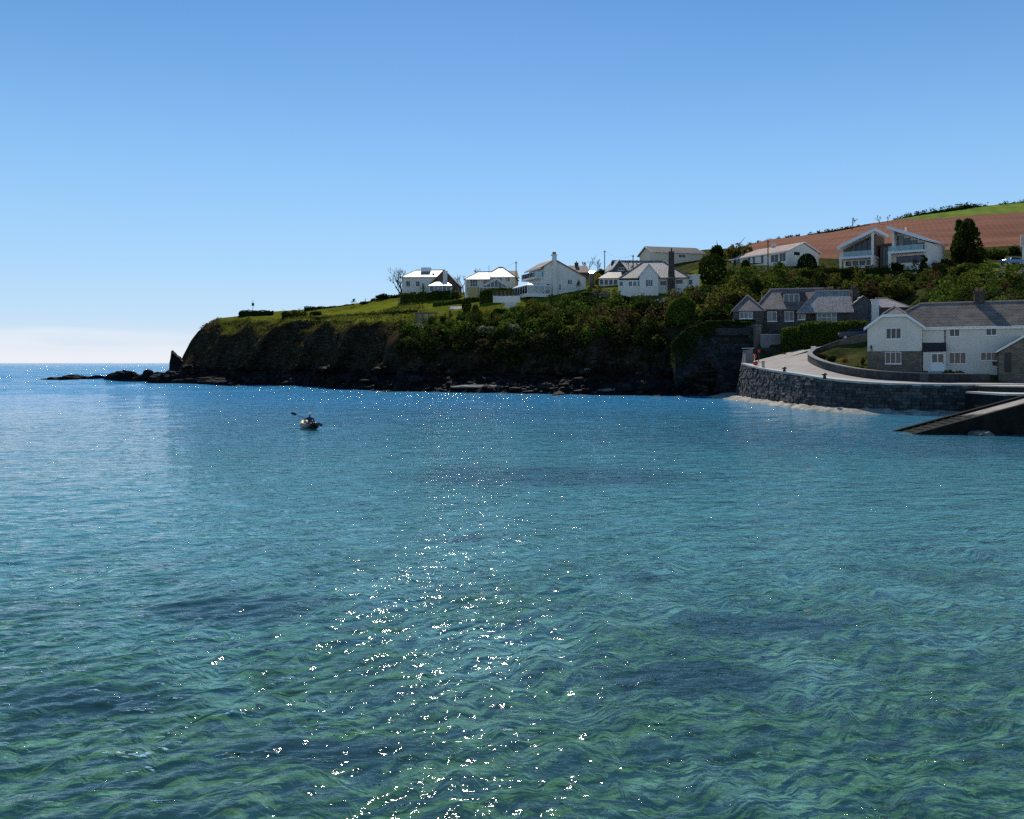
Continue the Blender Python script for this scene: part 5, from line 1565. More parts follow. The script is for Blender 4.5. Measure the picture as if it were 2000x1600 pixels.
# ------------------------------------------------------------------ 5  white cottage with a steep gable
def white_cottage():
    h = House('white_cottage', 'white cottage with steep timbered gable and tall dark stone chimney stack', 1208, 572, 163.0, -7)
    A, B = h.at, h.rect
    d = 1.3
    e = A(1230, 547.5)[1]
    xb = A(1249, 550)[0]
    bay = [B((1209.5 + k * 8.9, 549.5, 1217 + k * 8.9, 559.5)) for k in range(5) if k != 1]
    h.walls(0, xb + .5, 0, 8, -2.5, e, M['white'], front=bay, name='wall')
    for q in bay: h.window(q, 1, 1, glass=M['glass_net'], sill=False)
    # steep gable
    dg = -0.5
    g0, g1 = A(1249, 545, dg)[0], A(1286, 545, dg)[0]
    ge, ga = A(1268, 538, dg)[1], A(1266.5, 515.7, dg)[1]
    gw, gt = B((1261, 546.5, 1275, 560), dg), B((1261, 540.5, 1275, 545.6), dg)
    h.walls(g0, g1, dg, 7, -2.5, ge, M['white'], front=[gw], gable='y', gz=ga)
    h.window(gw, 3, 1, y=dg, glass=M['glass_net']); h.window(gt, 3, 1, y=dg - .04, sill=False)
    gm = (g0 + g1) / 2
    h.part('gable_timber', MB().box(gm - .08, gm + .08, dg - .06, dg - .004, ge + .1, ga - .2).box(gm - 1.0, gm + 1.0, dg - .062, dg - .006, ge + .62, ge + .76), M['render_grey'])
    h.roof(g0, g1, dg, 8, ge, ga, M['slate_pale'], axis='y', ov=.25, fascia=M['upvc'])
    # main body and roof
    x1 = A(1343, 545, d)[0]
    e2 = A(1300, 537, d)[1]; rz = A(1290, 512, d + 5)[1]
    ops = [B((1289, 548.7, 1302.7, 558), d), B((1319, 546, 1334, 555), d)]
    h.walls(g1 - .3, x1, d, d + 9.5, -2.5, e2, M['white'], front=ops)
    for q in ops: h.window(q, 1, 1, y=d, mat=M['upvc'], sill=False)
    h.roof(0.4, x1, d - .6, d + 9.5, e2 - .5, rz, M['slate_pale'], hip=(4.6, 4.6), ov=.35, ridge=M['slate'])
    # flat-roofed extension
    x2 = A(1366, 545, d + .6)[0]
    q = B((1345, 545.5, 1353, 556), d + .6)
    ze = A(1355, 538.5, d + .6)[1]
    h.walls(x1 + .01, x2, d + .6, d + 6, -2.5, ze, M['white'], front=[q], name='extension_wall')
    h.window(q, 1, 1, y=d + .6, sill=False)
    h.part('extension_roof', MB().box(x1 + .02, x2 + .2, d + .4, d + 6.2, ze + .002, ze + .18), M['upvc'])
    # dark stack in front of the wall
    s0, s1 = A(1306, 530, d - 1)[0], A(1317.5, 530, d - 1)[0]
    zt = A(1311, 491, d - 1)[1]
    st = h.part('chimney', MB().hexa([(s0 - .25, d - 1.0, -3), (s1 + .2, d - 1.0, -3), (s1 + .2, d - .02, -3), (s0 - .25, d - .02, -3), (s0 - .05, d - .9, zt * .55), (s1, d - .9, zt * .55), (s1, d - .02, zt * .55), (s0 - .05, d - .02, zt * .55)])
           .hexa([(s0, d - .88, zt * .55 + .002), (s1 - .03, d - .88, zt * .55 + .002), (s1 - .03, d - .02, zt * .55 + .002), (s0, d - .02, zt * .55 + .002), (s0, d - .86, zt), (s1 - .06, d - .86, zt), (s1 - .06, d - .02, zt), (s0, d - .02, zt)]), M['stackstone'])
    MB().lathe([(.13, 0), (.13, .6), (.17, .62), (.17, .7)], 8, ((s0 + s1) / 2, d - .45, zt + .002)).build('chimney_pot', M['black'], st)
    return h
white_cottage()

# ------------------------------------------------------------------ 6  tall white gabled house with balcony
def gable_house():
    h = House('gable_house', 'tall white gabled house with glass balcony, red-brown roof and wall chimney', 1062.5, 572, 181.0, 20)
    A, B = h.at, h.rect
    x1 = A(1144, 545)[0]; e = A(1063, 520)[1]
    apx, apz = A(1083, 508)
    er = A(1144, 542.5)[1]
    Lg = 9.0
    ops = [B((1066, 554, 1074, 565.5)), B((1092, 555, 1095.5, 567)), B((1109, 546, 1112.8, 556)), B((1113.4, 546, 1117.2, 556))]
    # gable with unequal slopes: built as its own outline
    mb = MB()
    mb.prism([(0, -4), (x1, -4), (x1, er), (apx, apz), (0, e)], Lg - .3, 'y', .15)
    h.part('core_wall', mb, M['white'])
    fm = MB()
    cuts = sorted({0.0, apx, x1, *[c for q in ops for c in (q[0], q[0] + q[2])]})
    def top(x): return e + (apz - e) * x / apx if x <= apx else apz + (er - apz) * (x - apx) / (x1 - apx)
    for a, b in zip(cuts, cuts[1:]):
        o = [q for q in ops if q[0] < (a + b) / 2 < q[0] + q[2]]
        if not o: fm.poly([(a, 0, -4), (b, 0, -4), (b, 0, top(b)), (a, 0, top(a))])
        else:
            q = o[0]
            fm.poly([(a, 0, -4), (b, 0, -4), (b, 0, q[1]), (a, 0, q[1])]); fm.poly([(a, 0, q[1] + q[3]), (b, 0, q[1] + q[3]), (b, 0, top(b)), (a, 0, top(a))])
    for q in ops:
        a, b, c, d = q[0], q[0] + q[2], q[1], q[1] + q[3]
        for f1, f2 in (((a, c), (b, c)), ((b, c), (b, d)), ((b, d), (a, d)), ((a, d), (a, c))):
            fm.poly([(f1[0], 0, f1[1]), (f2[0], 0, f2[1]), (f2[0], .15, f2[1]), (f1[0], .15, f1[1])])
    me = bpy.data.meshes.new('wall'); me.from_pydata(fm.v, [], fm.f); me.materials.append(M['white']); link_mesh('wall', me, h.root)
    for q in ops: h.window(q, 1, 1, sill=False)
    # roof slabs
    t = .2
    rm = MB()
    k0 = (apz - e) / apx; k1 = (apz - er) / (x1 - apx)
    rm.hexa([(-.9, -.35, e - k0 * .9), (apx, -.35, apz), (apx, Lg + .3, apz), (-.9, Lg + .3, e - k0 * .9), (-.9, -.35, e - k0 * .9 + t), (apx, -.35, apz + t), (apx, Lg + .3, apz + t), (-.9, Lg + .3, e - k0 * .9 + t)])
    rm.hexa([(apx + .003, -.35, apz), (x1 + .4, -.35, er - k1 * .4), (x1 + .4, Lg + .3, er - k1 * .4), (apx + .003, Lg + .3, apz), (apx + .003, -.35, apz + t), (x1 + .4, -.35, er - k1 * .4 + t), (x1 + .4, Lg + .3, er - k1 * .4 + t), (apx + .003, Lg + .3, apz + t)])
    rf = h.part('roof', rm, M['tile_brown'])
    MB().box(-1.0, -.905, -.3, Lg + .3, e - k0 * .9 - .1, e - k0 * .9 + .12).build('fascia', M['upvc'], rf)
    # chimney breast up the gable
    cx = A(1082, 520)[0]
    h.part('chimney', MB().box(cx - .45, cx + .45, -.45, -.003, -4, A(1082, 499, -.4)[1]).box(cx - .55, cx + .55, -.55, .45, A(1082, 499, -.4)[1] + .002, A(1082, 499, -.4)[1] + .25), M['white'])
    h.part('chimney_cap', MB().box(cx - .3, cx + .3, -.4, .2, A(1082, 499, -.4)[1] + .255, A(1082, 499, -.4)[1] + .75), M['dkgrey'])
    # balcony on the seaward side
    zb = h.side(1030, 545, -1.6)[1]
    h.part('balcony_floor', MB().box(-1.8, -.003, .5, Lg, zb - .3, zb), M['white'])
    for i in range(5):
        ya = .5 + (Lg - .5) * i / 5
        h.part('balustrade_panel', MB().box(-1.8, -1.77, ya + .03, ya + (Lg - .5) / 5 - .03, zb + .05, zb + 1.1), M['balustrade'])
        h.part('balustrade_post', MB().box(-1.82, -1.75, ya - .03, ya + .025, zb + .002, zb + 1.15), M['render_grey'])
    h.part('balustrade_panel', MB().box(-1.76, -.05, .5, .53, zb + .05, zb + 1.1), M['balustrade'])
    for k in range(3):
        q = (1.2 + k * 2.6, zb + .1, 2.1, 1.75)
        h.window(q, 2, 1, face='left', x=-.04, sill=False)
    # conservatory below
    cb = thing('conservatory', 'white framed glass conservatory on the terrace below the balcony', 'conservatory', h.o + h.ux * (-4.2) + h.uy * (-1.0) + Vector((0, 0, -1.0)), h.a)
    W, D_, Hh = 5.2, 9.0, 2.3
    fr = MB()
    for i in range(5):
        x = W * i / 4; fr.box(x - .06, x + .06, -.06, .06, 0, Hh)
    for j in range(1, 7):
        y = D_ * j / 6; fr.box(-.06, .06, y - .06, y + .06, 0, Hh); fr.box(W - .06, W + .06, y - .06, y + .06, 0, Hh)
    fr.box(-.08, W + .08, -.08, .08, Hh + .002, Hh + .15).box(-.08, .08, .081, D_, Hh + .002, Hh + .15).box(-.06, W + .06, -.05, .05, .7, .78).box(-.05, .05, .051, D_, .7, .78)
    fr.build('frame', M['upvc'], cb)
    for i in range(4): MB().box(W * i / 4 + .065, W * (i + 1) / 4 - .065, -.012, .012, .79, Hh - .003).build('pane', M['conservatory'], cb)
    for j in range(6): MB().box(-.012, .012, D_ * j / 6 + .065, D_ * (j + 1) / 6 - .065, .79, Hh - .003).build('pane', M['conservatory'], cb)
    MB().box(0, W, 0, .04, 0, .69).box(0, .04, .041, D_, 0, .69).build('dwarf_wall', M['upvc'], cb)
    MB().slab([(-.1, -.1, Hh + .16), (W + .1, -.1, Hh + .16), (W * .8, 2.0, Hh + .8), (W * .2, 2.0, Hh + .8)], .05).slab([(-.1, D_, Hh + .16), (-.1, -.1, Hh + .16), (W * .2, 2.0, Hh + .8), (W * .2, D_, Hh + .8)], .05).slab([(W * .2, 2.0, Hh + .8), (W * .8, 2.0, Hh + .8), (W * .8, D_, Hh + .8), (W * .2, D_, Hh + .8)], .05).build('roof', M['polycarb'], cb)
    return h
gable_house()
def terraces():
    for (px0, py0, px1, py1, Y, lab) in ((963, 579, 1016, 589, 173, 'long white rendered terrace wall below the conservatory'), (986, 591, 1008, 599, 170, 'short white garden wall beneath the long white terrace wall')):
        p0, p1 = P(px0, py0, Y), P(px1, py1, Y)
        r = thing('terrace_wall', lab, 'wall', (p0.x, Y, p1.z - .8))
        MB().box(0, p1.x - p0.x, 0, .35, .55, p0.z - p1.z + .8).build('wall_body', M['white'], r)
        MB().box(-.05, p1.x - p0.x + .05, -.05, .4, p0.z - p1.z + .802, p0.z - p1.z + .88).build('coping', M['upvc'], r)
    # timber trellis fence on the terrace
    Y = 174.0; p0, p1 = P(963, 568, Y), P(1002, 580, Y)
    r = thing('trellis_fence', 'low timber post and rail fence on top of the white terrace wall', 'fence', (p0.x, Y, p1.z))
    W, Hh = p1.x - p0.x, p0.z - p1.z
    for i in range(6): MB().box(W * i / 5 - .06, W * i / 5 + .06, -.06, .06, 0, Hh).build('post', M['wood'], r)
    for z in (.35, .75, Hh - .1): MB().box(-.05, W + .05, -.10, -.062, z, z + .09).build('rail', M['wood'], r)
terraces()

# ------------------------------------------------------------------ 7  cream house with the glazed gable
def cream_house():
    h = House('cream_house', 'cream rendered house with hipped pale roof and a glazed white A-shaped gable', 905, 583, 193.0, -4)
    A, B = h.at, h.rect
    # main hipped block
    d = 2.5
    x0, x1 = A(944, 550, d)[0], A(1006, 550, d)[0]
    e = A(975, 541, d)[1]; r = A(967.5, 523.5, d + 4.2)[1]
    ops = [B((971, 541.5, 981, 549), d), B((987.5, 541.5, 996, 551), d)]
    h.walls(x0, x1, d, d + 8.4, -2.5, e, M['cream'], front=ops)
    for q in ops: h.window(q, 2, 1, y=d, glass=M['glass_net'])
    h.roof(x0, x1, d, d + 8.4, e, r, M['slate_pale'], hip=(3.2, 3.2), ov=.35, ridge=M['slate'])
    # left block
    a0, a1 = A(907, 560, 1)[0], A(944, 560, 1)[0]
    e2 = A(920, 545, 1)[1]; r2 = A(930, 532.5, 4.5)[1]
    q = B((918, 546.5, 933, 560), 1.0)
    h.walls(a0 + .4, a1, 1, 8, -2.5, e2, M['cream'], front=[q])
    h.window(q, 3, 2, y=1.0, sill=False)
    h.roof(a0 + .4, a1 + 1, 1, 8, e2, r2, M['slate_pale'], hip=(2.4, 0), ov=.5, ridge=M['slate'])
    w = B((915.6, 561, 935, 582), .6)
    h.part('plinth_wall', MB().box(w[0], w[0] + w[2], .6, 1.0 - .004, -2.5, w[1] + w[3]), M['ochre'])
    h.part('corner_post', MB().box(a0 + .2, a0 + .55, .3, .65, -2.5, e2 - .1), M['upvc'])
    # glazed gable
    gx0, gz0 = A(936, 562, 0); gx1, _ = A(995, 562, 0); gxm, gzm = A(970, 545.5, 0)
    zb = A(960, 572, 0)[1] - .5
    t = .22
    fr = MB()
    def bar(p, q, wd=.14):
        dx, dz = q[0] - p[0], q[1] - p[1]; L_ = math.hypot(dx, dz); nx, nz = -dz / L_ * wd / 2, dx / L_ * wd / 2
        fr.hexa([(p[0] - nx, -.06, p[1] - nz), (q[0] - nx, -.06, q[1] - nz), (q[0] - nx, .06, q[1] - nz), (p[0] - nx, .06, p[1] - nz), (p[0] + nx, -.06, p[1] + nz), (q[0] + nx, -.06, q[1] + nz), (q[0] + nx, .06, q[1] + nz), (p[0] + nx, .06, p[1] + nz)])
    bar((gx0, gz0), (gxm, gzm), .3); bar((gxm, gzm), (gx1, gz0), .3); bar((gx0, gz0), (gx1, gz0)); bar((gx0, zb), (gx1, zb))
    n = 8
    for i in range(n + 1):
        x = gx0 + (gx1 - gx0) * i / n
        z = gz0 + (gzm - gz0) * ((x - gx0) / (gxm - gx0) if x < gxm else (gx1 - x) / (gx1 - gxm))
        bar((x, zb), (x, max(z, gz0 + .01)), .1)
    g = h.part('glazed_gable', fr, M['upvc'])
    MB().prism([(gx0 + .1, zb), (gx1 - .1, zb), (gx1 - .1, gz0), (gxm, gzm - .1), (gx0 + .1, gz0)], .02, 'y', .07).build('pane', M['glass_net'], g)
    h.part('gable_roof', MB().slab([(gx0 - .2, -.3, gz0 - .05), (gxm, -.3, gzm + .12), (gxm, 4, gzm + .12), (gx0 - .2, 4, gz0 - .05)], -.12).slab([(gxm + .004, -.3, gzm + .12), (gx1 + .2, -.3, gz0 - .05), (gx1 + .2, 4, gz0 - .05), (gxm + .004, 4, gzm + .12)], -.12), M['render_grey'])
    h.part('aerial', MB().tube(A(955, 533, 5)[0:1] + (5, A(955, 535, 5)[1]), A(955, 519, 5)[0:1] + (5, A(955, 519, 5)[1]), .05), M['dkgrey'])
    return h
cream_house()

# ------------------------------------------------------------------ 8  white-roofed house at the end of the lawn
def lawn_house():
    h = House('lawn_house', 'white house with pale hipped roof and brown gable at the head of the lawn', 783, 582, 203.0, -3)
    A, B = h.at, h.rect
    x1 = A(862, 560)[0]; e = A(820, 541)[1]; r = A(815, 529, 4)[1]
    q = [B((793, 549, 801, 560)), B((812, 549, 820, 560))]
    h.walls(.2, x1, 0, 8, -2.5, e, M['white'], front=q)
    for w in q: h.window(w, 2, 1)
    h.roof(.2, x1, 0, 8, e, r, M['slate_pale'], hip=(2.8, 0), ov=.4, ridge=M['slate'])
    # cross gable
    d = -.8
    g0, g1 = A(842, 560, d)[0], A(893, 560, d)[0]
    ge, ga = A(890, 554, d)[1], A(866, 528, d)[1]
    h.walls(g0, g1, d, 9, -2.5, ge, M['brown'], gable='y', gz=ga)
    h.roof(g0, g1, d, 9, ge, ga, M['slate_pale'], axis='y', ov=.35, fascia=M['dkgrey'])
    cx = A(870, 540, d)[0]
    h.part('chimney', MB().box(cx - .5, cx + .5, d - .6, d - .004, -2.5, A(870, 531, d)[1]).box(cx - .58, cx + .58, d - .68, d + .1, A(870, 531, d)[1] + .002, A(870, 531, d)[1] + .12), M['white'])
    # dormer slab with rooflight
    z0 = A(833, 524, 5)[1]
    h.part('dormer', MB().box(A(824, 530, 4.6)[0], A(842, 530, 4.6)[0], 3.2, 5.4, r - .8, z0), M['polycarb'])
    q = B((844.5, 534, 848.5, 538), -.9)
    h.window(q, 1, 1, y=-.9, mat=M['dkgrey'], sill=False)
    c = thing('conservatory', 'white-roofed conservatory in front of the brown gable beside the lawn hedge', 'conservatory', P(839, 574, 197.0), R(-3))
    W, D_, Hh = PX(881, 197) - PX(839, 197), 3.5, 1.75
    fr = MB()
    for i in range(6): fr.box(W * i / 5 - .06, W * i / 5 + .06, -.05, .05, 0, Hh)
    fr.box(-.08, W + .08, -.07, .07, Hh + .002, Hh + .14).box(-.06, W + .06, -.055, .055, .5, .58)
    fr.build('frame', M['upvc'], c)
    for i in range(5): MB().box(W * i / 5 + .065, W * (i + 1) / 5 - .065, -.012, .012, .59, Hh - .003).build('pane', M['glass_net'], c)
    MB().box(0, W, -.02, .02, -1, .49).box(0, .04, .021, D_, -1, Hh).box(W - .04, W, .021, D_, -1, Hh).build('dwarf_wall', M['upvc'], c)
    MB().slab([(-.3, -.3, Hh + .15), (W + .3, -.3, Hh + .15), (W * .78, 1.8, Hh + 1.15), (W * .25, 1.8, Hh + 1.15)], .06).slab([(-.3, D_, Hh + .15), (-.3, -.3, Hh + .15), (W * .25, 1.8, Hh + 1.15)], .06).slab([(W + .3, -.3, Hh + .15), (W + .3, D_, Hh + .15), (W * .78, 1.8, Hh + 1.15)], .06).build('roof', M['polycarb'], c)
    return h
lawn_house()

# ------------------------------------------------------------------ 9  houses higher up and behind
def back_houses():
    h = House('hilltop_house', 'cream house with dark roof standing above and behind the white cottage', 1268, 530, 205.0, 14)
    A, B = h.at, h.rect
    x0, x1 = A(1318, 510)[0], A(1345, 510)[0]
    e = A(1335, 493)[1]; x2 = A(1372, 500)[0]
    q = B((1325, 497, 1339, 504))
    h.walls(x0 - 5.5, x2, 0, 9, -3, e, M['cream'], front=[q], gable='x', gz=e + 1.7)
    h.window(q, 2, 1)
    h.roof(x0 - 5.5, x2, 0, 9, e, e + 1.7, M['tile_dark'], ov=.5, fascia=M['upvc'])
    cx, cz = A(1298, 487, 4.5)
    h.chimney(cx, 4.5, e + .5, cz, w=1.4, d=.8, mat=M['stackstone'], pots=2, pot_mat=M['dkgrey'])
    h = House('grey_gable_house', 'grey gabled house with pale slate roof behind the white cottage', 1196, 548, 200.0, 8)
    A, B = h.at, h.rect
    x1 = A(1222, 535)[0]; e, ap = A(1210, 524.5)[1], A(1209, 508)[1]
    q = B((1207.5, 522.5, 1219, 528.5))
    h.walls(.1, x1, 0, 8, -3, e, M['slatehung'], front=[q], gable='y', gz=ap)
    h.window(q, 2, 1)
    h.roof(.1, x1, 0, 9, e, ap, M['slate_pale'], axis='y', ov=.3, fascia=M['upvc'])
    x2 = A(1268, 535, 2)[0]
    e2, r2 = A(1245, 528, 2)[1], A(1245, 511, 5.5)[1]
    h.walls(x1 - .5, x2, 2, 9, -3, e2, M['slatehung'])
    h.roof(x1 - 1.6, x2, 2, 9, e2, r2, M['slate_pale'], ov=.3, ridge=M['slate'])
    h.chimney(A(1196.5, 520, 4)[0], 4, e - 1, A(1196.5, 512.5, 4)[1], w=.6, d=.6, mat=M['stackstone'], pots=0)
    h.part('flue', MB().tube((A(1244, 515, 4)[0], 4, r2 - 1), (A(1244, 515, 4)[0], 4, A(1244, 508, 4)[1]), .14, n=8), M['dkgrey'])
    h = House('low_outbuilding', 'low white outbuilding with grey roof and a glaring rooflight behind the shrubs', 1160, 562, 187.0, -4, cat='outbuilding')
    A, B = h.at, h.rect
    x1 = A(1212, 550)[0]; e, r = A(1190, 543.5)[1], A(1190, 533, 3)[1]
    qs = [B((1172 + k * 9, 547, 1178 + k * 9, 556)) for k in range(4)]
    h.walls(1.2, x1, 0, 6, -3, e, M['white'], front=qs)
    for q in qs: h.window(q, 1, 1, sill=False, mat=M['dkgrey'])
    h.roof(1.2, x1, 0, 6, e, r, M['slate'], ov=.3, hip=(2, 0))
    # a rooflight tipped so that it throws the sun back over the bay
    gp = P(1156, 531, 189.0)
    nrm = (to_sun + (Vector((0, 0, H)) - gp).normalized()).normalized()
    g = thing('glass_lantern', 'small roof lantern flashing white in the sun above the low outbuilding', 'rooflight', gp)
    ux = Vector((1, 0, 0)) - nrm * nrm.x; ux.normalize(); uy = nrm.cross(ux)
    c = Vector((0, 0, 0))
    MB().slab([c + (ux * a + uy * b) * .62 for a, b in ((-1, -1), (1, -1), (1, 1), (-1, 1))], .06).build('pane', M['mirror'], g)
    MB().box(-.55, .55, -.1, .8, -3.5, -.5).build('upstand', M['slate'], g)
    for px0, px1, rz, bz, Y, lab, mt, wm in ((1118, 1150, 520, 548, 214.0, 'brown-roofed house half hidden behind the tall white gable', 'tile_brown', 'brown'), (986, 1012, 530, 552, 213.0, 'low house with red-brown roof showing between the cream and white houses', 'tile_brown', 'brown')):
        h = House('hidden_house', lab, px0, bz + 10, Y, 6)
        A = h.at
        x1 = A(px1, bz)[0]; e = A(px0, rz + 12)[1]; r = A(px0, rz, 4)[1]
        h.walls(0, x1, 0, 8, -3, e, M[wm], gable='x', gz=r)
        h.roof(0, x1, 0, 8, e, r, M[mt], ov=.3, fascia=M['dkgrey'])
        if px0 > 1100: h.chimney(A(1126, 515, 4)[0], 4, r - .5, A(1126, 519, 4)[1] + .6, w=.9, d=.7, mat=M['stackstone'], pots=1)
    h = House('edge_house', 'corner of a white house with slate roof at the edge of the grass bank', 1996.5, 534, 168.0, -32)
    h.walls(0, 9, 0, 8, -3, 5.6, M['white'], front=[(1.2, 3.4, 1.2, 1.2), (1.2, .6, 1.2, 1.3)])
    h.window((1.2, 3.4, 1.2, 1.2), 2, 1); h.window((1.2, .6, 1.2, 1.3), 2, 1)
    h.roof(0, 9, 0, 8, 5.6, 8.2, M['slate'], ov=.3, fascia=M['upvc'])
M['mirror'] = glass_mat('sunlit_glass', (0.05, 0.05, 0.06), rough=0.16)
back_houses()

# ------------------------------------------------------------------ foliage
M['leaf_dark'] = leaf_mat('dark_evergreen_leaf', (0.012, 0.022, 0.006), (0.05, 0.072, 0.016))
M['leaf_mid'] = leaf_mat('green_leaf', (0.035, 0.060, 0.010), (0.12, 0.165, 0.026))
M['leaf_bright'] = leaf_mat('fresh_green_leaf', (0.07, 0.13, 0.010), (0.20, 0.30, 0.03))
M['leaf_olive'] = leaf_mat('olive_leaf', (0.05, 0.058, 0.010), (0.155, 0.16, 0.03))
M['leaf_silver'] = leaf_mat('silver_leaf', (0.09, 0.10, 0.055), (0.27, 0.28, 0.18))
M['leaf_brown'] = leaf_mat('brown_bramble', (0.04, 0.027, 0.012), (0.125, 0.085, 0.04))
M['leaf_yellow'] = leaf_mat('yellow_green_leaf', (0.07, 0.065, 0.014), (0.21, 0.18, 0.045))
M['leaf_gold'] = leaf_mat('dry_golden_grass', (0.22, 0.12, 0.03), (0.48, 0.30, 0.09))
M['leaf_red'] = leaf_mat('red_blossom', (0.30, 0.035, 0.02), (0.55, 0.10, 0.05))
M['leaf_gorse'] = leaf_mat('gorse_blossom', (0.16, 0.13, 0.012), (0.55, 0.42, 0.03))
M['bark'] = surf('bark', [(0.3, (0.035, 0.028, 0.022)), (0.7, (0.10, 0.085, 0.07))], scale=4, rough=0.9, bump=0.02)

def leaf_quads(pts, nrm, size, rng, jit=0.8, aspect=1.5):
    """One small bent quad for each point, facing roughly along its normal."""
    n = len(pts)
    d = nrm + rng.normal(0, jit, (n, 3)); d /= np.linalg.norm(d, axis=1)[:, None]
    a = np.cross(d, rng.normal(0, 1, (n, 3))); a /= np.linalg.norm(a, axis=1)[:, None] + 1e-9
    b = np.cross(d, a)
    s = (size * rng.uniform(0.6, 1.35, n))[:, None]
    a = a * s * 0.5 * aspect; b = b * s * 0.5
    V = np.stack([pts - a, pts - b * 0.9, pts + a, pts + b * 0.9], 1).reshape(-1, 3)
    return V, np.arange(n * 4).reshape(n, 4)

def lobes_points(lobes, n, rng, shell=0.75):
    """Points on the outer shells of overlapping balls: (centre, radii)."""
    c = np.array([l[0] for l in lobes], float); r = np.array([l[1] for l in lobes], float)
    wt = (r ** 2).sum(1); wt /= wt.sum()
    k = rng.choice(len(lobes), n, p=wt)
    d = rng.normal(0, 1, (n, 3)); d /= np.linalg.norm(d, axis=1)[:, None]
    rad = shell + (1.06 - shell) * rng.random(n) ** 0.6
    return c[k] + d * r[k] * rad[:, None], d

def bush_arrays(seed, n=700, leaf=0.20, lobes=9, flat=0.8, spread=0.62, lobe_r=(0.28, 0.5), shell=0.7, jit=0.55):
    """Unit bush: about 1 across either side of the origin and 2*flat tall, standing on z = 0."""
    rng = np.random.default_rng(seed)
    L = []
    for i in range(lobes):
        a = rng.uniform(0, 6.283); q = spread * math.sqrt(rng.random())
        r = rng.uniform(*lobe_r)
        z = flat * (0.35 + 1.15 * rng.random() * (1 - 0.5 * q))
        L.append(((q * math.cos(a), q * math.sin(a), z), (r, r, r * rng.uniform(.7, 1.0))))
    L.append(((0, 0, flat * .7), (.62, .62, flat * .68)))
    p, d = lobes_points(L, n, rng, shell)
    keep = p[:, 2] > -0.05
    return leaf_quads(p[keep], d[keep], leaf, rng, jit)

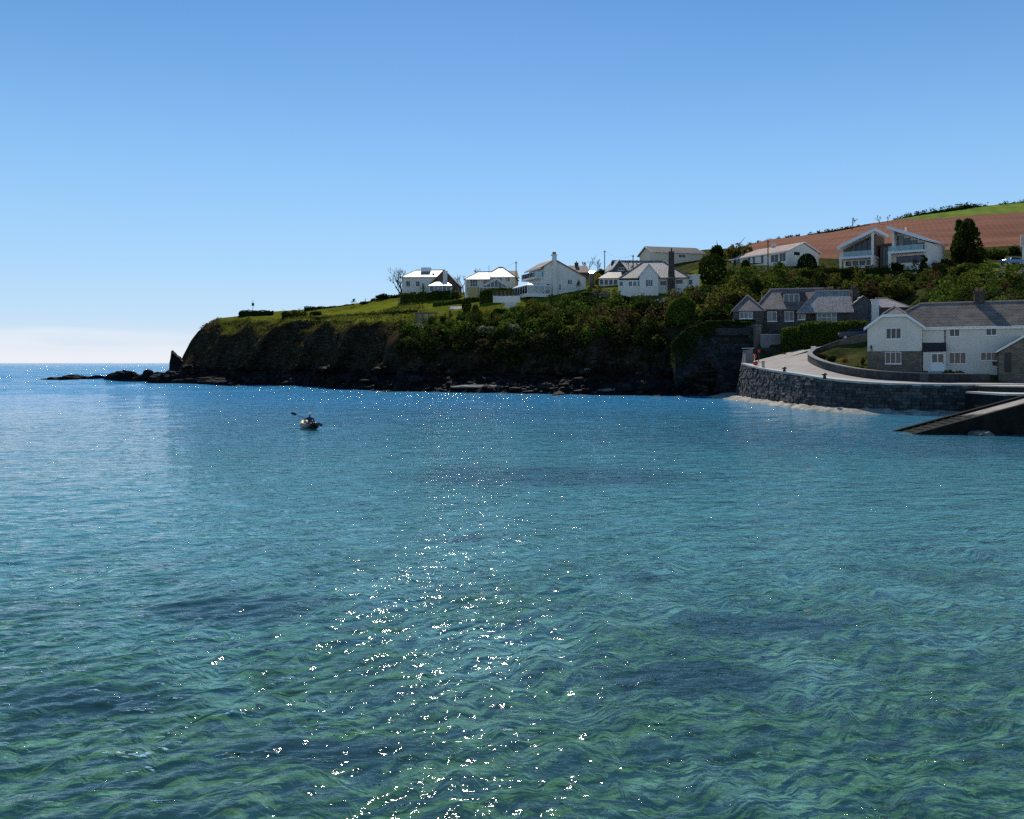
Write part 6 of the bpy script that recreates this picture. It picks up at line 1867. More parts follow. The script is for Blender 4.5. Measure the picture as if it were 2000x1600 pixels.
_crown = {}
def crown_mesh(kind, mat):
    key = (kind, mat.name)
    if key in _crown: return _crown[key]
    if ('geo', kind) not in _crown:
        rng = np.random.default_rng(sum(map(ord, kind)) * 7 + 1)
        k = kind[:-1] if kind[-1].isdigit() else kind
        if k == 'bush': g = bush_arrays(int(rng.integers(1e6)), 1100, .17)
        elif k == 'loose': g = bush_arrays(int(rng.integers(1e6)), 900, .16, 13, .95, .7, (.18, .36), .45)
        elif k == 'mound': g = bush_arrays(int(rng.integers(1e6)), 1000, .15, 12, .5, .75, (.22, .38))
        elif k == 'ball':
            d = rng.normal(0, 1, (2600, 3)); d /= np.linalg.norm(d, axis=1)[:, None]
            bump_ = 1 + .07 * np.sin(d[:, 0] * 7 + 1) * np.sin(d[:, 1] * 6) + .06 * np.sin(d[:, 2] * 9 + d[:, 0] * 5)
            p = d * (bump_ * (0.86 + .14 * rng.random(2600) ** .5))[:, None]; p[:, 2] += 1
            g = leaf_quads(p, d, .12, rng, .6)
        elif k == 'dome':                                   # clipped dome standing on the ground
            n = 3400
            d = rng.normal(0, 1, (n, 3)); d[:, 2] = np.abs(d[:, 2]); d /= np.linalg.norm(d, axis=1)[:, None]
            z = d[:, 2]; q = np.sqrt(np.maximum(0, 1 - z ** 2.6)) / np.maximum(1e-3, np.hypot(d[:, 0], d[:, 1]))
            p = np.stack([d[:, 0] * q, d[:, 1] * q, z * 2.0], 1) * (0.9 + .1 * rng.random(n))[:, None]
            g = leaf_quads(p, d, .11, rng, .5)
        elif k == 'conifer':                                # irregular dark cypress
            L = []
            for i in range(46):
                z = rng.uniform(.05, 1.9); rr = (.95 * (1 - (z / 2.02) ** 1.5)) * rng.uniform(.25, .85); a = rng.uniform(0, 6.28)
                s_ = .20 + .17 * (1 - z / 2)
                L.append(((rr * math.cos(a), rr * math.sin(a), z), (s_ * 1.25, s_ * 1.25, s_ * .8)))
            p, d = lobes_points(L, 5200, rng, .55); g = leaf_quads(p, d, .085, rng, .8, 2.0)
        elif k == 'spire':
            L = [((rng.normal(0, .06), rng.normal(0, .06), z), (.62 * (1 - z / 2.15) + .10,) * 2 + (.2,)) for z in np.linspace(.12, 1.9, 12)]
            p, d = lobes_points(L, 1500, rng, .6); g = leaf_quads(p, d, .11, rng, .7, 1.8)
        elif k == 'tree':                                   # spreading crown, raised
            L = []
            for i in range(26):
                a = rng.uniform(0, 6.28); q = .78 * math.sqrt(rng.random()); r = rng.uniform(.16, .34)
                L.append(((q * math.cos(a), q * math.sin(a), .75 + .85 * rng.random() * (1 - .55 * q)), (r * 1.1, r * 1.1, r * .8)))
            p, d = lobes_points(L, 3600, rng, .5); g = leaf_quads(p, d, .095, rng)
        elif k == 'tuft':                                   # arching grasses
            n = 420; a = rng.uniform(0, 6.28, n); ln = rng.uniform(.5, 1.1, n); out_ = rng.uniform(.2, 1.0, n)
            V, Fc = [], []
            for i in range(n):
                c, s_ = math.cos(a[i]), math.sin(a[i]); o = out_[i]; h_ = ln[i] * (1.5 - .7 * o); w_ = .035
                q0 = np.array([c * .12 * o, s_ * .12 * o, 0]); q1 = np.array([c * .5 * o, s_ * .5 * o, h_]); q2 = np.array([c * o, s_ * o, h_ * .72])
                sd = np.array([-s_, c, 0]) * w_
                b = len(V); V += [q0 - sd, q0 + sd, q1 + sd, q1 - sd, q2 + sd * .2, q2 - sd * .2]; Fc += [(b, b + 1, b + 2, b + 3), (b + 3, b + 2, b + 4, b + 5)]
            g = (np.array(V), np.array(Fc))
        elif k == 'palm':
            V, Fc = [], []
            for i in range(60):
                a, e = rng.uniform(0, 6.28), rng.uniform(-.5, 1.3); ln = rng.uniform(.8, 1.05)
                dv = np.array([math.cos(a) * math.cos(e), math.sin(a) * math.cos(e), math.sin(e)]); sd = np.cross(dv, [0, 0, 1]); sd /= np.linalg.norm(sd) + 1e-6; sd *= .06
                o = np.array([0, 0, 1.25]); m_ = o + dv * ln * .55; t_ = o + dv * ln + np.array([0, 0, -.25])
                b = len(V); V += [o - sd * .4, o + sd * .4, m_ + sd, m_ - sd, t_ + sd * .1, t_ - sd * .1]; Fc += [(b, b + 1, b + 2, b + 3), (b + 3, b + 2, b + 4, b + 5)]
            g = (np.array(V), np.array(Fc))
        _crown[('geo', kind)] = g
    V, Fc = _crown[('geo', kind)]
    _crown[key] = np_mesh('crown', V, Fc, mat)
    return _crown[key]

def trunk_mesh(hgt, r, seed=0, branches=5, lean=0.12):
    rng = random.Random(seed); mb = MB()
    p = Vector((0, 0, -.25)); n = 4; pts = [p]
    for i in range(n):
        p = p + Vector((rng.uniform(-lean, lean) * hgt / n * 2, rng.uniform(-lean, lean) * hgt / n * 2, (hgt + .25) / n)); pts.append(p)
    for i in range(n): mb.tube(pts[i], pts[i + 1], r * (1 - i / n * .6), r * (1 - (i + 1) / n * .6), 7)
    for b in range(branches):
        s_ = pts[rng.randint(1, n)]; a = rng.uniform(0, 6.28)
        mb.tube(s_, s_ + Vector((math.cos(a) * hgt * .5, math.sin(a) * hgt * .5, hgt * rng.uniform(.2, .5))), r * .4, r * .12, 5)
    return mb.mesh('trunk', M['bark'])

def plant(name, label, px, row, wpx, hpx, kind, mat, cat='shrub', Y=None, trunk=None, group=None, depth=1.0, seed=None, sink=0.25, snap=True):
    """A plant standing where photo pixel (px, row) meets the ground, wpx wide and hpx tall in the photo."""
    if Y is None:
        d = Vector(((px - 1000) / F, 1, (HZ - row) / F))
        hit = LAND.ray_cast(Vector((0, 0, H)), d.normalized())
        p = hit[0] if hit[0] is not None else P(px, row, 180)
    else:
        p = P(px, row, Y)
        g = ground(p.x, p.y, p.z)
        top = PZ(row - hpx, Y)
        if snap and abs(p.z - g) < 5: p.z = g
        hpx = max(hpx * .6, (top - p.z) / Y * F)
    s = p.y / F
    w, h = wpx * s / 2, hpx * s / 2
    rz = random.uniform(0, 6.28) if seed is None else seed
    o = thing(name, label, cat, (p.x, p.y, p.z - sink * min(1, h)), rz, group)
    hh = h + sink * .5
    link_mesh('crown', crown_mesh(kind, mat), o, (0, 0, 0), (0, 0, 0), (w, w * depth, hh))
    th = hh * (1.3 if trunk is None else trunk)
    tm = trunk_mesh(th, max(.06, w * .06), seed=int(px * 7 + row), branches=5)
    link_mesh('trunk', tm, o)
    return o

def bare_tree(name, label, px, row, hpx, Y, seed, spread=0.55, cat='tree', levels=5, twig=0.022):
    p = P(px, row, Y); p.z = min(p.z, ground(p.x, p.y, p.z) + .3)
    o = thing(name, label, cat, p)
    rng = random.Random(seed); hgt = hpx / F * Y
    tr, br = MB(), MB()
    def grow(q, d, ln, r, lv):
        e = q + d * ln
        (tr if lv == 0 else br).tube(q, e, r, r * .68, 6 if lv < 2 else 4, caps=False)
        if lv >= levels: return
        for k in range(rng.choice([2, 3, 3] if lv < 3 else [2, 3])):
            v = (d + Vector((rng.uniform(-1, 1), rng.uniform(-1, 1), rng.uniform(-.25, .7))) * spread).normalized()
            grow(q + d * ln * rng.uniform(.6, 1.0), v, ln * rng.uniform(.58, .82), max(r * .62, twig), lv + 1)
    grow(Vector((0, 0, -.4)), Vector((rng.uniform(-.1, .1), 0, 1)).normalized(), hgt * .32 + .4, hgt * .030, 0)
    tr.build('trunk', M['bark'], o); br.build('crown', M['bark'], o)
    return o

def hedge(name, label, pts, thick, mat, cat='hedge', leaf=0.16, dens=30, group=None, base=None, round_=0.25, rough=0.12):
    """A clipped hedge along pts = (x, y, top z); foot at the ground or base."""
    rng = np.random.default_rng(int(abs(pts[0][0]) * 100) + len(label))
    o0 = Vector((pts[0][0], pts[0][1], 0)); o0.z = base if base is not None else ground(*o0[:2], pts[0][2] - 1.5)
    o = thing(name, label, cat, o0, 0, group)
    P_, N_ = [], []
    core = MB()
    for (xa, ya, za), (xb, yb, zb) in zip(pts, pts[1:]):
        L_ = math.hypot(xb - xa, yb - ya); d = np.array([xb - xa, yb - ya]) / L_; nv = np.array([-d[1], d[0]])
        fa = base if base is not None else ground(xa, ya, za - 1.5); fb = base if base is not None else ground(xb, yb, zb - 1.5)
        hh = max(.4, (za - fa + zb - fb) / 2)
        for face in ('top', 'n', 'f', 'ends'):
            area = {'top': L_ * thick, 'n': L_ * hh, 'f': L_ * hh * .5, 'ends': thick * hh}[face]
            n = int(area * dens) + 4
            t = rng.random(n); u = rng.uniform(-.5, .5, n) * thick; f0 = fa + (fb - fa) * t; z1 = za + (zb - za) * t
            v = rng.random(n)
            if face == 'top': z = z1 + 0 * v; nn = np.tile([0, 0, 1.0], (n, 1))
            elif face in 'nf':
                sg = -1 if face == 'n' else 1
                if nv[1] < 0: sg = -sg
                u = np.full(n, sg * thick / 2); z = f0 + (z1 - f0) * v; nn = np.tile([nv[0] * sg, nv[1] * sg, .15], (n, 1))
            else: t = rng.choice([0.0, 1.0], n); z = fa + (za - fa) * v; nn = np.tile([d[0], d[1], 0], (n, 1)) * np.where(t > .5, 1, -1)[:, None]
            ed = np.clip((z - (z1 - round_)) / max(round_, .01), 0, 1)
            u = u * (1 - .35 * ed)
            w = rough * np.sin(t * L_ * 1.7 + u) + rng.normal(0, rough * .5, n)
            pp = np.stack([xa + (xb - xa) * t + nv[0] * (u + (w if face != 'top' else 0)), ya + (yb - ya) * t + nv[1] * (u + (w if face != 'top' else 0)), z + (w if face == 'top' else 0)], 1)
            P_.append(pp); N_.append(nn)
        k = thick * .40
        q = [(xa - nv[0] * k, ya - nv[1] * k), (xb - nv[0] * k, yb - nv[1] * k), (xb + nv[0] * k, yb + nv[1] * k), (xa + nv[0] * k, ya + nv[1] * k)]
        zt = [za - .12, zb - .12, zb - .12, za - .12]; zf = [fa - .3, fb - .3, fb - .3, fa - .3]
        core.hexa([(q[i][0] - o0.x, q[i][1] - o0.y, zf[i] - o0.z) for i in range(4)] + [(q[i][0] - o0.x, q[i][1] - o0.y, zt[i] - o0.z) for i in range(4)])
    pp = np.concatenate(P_) - np.array(o0); nn = np.concatenate(N_)
    V, Fc = leaf_quads(pp, nn, leaf, rng, .55)
    link_mesh('foliage', np_mesh('foliage', V, Fc, mat), o)
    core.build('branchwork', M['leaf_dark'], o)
    return o

# ------------------------------------------------------------------ scrub that clothes the slopes: nobody could count it
HOUSE_ZONES = [(1290, 1376, 132, 147), (1360, 1422, 160, 171), (1405, 1478, 194, 206), (1855, 1930, 166, 180), (1848, 1925, 150, 160), (1640, 1870, 163, 187), (1415, 1608, 176, 202), (1200, 1372, 157, 177), (995, 1150, 168, 196), (900, 1010, 186, 208), (775, 900, 190, 216), (1160, 1215, 184, 195), (1190, 1275, 195, 215), (1260, 1380, 200, 218), (1985, 2100, 162, 182), (1105, 1160, 208, 225)]
TOPROW = np.array([(780, 628), (860, 613), (905, 606), (960, 603), (1012, 600), (1060, 576), (1100, 568), (1145, 556), (1200, 564), (1206, 573), (1300, 572), (1330, 560), (1370, 549), (1400, 548), (1425, 517), (1500, 517), (1600, 512), (1640, 523), (1745, 525), (1810, 508), (1860, 500), (1925, 505), (2100, 505)], float)
def free_ground(px, Y, X):
    if any(a < px < b and c < Y < d for a, b, c, d in HOUSE_ZONES): return False
    if 1410 < px < 1790 and Y < 143.5: return False
    if px > 1410 and Y < 113: return False
    if px > 1915 and 148 < Y < 180: return False
    return True

def scatter_scrub():
    rng = np.random.default_rng(21)
    bases = [bush_arrays(100 + i, 340, .17, 8, .8, .62, (.28, .5), .8, .5) for i in range(5)]
    bases += [bush_arrays(200 + i, 330, .15, 16, 1.05, .7, (.14, .32), .5, .7) for i in range(3)]       # loose and twiggy
    bases += [bush_arrays(300 + i, 330, .15, 12, .45, .85, (.2, .34), .7, .5) for i in range(2)]        # low and spreading
    bases += [bush_arrays(400 + i, 300, .13, 9, 1.5, .3, (.16, .3), .6, .6) for i in range(2)]          # upright
    acc = {k: ([], [], 0) for k in ('dark', 'mid', 'olive', 'brown', 'silver')}
    mats = {'dark': M['leaf_dark'], 'mid': M['leaf_mid'], 'olive': M['leaf_olive'], 'brown': M['leaf_brown'], 'silver': M['leaf_silver']}
    done = 0; tries = 0
    ROW2 = np.array([(1130, 552), (1200, 543), (1270, 534), (1370, 524), (1420, 508), (1490, 505)], float)
    while done < 1750 and tries < 40000:
        tries += 1
        if rng.random() < 0.55: px, Y = rng.uniform(785, 1480), rng.uniform(136, 184)
        elif rng.random() < .2: px, Y = rng.uniform(1130, 1490), rng.uniform(184, 212)
        else: px, Y = rng.uniform(1360, 2090), rng.uniform(113, 208)
        X = PX(px, Y)
        if not free_ground(px, Y, X): continue
        z = ground(X, Y, -9)
        if z < 4.2: continue
        if px < 1410 and z < 6.5 and rng.random() < .75: continue
        if px > 1450 and Y > np.interp(px, [1420, 1560, 1640, 1760, 1900, 2000, 2400], [205, 208, 204, 206, 212, 216, 225]): continue
        s = rng.choice([.8, 1.1, 1.4, 1.8, 2.3]) * rng.uniform(.85, 1.2) * (0.8 if z > 15 and px < 1000 else 1.0)
        top = HZ - (z + s * 1.5 - H) / Y * F
        lim = np.interp(px, TOPROW[:, 0], TOPROW[:, 1])
        if Y > 183 and 1130 < px < 1490: lim = np.interp(px, ROW2[:, 0], ROW2[:, 1])
        if px > 1775 and Y < 143: lim = min(lim, 545)
        if top < lim: 
            s *= .5; top = HZ - (z + s * 1.5 - H) / Y * F
            if top < lim: continue
        patch = fbm(np.array([X]), np.array([Y + z]), .09, 31, 3)[0]; p2 = fbm(np.array([X]), np.array([Y + z]), .2, 37, 2)[0]
        if patch < -.28: k = 'brown' if rng.random() < .6 else 'olive'
        elif patch < .05: k = 'olive' if p2 > 0 else 'mid'
        elif patch < .3: k = 'dark' if p2 > -.1 else 'mid'
        else: k = 'silver' if (p2 > .15 and z > 10) else ('mid' if rng.random() < .6 else 'dark')
        if z < 9 and px < 1410: k = 'dark' if rng.random() < .7 else 'brown'
        V, Fc = bases[rng.integers(len(bases))]
        a = rng.uniform(0, 6.28); c, sn = math.cos(a), math.sin(a)
        W = V * np.array([s * rng.uniform(.8, 1.2), s * rng.uniform(.8, 1.2), s * rng.uniform(.7, 1.1)])
        W = np.stack([W[:, 0] * c - W[:, 1] * sn + X, W[:, 0] * sn + W[:, 1] * c + Y, W[:, 2] + z - .3 * s], 1)
        lv, lf, n = acc[k]
        lv.append(W); lf.append(Fc + n); acc[k] = (lv, lf, n + len(W)); done += 1
    names = {'dark': 'dark_scrub', 'mid': 'green_scrub', 'olive': 'olive_scrub', 'brown': 'bramble_scrub', 'silver': 'silver_scrub'}
    for k, (lv, lf, n) in acc.items():
        if lv: tag(link_mesh(names[k], np_mesh(names[k], np.concatenate(lv), np.concatenate(lf), mats[k])), kind='stuff')
scatter_scrub()

def scatter_turf():
    """Rough grass hanging over the cliff top and down the ribs of the headland."""
    rng = np.random.default_rng(4)
    px = rng.uniform(395, 830, 26000); Y = rng.uniform(168, 240, 26000)
    X = (px - 1000) / F * Y
    out = {'g': [], 'b': []}
    cnt = 0
    for i in range(len(px)):
        if cnt > 2600: break
        hit = LAND.ray_cast(Vector((X[i], Y[i], 120)), Vector((0, 0, -1)))
        if hit[0] is None: continue
        z = hit[0].z; nz = hit[1].z if hit[1].z > 0 else -hit[1].z
        if z < 4.5: continue
        row = HZ - (z - H) / Y[i] * F
        if nz < .8 and z < 12.5 and rng.random() < .6: continue
        if nz > .93 and row < np.interp(px[i], [395, 560, 720, 830], [640, 622, 612, 590]): continue
        out['b' if rng.random() < (.25 if z > 13 else .6) else 'g'].append((X[i], Y[i], z)); cnt += 1
    for key, nm, mat in (('g', 'cliff_grass', M['leaf_olive']), ('b', 'dead_bracken', M['leaf_brown'])):
        p = np.repeat(np.array(out[key]), 3, axis=0)
        p = p + rng.normal(0, .35, p.shape) * [1, 1, .3] + [0, 0, .12]
        V, Fc = leaf_quads(p, np.tile([0, -.5, .8], (len(p), 1)), .2, rng, .9, 2.2)
        tag(link_mesh(nm, np_mesh(nm, V, Fc, mat)), kind='stuff')
scatter_turf()

# ------------------------------------------------------------------ trees and shrubs one can point to
L_ = M
plant('round_tree', 'large ball-shaped dark green tree between the white cottage and the long bungalow', 1391, 551, 54, 54, 'ball', L_['leaf_dark'], 'tree', Y=166, trunk=.5)
plant('clipped_tree', 'big dome-shaped clipped evergreen with bright green crown above the retaining wall', 1333, 641, 68, 62, 'dome', L_['leaf_mid'], 'tree', Y=143, trunk=.5)
plant('spreading_tree', 'spreading yellow-green tree on the skyline behind the ball-shaped tree', 1440, 511, 66, 54, 'loose', L_['leaf_yellow'], 'tree', Y=200)
plant('pine_tree', 'ragged dark pine on the skyline beside the spreading yellow-green tree', 1400, 513, 46, 48, 'loose3', L_['leaf_dark'], 'tree', Y=204)
plant('cypress_tree', 'tall dark cypress beside the modern house, silhouetted on the ploughed field', 1890, 520, 74, 92, 'conifer', L_['leaf_dark'], 'tree', Y=174, trunk=.6)
plant('cypress_tree', 'narrow dark cypress top leaning out of the tall cypress beside the field', 1873, 518, 40, 90, 'conifer2', L_['leaf_dark'], 'tree', Y=176, trunk=.6)
plant('round_shrub', 'broad rounded green shrub in front of the tall dark cypress', 1888, 558, 78, 52, 'bush', L_['leaf_mid'], Y=156)
plant('small_conifer', 'pointed dark conifer in front of the white end wall of the modern house', 1804, 542, 34, 44, 'spire', L_['leaf_dark'], 'tree', Y=158, trunk=.5)
plant('round_shrub', 'dark rounded shrub below the glazed link of the modern house', 1750, 527, 38, 22, 'bush2', L_['leaf_dark'], Y=166)
plant('tall_shrub', 'large olive-green shrub above the white house on the quay', 1752, 572, 72, 46, 'loose', L_['leaf_olive'], Y=146)
plant('rhododendron', 'rhododendron with scarlet blossom beside the pointed dark conifer', 1826, 541, 16, 28, 'loose2', L_['leaf_red'], Y=160)
plant('golden_shrub', 'yellow-green shrub behind the scarlet rhododendron', 1832, 522, 32, 20, 'bush3', L_['leaf_yellow'], Y=164)
plant('dark_shrub', 'dark shrub with reddish leaves beside the end wall of the modern house', 1848, 520, 40, 22, 'loose3', L_['leaf_brown'], Y=167)
plant('garden_tree', 'dense green tree behind the grass bank beside the tall cypress', 1945, 515, 50, 38, 'bush4', L_['leaf_mid'], 'tree', Y=182)
plant('garden_tree', 'dark green tree above the parked blue car by the ploughed field', 1978, 503, 40, 28, 'bush5', L_['leaf_dark'], 'tree', Y=190)
plant('round_shrub', 'dark shrub at the edge of the grass bank in front of the edge house', 1992, 535, 32, 30, 'bush', L_['leaf_olive'], Y=155)
plant('silver_shrub', 'broad silvery flowering shrub above the dormer of the stone bungalow', 1600, 567, 62, 27, 'mound', L_['leaf_silver'], Y=149)
plant('silver_shrub', 'second silvery flowering shrub, nearer the chimney of the stone bungalow', 1655, 568, 56, 30, 'mound2', L_['leaf_silver'], Y=150)
plant('cream_shrub', 'small cream-flowered shrub above the hipped roof of the stone bungalow', 1557, 566, 34, 24, 'loose4', L_['leaf_silver'], Y=148)
plant('green_shrub', 'fresh green rounded shrub between the silvery and cream-flowered shrubs', 1525, 566, 40, 30, 'bush6', L_['leaf_mid'], Y=149)
plant('dome_shrub', 'dark dome-shaped shrub against the gable of the long bungalow', 1576, 515, 38, 20, 'dome2', L_['leaf_dark'], Y=177)
plant('small_conifer', 'small pointed dark conifer by the far end of the long bungalow', 1435, 522, 13, 15, 'spire2', L_['leaf_dark'], 'tree', Y=178, trunk=.5)
plant('box_shrub', 'squat black-green clipped shrub on the terrace of the long bungalow', 1456, 519, 19, 12, 'dome3', L_['leaf_dark'], Y=177)
plant('bright_shrub', 'bright lime-green shrub on the bank below the long bungalow', 1463, 532, 36, 20, 'loose5', L_['leaf_bright'], Y=171)
plant('golden_shrub', 'low golden flowering shrub between the long bungalow and the modern house', 1622, 524, 30, 12, 'mound3', L_['leaf_gorse'], Y=172)
plant('dark_shrub', 'dark spreading shrub on the bank below the ball-shaped tree', 1425, 560, 50, 28, 'bush2', L_['leaf_dark'], Y=158)
plant('green_shrub', 'mixed green shrub right below the telegraph pole on the bank', 1500, 545, 46, 26, 'loose6', L_['leaf_olive'], Y=163)
plant('pink_shrub', 'brown and pink budding shrub beside the hipped wing of the stone bungalow', 1400, 624, 46, 36, 'loose7', L_['leaf_brown'], Y=139)
plant('bright_shrub', 'bright green shrub above the budding brown shrub by the stone bungalow', 1418, 606, 40, 26, 'bush3', L_['leaf_bright'], Y=143)
plant('bright_shrub', 'bright green climber on top of the retaining wall below the stone bungalow', 1452, 631, 46, 14, 'mound4', L_['leaf_bright'], Y=130.9, sink=.05, snap=False)
plant('yellow_shrub', 'yellowing climber at the end of the retaining wall by the slim pillar', 1484, 636, 22, 14, 'mound5', L_['leaf_yellow'], Y=130.4, sink=.05, snap=False)
plant('dark_shrub', 'large dark shrub on the slope between the dome tree and the white cottage', 1268, 622, 70, 52, 'bush4', L_['leaf_dark'], Y=149)
plant('olive_shrub', 'red-tinged shrub against the end of the white cottage', 1352, 573, 34, 26, 'loose2', L_['leaf_yellow'], Y=159)
plant('olive_shrub', 'olive shrub at the foot of the tall stone chimney stack', 1312, 578, 30, 20, 'bush5', L_['leaf_olive'], Y=158)
plant('silver_shrub', 'pale grey-leaved shrub on the cliff slope below the white terrace walls', 970, 668, 36, 26, 'bush6', L_['leaf_silver'], Y=157)
plant('green_shrub', 'light green feathery shrub on the slope below the tall white gable', 1078, 638, 60, 46, 'loose', L_['leaf_olive'], Y=157)
plant('green_shrub', 'grey-green feathery shrub next to the light green one below the tall gable', 1118, 640, 50, 44, 'loose3', L_['leaf_mid'], Y=156)
plant('dark_shrub', 'rounded dark shrub on the slope right of the tall white gable house', 1160, 590, 60, 32, 'bush', L_['leaf_mid'], Y=168)
plant('dark_shrub', 'dark glossy shrub just under the bay of the white cottage', 1215, 596, 56, 28, 'bush2', L_['leaf_dark'], Y=159)
plant('green_shrub', 'rounded shrub on the terrace edge below the conservatory', 1040, 600, 44, 24, 'bush3', L_['leaf_mid'], Y=169)
plant('terrace_shrub', 'dark shrub hiding the foot of the long white terrace wall', 978, 606, 36, 17, 'mound3', L_['leaf_mid'], Y=171.5)
plant('terrace_shrub', 'olive shrub in front of the short white garden wall', 1012, 610, 34, 20, 'bush4', L_['leaf_olive'], Y=168.5)
plant('bright_shrub', 'low flat-topped bright green shrub below the tall white gable', 1108, 596, 32, 14, 'mound', L_['leaf_bright'], Y=168)
plant('bright_shrub', 'yellow-green shrub at the cliff edge beside the pergola', 802, 648, 42, 26, 'loose4', L_['leaf_bright'], Y=166)
plant('green_shrub', 'flat-topped green shrub on the cliff slope below the glass cold frame', 930, 640, 66, 22, 'mound2', L_['leaf_mid'], Y=164)
plant('dark_shrub', 'round black-green shrub beside the glass cold frame', 911, 604, 19, 20, 'ball2', L_['leaf_dark'], Y=176, trunk=.4)
plant('olive_shrub', 'pale olive shrub next to the round black-green shrub', 927, 604, 18, 16, 'bush4', L_['leaf_olive'], Y=175)
plant('cabbage_palm', 'small cabbage palm at the low end of the tall white gable house', 1130, 558, 16, 15, 'palm', L_['leaf_dark'], 'palm', Y=178, trunk=1.2)
plant('yucca', 'spiky green palm-like plant in front of the white house at the lawn', 826, 572, 20, 22, 'palm2', L_['leaf_olive'], 'palm', Y=198, trunk=1.2)
plant('olive_shrub', 'yellowish shrub against the brown gable beside the lawn', 885, 576, 26, 22, 'loose5', L_['leaf_olive'], Y=198)
plant('green_shrub', 'shrub in front of the white wall of the house at the lawn', 806, 578, 28, 16, 'loose6', L_['leaf_mid'], Y=199)
plant('gorse_bush', 'gorse bush in yellow flower beside the low outbuilding', 1170, 542, 26, 14, 'bush5', L_['leaf_gorse'], Y=193)
plant('evergreen_tree', 'dark evergreen behind the low outbuilding on the skyline', 1178, 540, 24, 22, 'bush6', L_['leaf_dark'], 'tree', Y=208)
# on the headland
plant('headland_shrub', 'dense green shrub on the headland top, beside the sloping field edge', 585, 617, 36, 19, 'bush', L_['leaf_olive'], Y=205)
plant('headland_shrub', 'dark shrub on the headland top next to the clipped skyline hedge', 560, 617, 30, 17, 'bush2', L_['leaf_dark'], Y=206)
plant('headland_shrub', 'low dark shrub closing the shrub row at the lower corner of the lawn', 617, 617, 30, 16, 'bush3', L_['leaf_dark'], Y=203)
plant('headland_palm', 'dark spiky plant on the skyline at the top of the lawn', 691, 600, 18, 18, 'palm3', L_['leaf_dark'], 'palm', Y=214, trunk=1.2)
plant('skyline_bush', 'dark bush with gaps on the skyline beside the bare tree', 745, 590, 34, 20, 'tree3', L_['leaf_dark'], Y=214)
plant('skyline_bush', 'low dark bush on the skyline halfway up the lawn', 715, 594, 30, 13, 'mound3', L_['leaf_dark'], Y=214)
plant('lawn_bush', 'single low dark bush sitting on the wall across the lawn', 769, 614, 17, 8, 'mound4', L_['leaf_dark'], Y=182)
# by the road
plant('golden_grass', 'mound of golden dry grass in the garden beside the white house', 1650, 707, 27, 15, 'tuft', L_['leaf_gold'], 'ornamental grass', Y=101, sink=.02)
plant('golden_grass', 'smaller tawny grass clump against the wall of the white house', 1685, 706, 18, 13, 'tuft2', L_['leaf_yellow'], 'ornamental grass', Y=98, sink=.02)
plant('garden_shrub', 'brown winter shrub at the road bend below the rubble wall', 1603, 701, 30, 18, 'loose7', L_['leaf_brown'], Y=107, sink=.02)
plant('garden_shrub', 'dark shrub in the garden between the road bend and the golden grass', 1624, 707, 24, 18, 'bush4', L_['leaf_dark'], Y=104, sink=.02)
plant('garden_shrub', 'dull green shrub beside the stone base of the white house', 1676, 715, 24, 12, 'mound5', L_['leaf_olive'], Y=96, sink=.02)

bare_tree('bare_tree', 'tall leafless tree at the corner of the lawn in front of the white house', 783, 590, 78, 197, 5, .8)
bare_tree('bare_tree', 'leafless tree showing between the lawn house and the cream house', 905, 565, 44, 219, 8, .75)
bare_tree('bare_tree', 'wide leafless tree behind the roof of the cream house', 938, 566, 50, 222, 9, .7)
bare_tree('bare_tree', 'grey leafless tree on the skyline beside the tall white gable', 1150, 545, 42, 222, 3, .55)
bare_tree('bare_tree', 'twiggy leafless tree by the telegraph poles on the skyline', 1166, 545, 40, 224, 6, .5)
bare_tree('bare_tree', 'small leafless tree in front of the grey gabled house', 1229, 540, 34, 192, 2, .4)
bare_tree('bare_tree', 'wind-bent leafless tree standing first on the field skyline hedge', 1665, 449, 24, 322, 12, .6, levels=4, twig=.035)
bare_tree('bare_tree', 'twiggy tree on the field skyline, second from the long hedge', 1718, 440, 20, 330, 14, .6, levels=4, twig=.035)
bare_tree('bare_tree', 'twiggy tree on the field skyline, nearest the long hedge', 1733, 437, 20, 331, 15, .6, levels=4, twig=.035)

# ------------------------------------------------------------------ hedges
def hpts(rows, Y, dY=0.0):
    return [tuple(P(px, r, Y + dY * i)) for i, (px, r) in enumerate(rows)]
hedge('clipped_hedge', 'high clipped hedge with bright green top between the lane and the stone bungalow', [tuple(P(px, r, Y)) for px, r, Y in ((1527, 643, 126), (1558, 640, 125.5), (1565, 633, 125.3), (1590, 630, 124.8), (1650, 629, 123.5), (1686, 628, 122.5), (1697, 634, 122.0))], 2.6, M['leaf_mid'], leaf=.2, dens=46, base=6.0, rough=.1)
hedge('clipped_hedge', 'stepped dark clipped hedge along the top of the lawn below the white house', hpts(((786, 574), (815, 574), (817, 572), (843, 571), (845, 570), (880, 568)), 196.5), 1.6, M['leaf_mid'], leaf=.22, dens=30)
hedge('clipped_hedge', 'tapering clipped hedge running down the edge of the lawn to the cream house', hpts(((846, 592), (880, 588), (905, 584), (937, 580)), 188), 1.5, M['leaf_mid'], leaf=.22, dens=30)
hedge('clipped_hedge', 'tall square clipped hedge beside the timber fence of the white terrace', hpts(((937, 571), (950, 566), (968, 564), (1001, 563)), 183), 2.2, M['leaf_mid'], leaf=.22, dens=30)
hedge('skyline_hedge', 'short flat dark hedge on the brow of the headland near the flagpole', hpts(((468, 609), (480, 607), (533, 607.5)), 222), 1.6, M['leaf_dark'], leaf=.25, dens=26)
hedge('skyline_hedge', 'long low hedge on the skyline behind the headland shrubs', hpts(((595, 599.5), (640, 600), (668, 598), (690, 594)), 226), 1.4, M['leaf_dark'], leaf=.25, dens=26)
